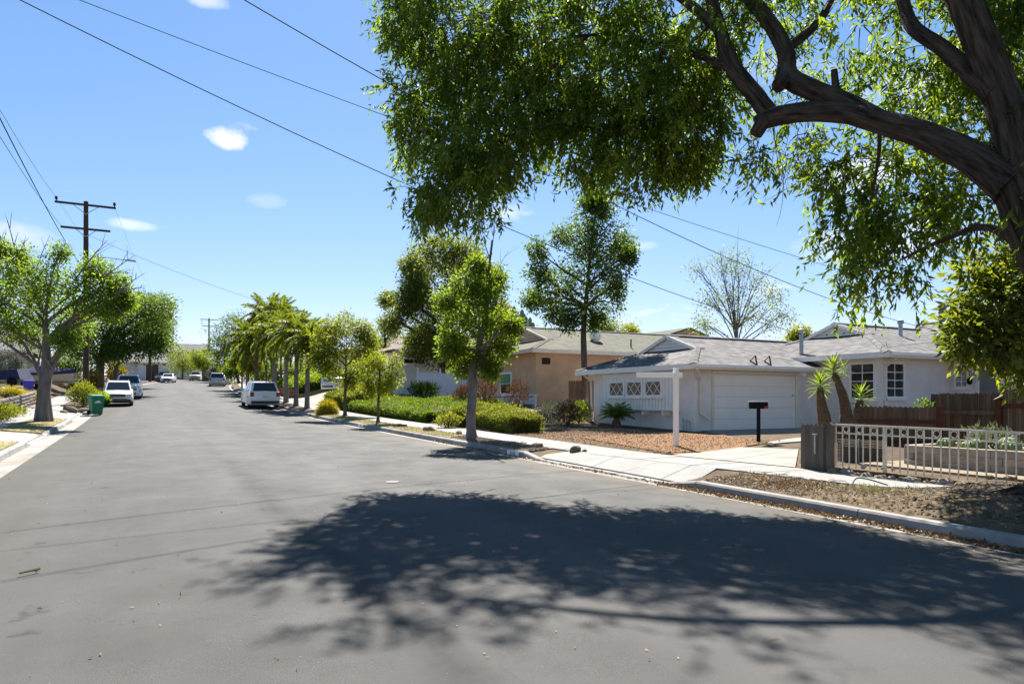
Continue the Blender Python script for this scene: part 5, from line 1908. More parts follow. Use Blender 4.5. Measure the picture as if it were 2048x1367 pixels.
class Leaves:
    def __init__(s, seed=0):
        s.P, s.D, s.L, s.W, s.T = [], [], [], [], []
        s.g = np.random.default_rng(seed)

    def add(s, P, D, L, W, T=None):
        n = len(P)
        s.P.append(np.asarray(P, float))
        s.D.append(nrm(np.asarray(D, float)))
        s.L.append(np.full(n, L) * s.g.uniform(.7, 1.25, n))
        s.W.append(np.full(n, W) * s.g.uniform(.75, 1.25, n))
        s.T.append(s.g.uniform(0, 1, n) if T is None else np.clip(np.full(n, T) + s.g.normal(0, .15, n), 0, 1))
        return s

    def count(s):
        return sum(len(p) for p in s.P)

    def build(s, name, mat, parent=None, base=None, wide=.42):
        P, D = np.concatenate(s.P), np.concatenate(s.D)
        L, W, T = np.concatenate(s.L)[:, None], np.concatenate(s.W)[:, None], np.concatenate(s.T)
        n = len(P)
        S = nrm(np.cross(D, rdir(n, s.g)))
        U = np.cross(S, D)
        org = np.array(ORG[parent.name]) if parent is not None else np.array(base if base is not None else (0, 0, 0))
        V = np.empty((n, 4, 3))
        mid = P + D * L * wide
        V[:, 0] = P
        V[:, 1] = mid + S * W * .5 + U * W * .18
        V[:, 2] = mid - S * W * .5 + U * W * .18
        V[:, 3] = P + D * L - U * L * .06
        V -= org
        me = bpy.data.meshes.new(name)
        me.vertices.add(4 * n)
        me.vertices.foreach_set('co', V.reshape(-1).astype(np.float32))
        idx = (np.arange(n)[:, None] * 4 + np.array([0, 2, 3, 0, 3, 1])).reshape(-1)
        me.loops.add(6 * n)
        me.loops.foreach_set('vertex_index', idx.astype(np.int32))
        me.polygons.add(2 * n)
        me.polygons.foreach_set('loop_start', np.arange(0, 6 * n, 3, dtype=np.int32))
        me.update(calc_edges=True)
        at_ = me.attributes.new('tint', 'FLOAT', 'POINT')
        at_.data.foreach_set('value', np.repeat(T, 4).astype(np.float32))
        me.materials.append(mat)
        o = bpy.data.objects.new(name, me)
        link(o)
        if parent is not None:
            o.parent = parent
        elif base is not None:
            o.location = base
        ORG[o.name] = Vector(org)
        return o


def clump_points(c, r, n, g, shell=.45):
    """n clump centres in a lumpy ellipsoid, thicker towards its skin; returns points and outward directions."""
    d = rdir(n, g)
    ph = g.uniform(0, 6.28, 3)
    lump = 1 + .2 * np.sin(d[:, 0] * 3.7 + ph[0]) * np.cos(d[:, 2] * 3.1 + ph[1]) + .16 * np.sin(d[:, 1] * 4.6 + d[:, 2] * 3.3 + ph[2])
    k = g.uniform(shell ** 3, 1, n) ** (1 / 3) * lump * np.where(g.uniform(0, 1, n) < .14, g.uniform(1.05, 1.4, n), 1.0)
    rr = np.array(r if hasattr(r, '__len__') else (r, r, r)) * .92
    return np.array(c) + d * k[:, None] * rr, d


def fill_cluster(lv, c, r, n_clump, per, L, W, clump_r, droop=.3, spread=.9, shell=.45, tint_shift=0.0):
    g = lv.g
    P, d = clump_points(c, r, n_clump, g, shell)
    tint = g.uniform(.1, .8, n_clump) + tint_shift
    PP = np.repeat(P, per, 0) + g.normal(size=(n_clump * per, 3)) * clump_r * .55
    DD = nrm(PP - np.repeat(P, per, 0)) * .8 + np.repeat(d, per, 0) * .55 + rdir(len(PP), g) * spread
    DD[:, 2] -= droop
    lv.add(PP, DD, L, W, np.repeat(tint, per))
    return P


def bez(a, b, c, n=6):
    a, b, c = Vector(a), Vector(b), Vector(c)
    return [a * (1 - t) ** 2 + b * (2 * t * (1 - t)) + c * t * t for t in [i / n for i in range(n + 1)]]


def smooth_path(pts, n=5):
    pts = [Vector(p) for p in pts]
    out = []
    for i in range(len(pts) - 1):
        p0, p1, p2, p3 = pts[max(0, i - 1)], pts[i], pts[i + 1], pts[min(len(pts) - 1, i + 2)]
        for k in range(n):
            t = k / n
            out.append(.5 * (2 * p1 + (p2 - p0) * t + (2 * p0 - 5 * p1 + 4 * p2 - p3) * t * t + (3 * p1 - p0 - 3 * p2 + p3) * t ** 3))
    out.append(pts[-1])
    return out


def smooth_rad(r, n=5):
    return list(np.interp(np.linspace(0, len(r) - 1, (len(r) - 1) * n + 1), range(len(r)), r))


def tree(name, label, base, trunk, radii, clusters, leafm, barkm, n_clump, per, L, W, clump_r, group=None, seed=1, droop=.3, twigs=6, bare=(),
         shell=.45, limb_r=.3, cat="tree", flare=1.6, spread=.9, sparse=None):
    """trunk: world points; clusters: (centre, radius or radii) of the foliage masses; every mass gets a limb with twigs."""
    base = Vector(base)
    t = thing(name, label, cat, base, group)
    rn = random.Random(seed)
    mb = MB()
    tp = smooth_path(trunk)
    tr = smooth_rad(radii)
    tr[0] *= flare
    if len(tr) > 2:
        tr[1] *= 1 + (flare - 1) * .35
    mb.tube(tp, tr, 10, wob=.05, seed=seed)
    trunk_o = mb.build("trunk", barkm, t, smooth=True)
    lb = MB()
    lv = Leaves(seed)
    fork = int(len(tp) * .55)
    for k, cl in enumerate(clusters):
        c, r = Vector(cl[0]), cl[1]
        mr = max(r) if hasattr(r, '__len__') else r
        # limb from the trunk point that lies below the cluster
        best = max((i for i in range(fork, len(tp)) if tp[i].z < c.z - .15 * mr), default=fork)
        best = max(fork, max((i for i in range(len(tp)) if tp[i].z < c.z - .15 * mr - .55 * math.hypot(c.x - tp[i].x, c.y - tp[i].y)), default=fork))
        a = tp[best]
        mid = a.lerp(c, .5) + Vector((rn.uniform(-.12, .12), rn.uniform(-.12, .12), rn.uniform(.0, .15))) * (c - a).length
        path = bez(a, mid, c, 6)
        r0 = min(tr[best] * .75, limb_r)
        lb.tube(path, list(np.linspace(r0, r0 * .25, len(path))), 6)
        nc = int(n_clump * (cl[2] if len(cl) > 2 else 1))
        P = fill_cluster(lv, c, r, nc, per, L, W, clump_r, droop, spread, shell)
        for q in P[:: max(1, len(P) // twigs)][:twigs]:
            q = Vector(q)
            s0 = path[rn.randint(2, 6)]
            m2 = s0.lerp(q, .5) + Vector((rn.uniform(-.1, .1), rn.uniform(-.1, .1), rn.uniform(0, .12))) * (q - s0).length
            lb.tube(bez(s0, m2, q, 4), list(np.linspace(r0 * .3, r0 * .06 + .003, 5)), 4)
    for (a, b, r) in bare:                                   # leafless branches that stick out
        a, b = Vector(a), Vector(b)
        d = b - a
        m = a.lerp(b, .5) + Vector((rn.uniform(-.12, .12), rn.uniform(-.12, .12), rn.uniform(-.05, .1))) * d.length
        pth = bez(a, m, b, 7)
        lb.tube(pth, list(np.linspace(r, r * .2, 8)), 5)
        for _ in range(5):
            s0 = pth[rn.randint(2, 6)]
            e = s0 + (d.normalized() + Vector((rn.uniform(-.9, .9), rn.uniform(-.9, .9), rn.uniform(-.3, .7)))) * d.length * rn.uniform(.15, .35)
            lb.tube(bez(s0, s0.lerp(e, .5) + Vector((0, 0, .05)), e, 3), [r * .35, r * .3, r * .2, r * .1], 4)
    if lb.v:
        lb.build("limbs", barkm, t, smooth=True)
    if sparse:
        sparse(lv)
    lv.build("crown", leafm, t)
    return t


def up(px, d, lift=.0, road=False):
    x, y = ground_xy(px, d)
    return Vector((x, y, hgt(x, y) + lift))


# ---- the great overhanging tree at the right
bt_ = thing("shade_tree", "huge tree leaning over the street from the right edge, furrowed dark trunk", "tree", at(2110, 1030, 8.6))
TB = at(2150, 1040, 8.6)
trunk_pts = [TB, at(2168, 900, 8.6), at(2160, 760, 8.65), at(2142, 620, 8.7), at(2112, 520, 8.75), at(2068, 410, 8.8), at(2044, 345, 8.9)]
mb = MB()
tp = smooth_path(trunk_pts, 6)
tr = smooth_rad([.6, .47, .41, .37, .35, .35, .34], 6)
mb.tube(tp, tr, 40, wob=.015, seed=3, ridge=.04)
stem = smooth_path([at(2052, 370, 8.85), at(2022, 250, 8.95), at(1982, 135, 9.1), at(1928, 0, 9.3), at(1860, -170, 9.7), at(1800, -400, 10.2)], 6)
mb.tube(stem, smooth_rad([.26, .225, .20, .185, .16, .11], 6), 32, wob=.015, seed=4, ridge=.04)
mb.build("trunk", M['bark_big'], bt_, smooth=True)
rt = MB()
for dx, dy, ln in ((-.75, .25, 1.25), (-.6, -.6, 1.1), (.2, .9, 1.2), (.5, -.8, 1.0), (-.3, .95, 1.5), (.9, .2, 1.0)):
    e = Vector((TB.x + dx * ln, TB.y + dy * ln, 0))
    e.z = hgt(e.x, e.y) - .06
    m_ = Vector((TB.x + dx * .45, TB.y + dy * .45, TB.z + .1))
    rt.tube(bez(TB + Vector((dx * .2, dy * .2, .45)), m_, e, 6), [.24, .22, .19, .16, .12, .09, .04], 8, wob=.08, seed=int(ln * 10))
rt.build("roots", M['bark_big'], bt_, smooth=True)
LIMBS = [
    ([at(2026, 372, 8.88), at(1950, 318, 9.2), at(1850, 270, 9.8), at(1760, 245, 10.3), at(1690, 226, 10.7), at(1600, 225, 11.3), at(1540, 236, 11.6), at(1512, 250, 11.7)], [.26, .2, .172, .163, .158, .152, .15, .12]),
    ([at(1545, 235, 11.6), at(1510, 190, 11.9), at(1462, 128, 12.3), at(1440, 60, 12.7), at(1418, -20, 13.2), at(1400, -120, 13.8)], [.15, .14, .138, .12, .1, .08]),
    ([at(1752, 240, 10.35), at(1690, 205, 10.9), at(1625, 180, 11.3), at(1575, 152, 11.6), at(1572, 105, 11.9), at(1535, 40, 12.3), at(1480, -25, 12.8), at(1400, -110, 13.3)], [.16, .155, .15, .16, .145, .13, .12, .08]),
    ([at(1990, 190, 9.0), at(1890, 100, 9.6), at(1820, 45, 10.2), at(1795, -60, 10.8)], [.14, .1, .09, .07]),
    ([at(1470, 140, 12.2), at(1330, 90, 13.6), at(1180, 70, 14.8), at(1030, 100, 15.6)], [.075, .05, .03, .01]),
    ([at(1440, 60, 12.7), at(1280, -60, 13.6), at(1080, -120, 14.6), at(930, -100, 15.2)], [.1, .08, .06, .03]),
    ([at(1180, 70, 14.8), at(1090, 150, 15.3), at(1010, 240, 15.4)], [.03, .022, .008]),
    ([at(1330, 90, 13.0), at(1290, 200, 14.0), at(1300, 280, 14.2)], [.04, .025, .01]),
    ([at(2070, 520, 8.8), at(1980, 455, 9.3), at(1890, 478, 9.9), at(1800, 520, 10.4)], [.07, .05, .035, .012]),
    ([at(1760, 245, 10.3), at(1755, 330, 10.6), at(1730, 450, 11.0)], [.035, .025, .008]),
    ([at(1570, 100, 11.9), at(1640, 40, 12.4), at(1690, -60, 13.0)], [.09, .07, .05]),
]
lb = MB()
for k, (pts, rr) in enumerate(LIMBS):
    lb.tube(smooth_path(pts, 6), smooth_rad(rr, 6), 28 if rr[0] > .12 else 8, wob=.015, seed=k, ridge=.042 if rr[0] > .12 else 0)
for p, q, r in ((at(1575, 152, 11.6), at(1556, 172, 11.4), .13), (at(1528, 240, 11.6), at(1512, 268, 11.6), .13), (at(1672, 182, 11.0), at(1668, 140, 11.0), .06)):
    lb.tube([p, q], [r, r * .85], 10, wob=.04)
lb.build("limbs", M['bark_big'], bt_, smooth=True)
# foliage: hanging sprays grouped in masses (photo bearing, row, distance, radius, amount)
MASS = [
    (850, 30, 15.4, .95, 1.0), (950, 40, 15.2, 1.1, 1.2), (1070, 50, 14.8, 1.15, 1.2), (1190, 60, 14.4, 1.15, 1.2), (1310, 60, 13.9, 1.1, 1.1),
    (880, 160, 15.6, .95, 1.1), (980, 165, 15.0, 1.05, 1.3), (1090, 170, 14.4, 1.0, 1.1), (1200, 165, 14.0, 1.0, 1.1), (1320, 165, 13.4, .85, .9),
    (855, 265, 15.4, .6, .55), (925, 275, 15.0, .85, 1.1), (1010, 290, 14.5, .7, .8), (905, 375, 14.6, .6, .6), (985, 350, 14.3, .5, .5),
    (860, 425, 14.0, .33, .3), (945, 432, 14.0, .32, .22), (1150, 270, 14.2, .7, .75), (1250, 285, 13.8, .8, .9), (1345, 280, 13.4, .8, .9), (1400, 320, 13.4, .42, .4),
    (1190, 355, 14.0, .4, .28), (1290, 350, 13.8, .45, .35), (1395, 210, 13.2, .6, .6), (805, 185, 15.8, .33, .2), (800, 255, 15.6, .28, .16), (795, 20, 15.8, .35, .3),
    (1270, 395, 13.8, .14, .06), (1430, 60, 13.0, .7, .6),
    # behind and above the limbs: thin
    (1520, 110, 14.5, 1.1, 0.28), (1640, 70, 14.0, 1.2, 0.36), (1740, 130, 13.6, 1.1, 0.33), (1660, 190, 13.5, .9, 0.25), (1800, 200, 13.0, .95, 0.39), (1560, 30, 13.0, .8, 0.22),
    (1520, 290, 12.4, .45, 0.09), (1530, 320, 12.4, .14, 0.06), (1620, 280, 12.6, .5, 0.14),
    (1720, 60, 12.0, .8, 0.22), (1850, 120, 11.5, .8, 0.30), (1830, 230, 12.0, .7, 0.33), (1900, 190, 10.6, .55, 0.28),
    # the hanging mass right of the sky gap
    (1690, 330, 12.0, .7, 0.43), (1780, 340, 11.5, .75, 0.50), (1870, 370, 11.0, .7, 0.43), (1940, 420, 10.6, .55, 0.31), (1720, 430, 11.8, .55, 0.31), (1800, 440, 11.4, .6, 0.37),
    (1730, 500, 11.5, .42, 0.26), (1745, 565, 11.4, .33, 0.22), (1660, 390, 12.0, .28, 0.12), (1800, 520, 11.2, .38, 0.19), (1715, 560, 11.2, .16, 0.07),
    # right of the stem
    (2030, 60, 9.6, .55, 0.40), (2080, 200, 9.8, .7, 0.48), (2090, 20, 10.5, .9, 0.56), (2020, 270, 10.0, .35, 0.20), (2140, 330, 9.0, .8, 0.48), (1990, 30, 11.0, .7, 0.40),
    # above the picture (these shade the road)
    (1420, -300, 12.4, 1.2, .3), (1640, -450, 10.6, 1.1, .3), (790, -60, 15.4, .6, .4), (870, -90, 15.2, 1.0, 0.80), (980, -110, 16.2, 1.1, .6), (1120, -120, 15.6, 1.1, .6), (1260, -120, 14.8, 1.1, .55), (1400, -130, 13.2, 1.3, 0.72), (1540, -130, 12.8, 1.3, 0.64),
    (1680, -130, 12.2, 1.2, 0.56), (1820, -120, 11.6, 1.2, 0.48), (1580, -300, 11.8, 1.4, 0.56),
    (1780, -300, 11.0, 1.3, 0.48), (1980, -200, 10.2, 1.2, 0.48), (1850, -520, 9.6, 1.2, 0.40), (2100, -350, 9.0, 1.3, 0.48), (2200, -100, 9.0, 1.1, 0.48),
    (2250, 300, 8.5, 1.0, 0.40), (1800, -800, 8.4, 1.0, 0.24), (2200, -650, 8.0, 1.1, 0.32),
]
lv = Leaves(5)
tw = MB()
g = lv.g
for (px, py, d, r, amt) in MASS:
    dz = 1.05 if px < 1450 and d > 13 else 1.0
    if 1100 < px < 1450 and py > 230:
        py -= 22
    if px < 1020 and py > 340:
        py -= 26
    if px > 1950 and py < 300:
        amt *= 1.7
    if px > 1600 and py > 380:
        py -= 14
    c = np.array(at(px, py, d * dz))
    nt_ = max(2, int((40 if px < 1450 and py > -40 else 27) * amt))
    TP, td0 = clump_points(c, (r * 1.05, r * (1.7 if px < 1450 else 1.2), r), nt_, g, .2)
    k = 7
    ns = nt_ * k
    P = np.repeat(TP, k, 0) + g.normal(size=(ns, 3)) * np.array([.15, .15, .13])
    dd = np.repeat(td0, k, 0)
    per = 12
    tint = np.clip(np.repeat(g.beta(1.3, 1.9, nt_), k) + g.normal(0, .12, ns), 0, 1)
    # each spray: a drooping twig with leaves along it
    td = dd * .5 + rdir(ns, g) * .75
    td[:, 2] -= .6
    td = nrm(td)
    ln = g.uniform(.22, .6, ns)
    s_ = np.tile(np.linspace(.05, 1, per), ns)[:, None]
    PP = np.repeat(P, per, 0) + np.repeat(td * ln[:, None], per, 0) * s_ + g.normal(size=(ns * per, 3)) * .02
    PP[:, 2] -= (s_[:, 0] ** 2) * np.repeat(ln, per) * .25
    LD = np.repeat(td, per, 0) * .65 + rdir(ns * per, g) * .85
    LD[:, 2] -= .5
    lv.add(PP, LD, .155, .046, np.repeat(tint, per))
    for i in range(0, ns, 7):
        a = Vector(P[i])
        b = a + Vector(td[i]) * float(ln[i])
        tw.tube([Vector(c) + (a - Vector(c)) * .2 + Vector((0, 0, .12)), a.lerp(Vector(c), .35) + Vector((random.uniform(-.1, .1), 0, .1)), a, b - Vector((0, 0, .1))], [.012, .009, .006, .003], 3, cap=False)
# bare hanging twigs under the limb
for k in range(26):
    a = at(random.uniform(1500, 1640), random.uniform(240, 330), 11.9)
    b = a + Vector((random.uniform(-.7, .3), random.uniform(-.3, .3), -random.uniform(.3, 1.1)))
    tw.tube(bez(a, a.lerp(b, .5) + Vector((random.uniform(-.1, .2), 0, -.15)), b, 4), [.007, .006, .005, .004, .002], 3, cap=False)
lv.build("crown", M['leaf_big'], bt_, wide=.38)
tw.build("twigs", M['bark_brown'], bt_)

# broad-leaved tree behind it at the right edge
bpos = up(2120, 12.4)
bl_ = [(1935, 650, 12.2, .40, .7), (2000, 600, 12.3, .6, 1.0), (1985, 690, 12.0, .45, .9), (2040, 690, 12.2, .6, 1.0), (2040, 560, 12.4, .6, .9), (1950, 560, 12.6, .4, .45), (2090, 620, 12.4, .7, 1.0),
       (1925, 690, 12.0, .2, .3), (2010, 500, 12.8, .45, .4), (2070, 740, 12.0, .4, .6), (2150, 560, 12.6, .8, .8), (2160, 720, 12.3, .7, .8)]
tree("broadleaf_tree", "dark broad-leaved tree at the right edge drooping in front of the porch", bpos, [bpos, bpos + Vector((.05, 0, 1.2)), bpos + Vector((-.1, .1, 2.4))], [.14, .11, .08],
     [(at(a, b, c), r, k) for a, b, c, r, k in bl_], M['leaf_broad'], M['bark_brown'], 88, 9, .17, .07, .22, seed=21, droop=.35, limb_r=.06, spread=.8)

# ---- right parkway tree with pale trunk
b = up(943, 22.3)
cl = [(905, 700, .55), (985, 700, .55), (945, 640, .65), (1000, 640, .5), (900, 635, .55), (930, 570, .55), (975, 590, .5), (1015, 690, .42), (890, 690, .4), (950, 720, .45), (880, 600, .38), (920, 735, .3), (1000, 560, .35), (955, 530, .3), (985, 740, .22), (1035, 650, .25)]
tree("street_tree", "young parkway tree with smooth pale trunk and bare twigs above a round green crown", b,
     [b, at(942, 830, 22.3), at(946, 770, 22.3), at(944, 740, 22.3), at(958, 690, 22.35), at(972, 620, 22.4), at(978, 540, 22.4), at(984, 480, 22.5)], [.17, .145, .15, .13, .10, .075, .045, .02],
     [(at(955 + (a - 955) * .84, c, 22.3 + random.uniform(-.45, .45)), r * .9) for a, c, r in cl], M['leaf_mid'], M['bark_grey'], 66, 13, .12, .058, .2, seed=31, limb_r=.07,
     bare=[(at(978, 540, 22.4), at(990, 452, 22.5), .03), (at(980, 520, 22.4), at(958, 462, 22.2), .022), (at(975, 560, 22.4), at(1010, 590, 22.3), .015), (at(970, 600, 22.3), at(1018, 500, 22.6), .02),
           (at(960, 640, 22.3), at(930, 490, 22.2), .02), (at(946, 750, 22.3), at(975, 690, 22.2), .06)])
# tall bushy tree behind it, in the white house's garden
b = up(885, 54.5)
cl = [(870, 560, 2.0), (930, 560, 1.9), (850, 620, 1.6), (900, 640, 1.9), (960, 600, 1.5), (880, 500, 1.2), (930, 510, 1.1), (830, 530, .9), (820, 600, 1.0), (860, 690, 1.5), (910, 700, 1.4), (975, 560, 1.0), (790, 640, .7, .5), (775, 600, .35, .4), (985, 660, 1.3), (1000, 630, .8), (840, 680, 1.0), (830, 570, 1.0)]
tree("garden_tree", "wide olive green tree behind the parkway tree, hiding the cream house roof", b, [b, at(884, 740, 54.5), at(890, 680, 54.5), at(895, 600, 54.5)], [.3, .26, .2, .1],
     [(at(c[0], c[1], 54.5 + random.uniform(-1.5, 1.5)), c[2] * 1.13, *(c[3:])) for c in cl], M['leaf_olive'], M['bark_brown'], 165, 14, .25, .1, .45, seed=32, limb_r=.14, twigs=8)
# tall tree between the two right houses
b = up(1172, 33.0)
cl = [(1188, 398, .5), (1200, 415, .6), (1185, 430, .95), (1215, 470, 1.0), (1160, 480, .9), (1235, 530, .85), (1190, 540, 1.2), (1130, 560, .9), (1090, 580, .75), (1150, 600, 1.0), (1210, 600, .9), (1245, 490, .5), (1075, 500, .4, .7), (1078, 545, .55), (1125, 470, .45, .7),
      (1065, 600, .4), (1110, 625, .5), (1140, 640, .4), (1185, 400, .45), (1190, 640, .35), (1230, 570, .5), (1255, 510, .3), (1180, 500, .8)]
tree("yard_tree", "tall slender tree with dark bushy crown rising between the two right houses", b,
     [b, at(1169, 740, 33), at(1167, 660, 33), at(1172, 600, 33), at(1180, 520, 33), at(1190, 430, 33)], [.16, .15, .13, .1, .07, .03],
     [(at(c[0], c[1], 33 + random.uniform(-.8, .8)), c[2], *(c[3:])) for c in cl], M['leaf_dark'], M['bark_brown'], 68, 13, .16, .075, .28, seed=33, limb_r=.08, twigs=7)
# airy, nearly bare tree behind the garage roof
b = up(1475, 44)
cl = [(1440, 530, .8, .35), (1475, 530, .8, .4), (1510, 560, .8, .35), (1550, 590, .7, .3), (1420, 600, .7, .3), (1460, 590, .9, .4), (1410, 650, .6, .5), (1520, 620, .9, .35), (1395, 540, .5, .2), (1570, 630, .5, .25), (1480, 640, .8, .3), (1545, 650, .6, .2)]
tree("airy_tree", "thin nearly leafless tree with fine branches behind the garage roof", b, [b, at(1475, 760, 44), at(1474, 700, 44), at(1472, 660, 44)], [.16, .14, .12, .07],
     [(at(c[0], c[1], 44 + random.uniform(-1.2, 1.2)), c[2], c[3]) for c in cl], M['leaf_olive'], M['bark_grey'], 150, 6, .17, .07, .45, seed=34, limb_r=.05, twigs=12,
     bare=[(at(1474, 690, 44), at(1440, 500, 44), .05), (at(1474, 690, 44), at(1480, 500, 44.5), .05), (at(1475, 690, 44), at(1530, 540, 44), .05), (at(1475, 690, 44), at(1575, 590, 44), .045),
           (at(1473, 690, 44), at(1400, 540, 43.5), .045), (at(1473, 700, 44), at(1395, 640, 44), .04), (at(1475, 700, 44), at(1505, 530, 43), .045), (at(1474, 690, 44), at(1460, 520, 44), .05)])
# small street trees on the dry lawn
b = up(756, 31.4)
cl = [(760, 745, .55), (735, 760, .4), (785, 755, .42), (755, 720, .4), (790, 725, .3, .6), (730, 730, .28, .6), (770, 775, .35), (740, 780, .3)]
tree("young_tree", "small young lime green tree nearest to the hedge on the dry lawn", b, [b, at(757, 800, 31.4), at(759, 765, 31.4), at(760, 735, 31.4)], [.07, .055, .05, .03],
     [(at(c[0], c[1], 31.4 + random.uniform(-.3, .3)), c[2], *(c[3:])) for c in cl], M['leaf_lime'], M['bark_brown'], 66, 11, .12, .046, .2, "young street trees", 35, limb_r=.025)
b = up(690, 38.0)
cl = [(690, 690, .95), (660, 700, .7), (725, 700, .75), (690, 650, .7), (645, 680, .6), (735, 680, .6), (665, 740, .6), (715, 740, .6), (635, 720, .5), (748, 720, .45), (700, 760, .4), (660, 655, .5), (725, 660, .45)]
tree("young_tree", "bushy lime green street tree beside the yellow grass clump", b, [b, at(690, 790, 38), at(692, 755, 38), at(692, 700, 38)], [.09, .075, .07, .04],
     [(at(c[0], c[1], 38 + random.uniform(-.5, .5)), c[2], *(c[3:])) for c in cl], M['leaf_lime'], M['bark_brown'], 95, 12, .14, .056, .25, "young street trees", 36, limb_r=.04)
# far small trees by the silver car
for px, d, cls, lab, sd in ((484, 80, [(485, 705, .9), (475, 725, .7), (495, 722, .7)], "small round green street tree beyond the palms, its trunk by the silver car", 37),
                            (497, 76, [(500, 715, .8), (508, 735, .6), (492, 730, .6)], "small green street tree just right of its twin beyond the palms", 38)):
    b = up(px, d)
    tree("young_tree", lab, b, [b, at(px, 760, d), at(px + 1, 725, d)], [.1, .09, .06],
         [(at(a, c, d), r) for a, c, r in cls], M['leaf_lime'], M['bark_brown'], 120, 11, .2, .085, .3, "young street trees", sd, limb_r=.05, twigs=3)

# ---- left street trees
b = up(87, 30.0)
cl = [(60, 560, .95), (110, 560, .9), (170, 590, .95), (30, 600, .9), (90, 620, .9), (150, 640, .75), (210, 600, .75), (235, 570, .5), (20, 540, .6), (10, 650, .7), (60, 670, .6), (190, 540, .5), (225, 620, .5), (120, 505, .25, .4), (-30, 590, .9), (-60, 640, .8), (130, 680, .45), (40, 510, .3, .5),
      (250, 600, .3), (5, 500, .25, .5)]
tree("street_tree", "multi-stemmed street tree with fluted grey trunk on the left parkway", b,
     [b, at(87, 800, 30), at(90, 765, 30), at(93, 735, 30), at(92, 680, 30), at(90, 630, 30)], [.29, .25, .25, .2, .14, .08],
     [(at(c[0], c[1], 30 + random.uniform(-.9, .9)), c[2], *(c[3:])) for c in cl], M['leaf_left'], M['bark_grey'], 112, 13, .14, .06, .26, "left street trees", 41, limb_r=.09, twigs=7,
     bare=[(at(90, 765, 30), at(30, 660, 30), .15), (at(92, 765, 30), at(132, 670, 30), .15), (at(30, 660, 30), at(-5, 600, 30), .09), (at(132, 670, 30), at(160, 590, 30), .09),
           (at(40, 560, 30), at(15, 440, 30), .05), (at(60, 540, 30), at(45, 480, 29.5), .035), (at(150, 560, 30), at(215, 480, 30), .04), (at(190, 570, 30), at(270, 510, 30), .04),
           (at(220, 590, 30), at(290, 575, 29.5), .04), (at(20, 540, 30), at(-5, 440, 30), .04), (at(230, 610, 30), at(265, 660, 30), .03), (at(200, 550, 30), at(262, 545, 30), .03),
           (at(230, 590, 30), at(290, 545, 30), .03), (at(70, 550, 30), at(100, 470, 30), .03)], flare=1.12)
fl_ = MB()
for k in range(7):
    a = k / 7 * 6.28
    q = b + Vector((math.cos(a) * .2, math.sin(a) * .2, 0))
    fl_.tube([b + Vector((math.cos(a) * .30, math.sin(a) * .30, -.08)), q + Vector((math.cos(a) * .06, math.sin(a) * .06, .25)), q + Vector((0, 0, .8)), q + Vector((-math.cos(a) * .03, -math.sin(a) * .03, 1.45))], [.09, .09, .085, .06], 7)
o_ = fl_.build("trunk_ribs", M['bark_grey'], [o for o in bpy.data.objects if o.get('label', '').startswith('multi-stemmed')][0], smooth=True)
b = up(200, 64)
cl = [(200, 650, 2.2), (255, 650, 2.0), (170, 640, 1.7), (230, 620, 1.5), (290, 640, 1.9), (315, 620, 1.4), (310, 670, 1.6), (260, 690, 1.4), (200, 700, 1.5), (160, 690, 1.3), (325, 650, .9), (280, 605, .8, .6), (230, 700, 1.2), (310, 690, 1.1)]
tree("street_tree", "large dense dark green street tree behind the utility pole on the left", b, [b, at(200, 745, 64), at(205, 705, 64), at(220, 660, 64)], [.42, .36, .32, .2],
     [(at(c[0], c[1], 64 + random.uniform(-2, 2)), c[2], *(c[3:])) for c in cl], M['leaf_dark'], M['bark_brown'], 110, 12, .26, .12, .5, "left street trees", 42, limb_r=.2)
b = up(229, 82)
cl = [(300, 625, 1.8), (320, 640, 1.6), (325, 610, 1.2), (300, 680, 1.5), (270, 640, 1.8), (325, 675, 1.0)]
tree("street_tree", "bright topped street tree farther back on the left with slim dark trunk", b, [b, at(230, 750, 82), at(240, 710, 82), at(275, 665, 82)], [.3, .25, .2, .12],
     [(at(c[0], c[1], 84 + random.uniform(-1, 1)), c[2]) for c in cl], M['leaf_mid'], M['bark_brown'], 100, 11, .3, .13, .5, "left street trees", 43, limb_r=.15)

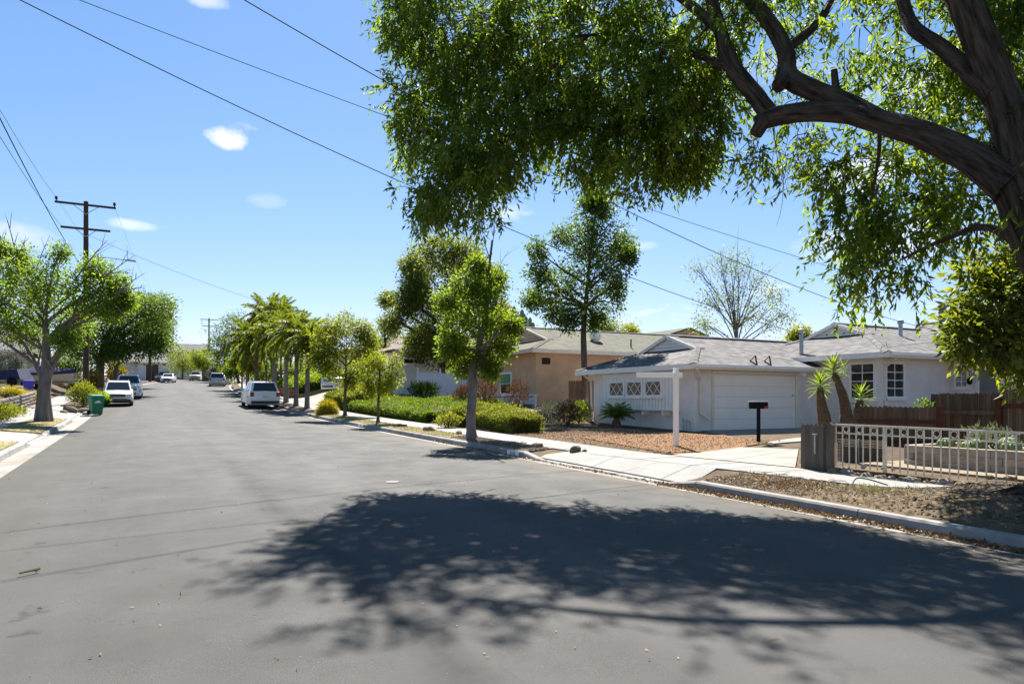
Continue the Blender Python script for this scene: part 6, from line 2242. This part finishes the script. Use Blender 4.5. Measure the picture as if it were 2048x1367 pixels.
# ---- distant trees
FAR = [
    (478, 108, [(470, 735, 1.6), (490, 738, 1.7), (512, 740, 1.7), (458, 748, 1.2), (530, 742, 1.5)], 'leaf_mid', "dense green planting closing the street beyond the silver car"),
    (505, 122, [(490, 700, 2.4), (515, 695, 2.4), (475, 712, 2.0), (535, 705, 2.2)], 'leaf_olive', "tall olive green trees behind the palm crowns"),
    (365, 150, [(365, 715, 2.6), (350, 730, 2.4), (380, 730, 2.2), (395, 735, 1.8)], 'leaf_lime', "bright green bushy tree at the far bend above the tan car"),
    (318, 165, [(305, 712, 1.8), (325, 715, 2.0), (340, 718, 1.6)], 'leaf_lime', "low bright green tree between the far bungalow roofs"),
    (450, 118, [(450, 665, 2.6), (460, 700, 2.6), (440, 690, 2.0), (470, 650, 2.2), (448, 720, 1.8)], 'leaf_dark', "round dark green tree beyond the palms near the distant pole"),
    (436, 122, [(436, 742, 1.3), (430, 748, 1.0), (444, 748, 1.1)], 'leaf_pale', "pale grey green shrub behind the silver car"),
    (345, 180, [(340, 705, 2.0), (326, 694, 1.6)], 'leaf_dark', "dark conifer top behind the grey far roof"),
    (560, 95, [(540, 740, 1.6), (565, 742, 1.7), (590, 745, 1.6), (520, 745, 1.4), (610, 742, 1.5)], 'leaf_mid', "green garden hedge trees behind the palm trunks"),
    (640, 78, [(640, 745, 1.5), (625, 755, 1.3), (655, 755, 1.3)], 'leaf_mid', "green garden tree behind the lime street tree"),
    (770, 68, [(770, 650, .8), (760, 690, 1.0), (785, 660, .6)], 'leaf_olive', "thin olive tree in front of the brown roof"),
    (1215, 62, [(1205, 662, .9), (1225, 660, .8), (1200, 668, .6)], 'leaf_olive', "tree top showing over the peach house ridge"),
    (1262, 64, [(1262, 664, .55), (1258, 668, .4)], 'leaf_lime', "small bright tree top over the peach house ridge"),
    (1600, 48, [(1600, 672, .45), (1594, 678, .3)], 'leaf_lime', "little yellow green tree top between the garage and main roofs"),
    (30, 75, [(0, 690, 2.0), (40, 700, 1.8), (-30, 720, 2.0), (20, 730, 1.4)], 'leaf_left', "green tree in the yard behind the covered boat"),
    (145, 70, [(150, 740, 1.0), (130, 735, 1.0), (160, 720, 1.2), (110, 725, 1.0)], 'leaf_dark', "dark garden tree between the boat and the pole"),
    (255, 120, [(250, 740, 1.2), (256, 752, 1.0)], 'leaf_mid', "green shrub at the left end of the far bungalow"),
    (236, 95, [(232, 742, 1.0), (240, 750, .8)], 'leaf_gold', "yellow shrub behind the pickup truck"),
    (415, 128, [(405, 722, 1.5), (396, 715, 1.4)], 'leaf_mid', "mid green tree left of the distant fan palm"),
]
for px, d, cls, lm_, lab in FAR:
    b = up(px, d)
    top = at(cls[0][0], cls[0][1], d)
    tree("distant_tree" if 'shrub' not in lab else "shrub", lab, b, [b, b.lerp(top, .5), top], [.2, .16, .08], [(at(a, c, d + random.uniform(-1, 1)), r) for a, c, r in cls], M[lm_], M['bark_brown'],
         120, 11, .3 if d > 90 else .2, .13 if d > 90 else .09, .5, "distant trees and shrubs", int(px) + 100, limb_r=.1, twigs=2)


# ---- palms
def frond_mesh(name, L, n, lw, mat, droop, seed, ll=.5):
    """A feather palm frond: rachis and two rows of leaflets, one mesh; grows along +X from the origin, arching down."""
    g_ = np.random.default_rng(seed)
    t = np.linspace(0, 1, n)
    x = L * (t - .18 * t ** 2 * droop)
    z = L * (.34 * t - (.34 + .42 * droop) * t ** 2)
    V, F, T = [], [], []
    for i in range(n - 1):
        k = len(V)
        w = .018 * (1 - t[i] * .8)
        V += [(x[i], -w, z[i]), (x[i], w, z[i]), (x[i + 1], w, z[i + 1]), (x[i + 1], -w, z[i + 1])]
        F.append((k, k + 1, k + 2, k + 3))
        T += [.9] * 4
    for i in range(2, n):
        for sd in (-1, 1):
            for rep in range(2):
                k = len(V)
                l2 = ll * (math.sin(math.pi * min(1, .12 + .88 * t[i])) ** .6) * g_.uniform(.8, 1.1) + .05
                ax, az = .45 + g_.uniform(-.3, .3), -.75 + g_.uniform(-.6, .6)
                d = np.array([ax, sd, az])
                d /= np.linalg.norm(d)
                p = np.array([x[i] + rep * L / n * .5, 0, z[i]])
                e = p + d * l2 + np.array([0, 0, -.18 * l2])
                m_ = p + d * l2 * .5
                V += [tuple(p), tuple(m_ + np.array([lw, 0, 0])), tuple(e), tuple(m_ - np.array([lw, 0, 0]))]
                F.append((k, k + 1, k + 2, k + 3))
                T += [g_.uniform(0, 1)] * 4
    me = bpy.data.meshes.new(name)
    me.from_pydata(V, [], F)
    a_ = me.attributes.new('tint', 'FLOAT', 'POINT')
    a_.data.foreach_set('value', T)
    me.materials.append(mat)
    return me


FR = [frond_mesh("frond", 2.5, 36, .036, M['leaf_palm'], d_, s_) for d_, s_ in ((.9, 1), (1.3, 2), (.5, 3))]
FRD = frond_mesh("frond", 2.1, 28, .03, M['leaf_palm_dry'], 1.9, 4)


def palm(label, px, d, top_py, n, sc, seed, r=.17, dead=2):
    b = up(px, d, -.05)
    top = at(px + random.uniform(-2, 2), top_py, d)
    t = thing("palm_tree", label, "palm tree", b, "palms along the right kerb")
    rn = random.Random(seed)
    k = 14
    pts = [b.lerp(top, i / k) for i in range(k + 1)]
    MB().tube(pts, [r * (1.35 if i == 0 else 1.12 - .35 * i / k) * (1 + (.04 if i % 2 else 0)) for i in range(k + 1)], 12).build("trunk", M['bark_palm'], t, smooth=True)
    MB().tube([top - Vector((0, 0, .3)), top + Vector((0, 0, .35)), top + Vector((0, 0, .9))], [r * .85, r * .7, .04], 10).build("crownshaft", pm("palm_boot", (.2, .2, .09), (.28, .25, .13), 6, .8), t, smooth=True)
    for i in range(n):
        az = i * 2.399963 + rn.uniform(-.2, .2)
        f = (i + .5) / n
        el = 1.28 - 1.85 * f
        s_ = sc * rn.uniform(.85, 1.1) * (1 - .25 * (1 - f))
        part("frond", FR[2 if f < .2 else (0 if f < .5 else 1)], t, top + Vector((0, 0, .55 - .35 * f)), rot=(rn.uniform(-.25, .25), -el, az), scale=(s_, s_, s_))
    for i in range(dead):
        part("frond", FRD, t, top + Vector((0, 0, .1)), rot=(0, .7, rn.uniform(0, 6.28)), scale=(sc * .9,) * 3)


palm("queen palm nearest the street tree with a yellowed skirt frond", 614, 46, 690, 34, .9, 51, .15, 3)
palm("queen palm with pale trunk second from the lime tree", 592, 49, 672, 34, 1.0, 52, .15, 1)
palm("queen palm with its trunk directly behind the white car", 572, 53, 678, 34, 1.05, 53, .17, 1)
palm("queen palm with thick trunk left of the one behind the car", 548, 62, 676, 36, 1.25, 54, .22, 1)
palm("tall queen palm with a rusty hanging frond on dark trunk", 513, 70, 690, 36, 1.3, 55, .18, 3)
palm("slim queen palm in the back row, leftmost of the palms", 494, 84, 678, 34, 1.45, 56, .13, 3)
palm("tallest queen palm in the back row of the palms", 532, 78, 636, 34, 1.5, 57, .13, 0)
palm("queen palm in the back row between its taller neighbours", 562, 74, 638, 34, 1.4, 58, .13, 0)
# fan palms far up the street
b = up(415, 132)
fp = thing("fan_palm", "short fan palm with brown skirt beside the distant pole", "palm tree", b)
top = at(415, 718, 132)
MB().tube([b, b.lerp(top, .5), top], [1.0, 1.05, .7], 12, wob=.1).build("trunk", M['bark_palm'], fp)
lv = Leaves(61)
for k in range(60):
    d_ = rdir(1, lv.g)[0]
    d_[2] = d_[2] * .7 + .15
    n_ = 16
    c = np.array(top) + nrm(d_) * 1.5
    dd = nrm(np.tile(d_, (n_, 1)) + rdir(n_, lv.g) * .55)
    lv.add(np.tile(c, (n_, 1)), dd, 1.0, .1)
lv.build("crown", M['leaf_palm'], fp)


# ---- yuccas and cycad: every leaf a part
def sword_mesh(L, W, mat, n=5, seed=0):
    V, F, T = [], [], []
    g_ = np.random.default_rng(seed)
    for i in range(n + 1):
        t = i / n
        w = W * (.6 + .8 * t - 1.4 * t * t) if t < 1 else .001
        w = max(.001, W * math.sin(math.pi * min(1, .18 + .82 * t)) ** .7)
        z = -.22 * L * t * t
        V += [(L * t, -w / 2, z + w * .25), (L * t, 0, z), (L * t, w / 2, z + w * .25)]
        T += [.15 + .6 * t] * 3
    for i in range(n):
        k = i * 3
        F += [(k, k + 1, k + 4, k + 3), (k + 1, k + 2, k + 5, k + 4)]
    me = bpy.data.meshes.new("leaf")
    me.from_pydata(V, [], F)
    a_ = me.attributes.new('tint', 'FLOAT', 'POINT')
    a_.data.foreach_set('value', T)
    me.materials.append(mat)
    return me


SW = sword_mesh(.62, .05, M['leaf_yucca'])
SWD = sword_mesh(.5, .035, M['leaf_straw'])


def yucca(label, base, pts, rad, heads):
    t = thing("yucca", label, "yucca", base, "yuccas beside the garage")
    MB().tube(smooth_path(pts, 4), smooth_rad(rad, 4), 12, wob=.06, seed=len(label)).build("trunk", M['bark_yucca'], t, smooth=True)
    for hp_, n, s_, sd in heads:
        rn = random.Random(sd)
        for i in range(n):
            f = (i + .5) / n
            el = 1.45 - 1.95 * f ** 1.1
            q = s_ * rn.uniform(.8, 1.1)
            part("leaf", SW, t, Vector(hp_) + Vector((0, 0, .14 - .28 * f)), rot=(rn.uniform(-.3, .3), -el, i * 2.399963 + rn.uniform(-.2, .2)), scale=(q, q, q))
        for i in range(7):
            part("leaf", SWD, t, Vector(hp_) + Vector((0, 0, -.16)), rot=(0, rn.uniform(.6, 1.2), rn.uniform(0, 6.28)), scale=(s_ * .8,) * 3)


b = up(1652, 21.8)
yucca("short thick-trunked yucca nearest the garage door", b, [b, at(1649, 840, 21.8), at(1642, 800, 21.8), at(1640, 775, 21.8)], [.26, .2, .13, .09], [(at(1640, 772, 21.8), 58, .78, 1)])
b = up(1690, 23.6)
yucca("tallest yucca with curved trunk between the other two", b, [b, at(1692, 830, 23.6), at(1688, 800, 23.6), at(1678, 770, 23.6), at(1668, 745, 23.6)], [.26, .2, .16, .12, .1],
      [(at(1667, 742, 23.6), 58, .86, 2), (at(1688, 738, 23.8), 14, .62, 3)])
b = up(1716, 22.4)
yucca("low yucca in front of the paned window by the board fence", b, [b, at(1716, 830, 22.4), at(1720, 800, 22.4)], [.2, .15, .1], [(at(1721, 797, 22.4), 52, .8, 4)])
SC_ = frond_mesh("frond", .78, 22, .011, M['leaf_cycad'], .75, 9, .13)
b = up(1233, 27.9)
cy = thing("sago_palm", "dark green sago cycad in front of the boxed window bay", "cycad", b)
MB().tube([b, b + Vector((0, 0, .2)), b + Vector((0, 0, .42))], [.2, .17, .1], 12, wob=.1).build("trunk", M['bark_yucca'], cy)
for i in range(30):
    f = (i + .5) / 30
    part("frond", SC_, cy, b + Vector((0, 0, .42)), rot=(random.uniform(-.2, .2), -(1.35 - 1.25 * f), i * 2.4), scale=(1, 1, 1))

# columnar cactus behind the peach roof
b = up(1040, 50)
cc = thing("column_cactus", "tall columnar cactus clump above the peach house ridge", "cactus", b)
for k, (px, py) in enumerate(((1020, 622), (1028, 612), (1036, 624), (1044, 618), (1052, 632), (1060, 634), (1014, 632), (1048, 626), (1066, 644))):
    tp_ = at(px, py, 50 + (k % 3) * .4)
    MB().tube([Vector((tp_.x, tp_.y, b.z)), Vector((tp_.x, tp_.y, (b.z + tp_.z) / 2)), tp_ - Vector((0, 0, .15)), tp_], [.14, .15, .14, .03], 8).build("stem", M['leaf_cactus'], cc)


# ---- hedges, shrubs, grasses
def hedge_leaves(lv, x0, x1, y0, y1, h, n, L, W, top_bias=.5, z_of=None, round_=.25):
    g_ = lv.g
    u = g_.uniform(0, 1, (n, 3))
    face = g_.integers(0, 10, n)
    X, Y, Z = u[:, 0].copy(), u[:, 1].copy(), u[:, 2].copy()
    dep = np.abs(g_.normal(0, .05, n))
    X[face < 3] = dep[face < 3]
    m_ = (face >= 3) & (face < 5)
    Y[m_] = dep[m_] * .6
    m_ = (face >= 5) & (face < 9)
    Z[m_] = 1 - dep[m_] * 1.2 + g_.normal(0, .05, m_.sum())
    PX, PY = x0 + X * (x1 - x0), y0 + Y * (y1 - y0)
    base = np.array([hgt(a, b_) for a, b_ in zip(PX, PY)])
    edge = np.minimum.reduce([X, 1 - X, Y * 3, (1 - Y) * 3])
    hh = h * (1 - round_ * np.exp(-edge * 9)) * (1 + .09 * np.sin(PX * 3.1 + PY * 2.3) + .07 * np.sin(PY * 5.2))
    P = np.stack([PX + g_.normal(0, .03, n), PY + g_.normal(0, .03, n), base + Z * hh], 1)
    D = rdir(n, g_)
    D[:, 2] = np.abs(D[:, 2]) + .25
    D[face < 3, 0] -= .8
    D[(face >= 3) & (face < 5), 1] -= .8
    T = np.clip(.35 + .4 * np.sin(PX * 4 + PY * 3.3) * np.sin(PY * 2.1 + Z * 5) + g_.normal(0, .2, n), 0, 1)
    lv.add(P, D, L, W)
    lv.T[-1] = T


def core_box(mb, x0, x1, y0, y1, h, ins=.12):
    c = [(x0 + ins, y0 + ins), (x1 - ins, y0 + ins), (x1 - ins, y1 - ins), (x0 + ins, y1 - ins)]
    mb.prism(c, [hgt(*p) - .05 for p in c], [hgt(*p) + h * .8 for p in c])


def hedge(label, boxes, mat, n_m2, L, W, seed, name="hedge"):
    x0, y0 = boxes[0][0], boxes[0][2]
    t = thing(name, label, "hedge", (x0, y0, hgt(x0, y0)))
    lv = Leaves(seed)
    cm = MB()
    for (a, b_, c, d, h) in boxes:
        area = (b_ - a) * (d - c) + h * 2 * ((b_ - a) + (d - c))
        hedge_leaves(lv, a, b_, c, d, h, int(area * n_m2), L, W)
        core_box(cm, a, b_, c, d, h)
    cm.build("branches", M['bark_brown'], t)
    lv.build("foliage", mat, t)
    return t


hedge("long clipped yellow green hedge beside the sidewalk right of the parkway tree", [(11.15, 12.5, 21.3, 24.4, .74), (11.2, 12.9, 24.3, 26.6, .86)], M['leaf_hedge'], 760, .075, .035, 71)
hedge("low spreading dark juniper hedge behind the young street trees", [(11.2, 13.4, 29.5, 35.5, .56), (11.3, 13.6, 35.3, 43.0, .62), (13.2, 16.0, 31.2, 37.0, .34)], M['leaf_juniper'], 420, .12, .04, 72)
hedge("green planting on the raised lawn beyond the palms", [(12.0, 15.0, 62.5, 74, 1.3)], M['leaf_mid'], 160, .22, .09, 74)
hedge("green garden hedge by the white truck behind the yellow grass", [(11.3, 14.0, 43.5, 49.5, 1.1)], M['leaf_hedge'], 300, .14, .06, 73)


def shrub(label, px, d, r, h, mat, n, L, W, seed, cat="shrub", name="shrub", group=None, x_y=None, up_=.5):
    b = up(px, d) if x_y is None else Vector((*x_y, hgt(*x_y)))
    t = thing(name, label, cat, b, group)
    lv = Leaves(seed)
    g_ = lv.g
    P, dd = clump_points((b.x, b.y, b.z + h * .5), (r, r, h * .5), n, g_, .2)
    D = dd * .7 + rdir(n, g_) * .7
    D[:, 2] += up_
    lv.add(P, D, L, W)
    st_ = MB()
    rn = random.Random(seed)
    for k in range(8):
        e = b + Vector((rn.uniform(-r, r) * .7, rn.uniform(-r, r) * .7, h * rn.uniform(.5, .85)))
        st_.tube(bez(b, b.lerp(e, .5) + Vector((0, 0, .1)), e, 3), [.02, .015, .01, .004], 4)
    st_.build("stems", M['bark_brown'], t)
    lv.build("foliage", mat, t)
    return t


def grass_clump(label, px, d, r, h, mat, n, seed, W=.02, name="grass_clump", group=None):
    b = up(px, d)
    lv = Leaves(seed)
    g_ = lv.g
    a = g_.uniform(0, 2 * np.pi, n)
    el = np.arccos(g_.uniform(.12, 1, n))
    d0 = np.stack([np.cos(a) * np.sin(el), np.sin(a) * np.sin(el), np.cos(el)], 1)
    P = np.array(b) + d0 * np.array([.12, .12, .05]) * r + g_.normal(0, .03, (n, 3)) * r
    ln = np.sqrt((r * np.sin(el)) ** 2 + (h * np.cos(el)) ** 2) * g_.uniform(.65, 1.1, n)
    mid = P + d0 * (ln * .55)[:, None] + np.array([0, 0, .12 * h])
    lv.add(P, mid - P, .62, W)
    lv.L[-1] = np.linalg.norm(mid - P, axis=1)
    tip = P + d0 * ln[:, None] - np.stack([np.zeros(n), np.zeros(n), .18 * h * np.sin(el)], 1)
    lv.add(mid - (tip - mid) * .15, tip - mid, .5, W * .8)
    lv.L[-1] = np.linalg.norm(tip - mid, axis=1) * 1.15
    o = lv.build(name, mat, None, b, wide=.35)
    tag(o, label, "grass", group)
    return o


grass_clump("bright yellow green fountain grass clump at the kerb near the palms", 655, 39.8, .64, 1.0, M['leaf_yellow'], 3000, 81, .016)
shrub("rusty brown shrub at the corner of the peach house", 1035, 34.8, .65, 1.45, M['leaf_rust'], 1100, .13, .035, 82, up_=1.2, group="dry shrubs by the peach house")
shrub("dry grey shrub against the peach house side wall", 1108, 31.2, .8, .8, M['leaf_grey'], 2200, .1, .035, 83, group="dry shrubs by the peach house")
shrub("dry reddish shrub alone on the shaded dirt between the houses", 1136, 28.8, .55, 1.0, M['leaf_rust'], 1500, .11, .03, 84, group="dry shrubs by the peach house")
shrub("dead low brown plants along the foot of the peach house", 1085, 30.0, .75, .55, M['leaf_grey'], 1600, .1, .03, 85, group="dry shrubs by the peach house")
shrub("olive green shrub in the gap between peach and grey houses", 1158, 30.4, .6, 1.0, M['leaf_olive'], 1800, .1, .04, 86)
shrub("reddish grassy shrub left of the peach house window", 935, 36.5, .8, 1.0, M['leaf_rust'], 1600, .2, .03, 87, up_=1.0)
shrub("yellow green shrub above the hedge under the green window", 1000, 31.0, .85, .75, M['leaf_hedge'], 2600, .1, .045, 88)
shrub("red brown shrub beside the green window of the peach house", 975, 35.0, .6, 1.5, M['leaf_rust'], 1500, .11, .035, 89)
shrub("low green bush between the brick edging and the long hedge", 898, 27.4, .5, .6, M['leaf_hedge'], 1200, .09, .045, 90)
shrub("dark agave-like plant in front of the white vinyl fence", 848, 46.5, .9, .9, M['leaf_dark'], 700, .5, .05, 91, up_=.9)
shrub("loose green bush around the foot of the lamp pole", 166, 44, .85, 1.5, M['leaf_hedge'], 2600, .14, .05, 92, up_=.7)
shrub("spiky grey green bush behind the green bin and the lamp pole", 196, 46, .8, 1.1, M['leaf_left'], 1200, .25, .05, 93, up_=.9)
shrub("tall golden column shrub behind the lamp pole", 184, 58, .45, 2.3, M['leaf_gold'], 2200, .14, .07, 94)
shrub("yellow flowering shrub at the left of the lamp pole", 157, 60, 1.0, 1.2, M['leaf_gold'], 1500, .14, .06, 95)
shrub("green trailing shrub over the left retaining wall", 22, 35, 1.3, .8, M['leaf_hedge'], 3200, .13, .06, 96, x_y=(-5.75, 36.0))
shrub("small trailing shrub at the foot of the left retaining wall", 52, 37.5, .9, .5, M['leaf_hedge'], 1700, .12, .05, 97, x_y=(-5.7, 40.0))
shrub("pale feathery shrub behind the covered trailer on the left", 12, 60, 1.7, 2.6, M['leaf_pale'], 3000, .2, .05, 98, up_=-.3)
grass_clump("yellow green strap leaved clump on the left bank before the blue bin", 20, 44, 1.1, .8, M['leaf_yellow'], 900, 99, .035, group="strap leaved clumps on the left bank")
grass_clump("yellow green strap leaved clump right of the other one on the left bank", 50, 45, 1.1, .75, M['leaf_yellow'], 900, 100, .035, group="strap leaved clumps on the left bank")
shrub("succulent bush with yellow flowers behind the white fence rings", 1985, 15.0, .48, .8, M['leaf_pale'], 900, .12, .05, 101, x_y=(14.6, y_on(1980, 14.6)))
shrub("orange yellow flowering plant left of the succulent bush", 1940, 15.0, .3, .5, M['leaf_gold'], 420, .1, .03, 102, x_y=(14.3, y_on(1938, 14.3)))
shrub("small dark plant on top of the low board fence by the window", 1848, 20.5, .22, .45, M['leaf_dark'], 160, .1, .05, 103, x_y=(17.6, y_on(1850, 17.6)))
o_ = [o for o in bpy.data.objects if o.get('label', '').startswith('small dark plant on top')][0]
o_.location.z += .75

# ---- litter, gravel, dry grass: what nobody could count
def scatter(name, mat, n, fx, L, W, seed, upr=.15, lift=.02):
    lv = Leaves(seed)
    g_ = lv.g
    XY = np.array([fx(g_) for _ in range(n)])
    Z = np.array([hgt(a, b_) if (a - bend(b_) > KB_R or a - bend(b_) < KB_L) else zroad(b_) + .045 * (1 - ((a - 3) / 5.4) ** 2) + .006 for a, b_ in XY]) + lift
    D = rdir(n, g_)
    D[:, 2] = np.abs(D[:, 2]) * upr + (upr if upr > .5 else .02)
    lv.add(np.stack([XY[:, 0], XY[:, 1], Z], 1), D, L, W)
    o = lv.build(name, mat, None, (0, 0, 0))
    o['kind'] = 'stuff'
    return o


uf = random.Random(5)
scatter("gutter_leaves", M['leaf_dry'], 3000, lambda g_: (GUT_R - abs(g_.normal(0, .09)), g_.uniform(2.2, 10.4) if g_.uniform() < .85 else g_.uniform(10, 22)), .07, .03, 201, .25, .012)
scatter("fallen_leaves", M['leaf_dry'], 1300, lambda g_: (g_.uniform(KB_R + .05, 10.4), 9.7 - abs(g_.normal(0, 2.6))), .055, .02, 202, .25, .01)
scatter("fallen_leaves", M['leaf_dry'], 90, lambda g_: (g_.uniform(-2.2, 8.3), g_.uniform(3.2, 20)), .04, .014, 203, .12, .008)
scatter("pale_litter", M['leaf_straw'], 220, lambda g_: (g_.uniform(-2.3, 8.3), g_.uniform(3.0, 14)), .028, .012, 210, .12, .008)
scatter("dry_grass", M['leaf_straw'], 4200, lambda g_: (g_.uniform(KB_R + .05, 9.6), g_.uniform(21.4, 43)), .09, .012, 204, .9, .0)
scatter("dry_grass", M['leaf_straw'], 500, lambda g_: (g_.uniform(KB_R + .05, 10.35), g_.uniform(3.2, 9.6)), .08, .006, 205, .5, .0)
scatter("dry_grass", M['leaf_straw'], 1600, lambda g_: (g_.uniform(-4.25, -3.03), g_.uniform(12, 24.2) if g_.uniform() < .5 else g_.uniform(29.2, 38.8)), .08, .012, 206, .9, .0)
scatter("dry_grass", M['leaf_straw'], 1500, lambda g_: (g_.uniform(10.95, 16), g_.uniform(24.7, 28.5)), .1, .012, 207, .9, .0)


def chips(name, mat, n, fx, r, seed, lift=.03):
    rn = random.Random(seed)
    mb = MB()
    for _ in range(n):
        x, y = fx(rn)
        z = hgt(x, y) + lift
        s_ = r * rn.uniform(.5, 1.5)
        a = rn.uniform(0, 6.28)
        p = [(x + s_ * math.cos(a + k) * rn.uniform(.7, 1.2), y + s_ * math.sin(a + k) * rn.uniform(.7, 1.2), z) for k in (0, 1.6, 3.2, 4.8)]
        k = len(mb.v)
        mb.v += p + [(x, y, z + s_ * rn.uniform(.4, .9))]
        mb.f += [(k, k + 1, k + 4), (k + 1, k + 2, k + 4), (k + 2, k + 3, k + 4), (k + 3, k, k + 4)]
    o = mb.build(name, mat)
    o['kind'] = 'stuff'


chips("gravel", M['rock'], 2600, lambda rn: (rn.uniform(KB_R + .08, 9.5), rn.uniform(15.9, 21.2)), .026, 301)
chips("dirt_clods", pm("dirt_clod", (.25, .135, .068), (.36, .215, .12), 20, .97), 5200, lambda rn: (lambda u, v: (11.0 + u * 5.2, 13.2 + v * 8 + u * .8))(rn.random(), rn.random()), .027, 302)
chips("gravel", M['rock_grey'], 1500, lambda rn: (rn.uniform(12.6, 16.9), rn.uniform(4, 9)), .03, 303, .05)
chips("gravel", M['rock'], 1200, lambda rn: (rn.uniform(KB_R + .08, 10.3), rn.uniform(3, 9.7)), .022, 304, .01)
scatter("fallen_leaves", M['leaf_dry'], 900, lambda g_: (lambda a, r: (9.6 + r * math.cos(a), 8.3 + 1.5 * r * math.sin(a)))(g_.uniform(0, 6.28), abs(g_.normal(0, .32))), .05, .02, 208, .35, .012)
scatter("dry_grass", M['leaf_straw'], 900, lambda g_: (lambda a, r: (9.9 + r * math.cos(a), 6.9 + 1.6 * r * math.sin(a)))(g_.uniform(0, 6.28), abs(g_.normal(0, .3))), .12, .007, 209, .5, .0)
def sticks(name, mat, n, fx, L, r, seed):
    rn = random.Random(seed)
    mb = MB()
    for _ in range(n):
        x, y = fx(rn)
        a = rn.uniform(0, 6.28)
        l = L * rn.uniform(.4, 1.3)
        p = Vector((x, y, hgt(x, y) + .02))
        q = Vector((x + l * math.cos(a), y + l * math.sin(a), 0))
        q.z = hgt(q.x, q.y) + .02 + rn.uniform(0, .05)
        m_ = p.lerp(q, .5) + Vector((rn.uniform(-.04, .04), rn.uniform(-.04, .04), .02))
        mb.tube([p, m_, q], [r, r * .8, r * .5], 4)
    o = mb.build(name, mat)
    o['kind'] = 'stuff'


sticks("twig_litter", M['bark_palm'], 130, lambda rn: (rn.uniform(KB_R + .1, 10.3), rn.uniform(3.4, 9.6)), .3, .006, 401)
# twigs on the parkway by the great tree
tb_ = thing("fallen_branch", "thin curved fallen branch arching on the parkway near the great tree's roots", "branch", up(1712, 11.5))
q = [at(1703, 1010, 10.9), at(1712, 992, 11.0), at(1735, 982, 11.0), at(1775, 976, 11.0)]
for v_ in q:
    v_.z = hgt(v_.x, v_.y) + .06
q[1].z += .12
q[2].z += .1
MB().tube(smooth_path(q, 4), .012, 6).build("stick", M['bark_palm'], tb_)
st2 = thing("fallen_branch", "straw coloured stick lying on the asphalt at lower left", "branch", at(55, 1145, 6.2))
a_, b_ = ground_xy(38, 6.35), ground_xy(80, 6.5)
MB().tube([(a_[0], a_[1], zroad(a_[1]) + .055), (b_[0], b_[1], zroad(b_[1]) + .06)], [.008, .012], 5).build("stick", M['leaf_straw'], st2)
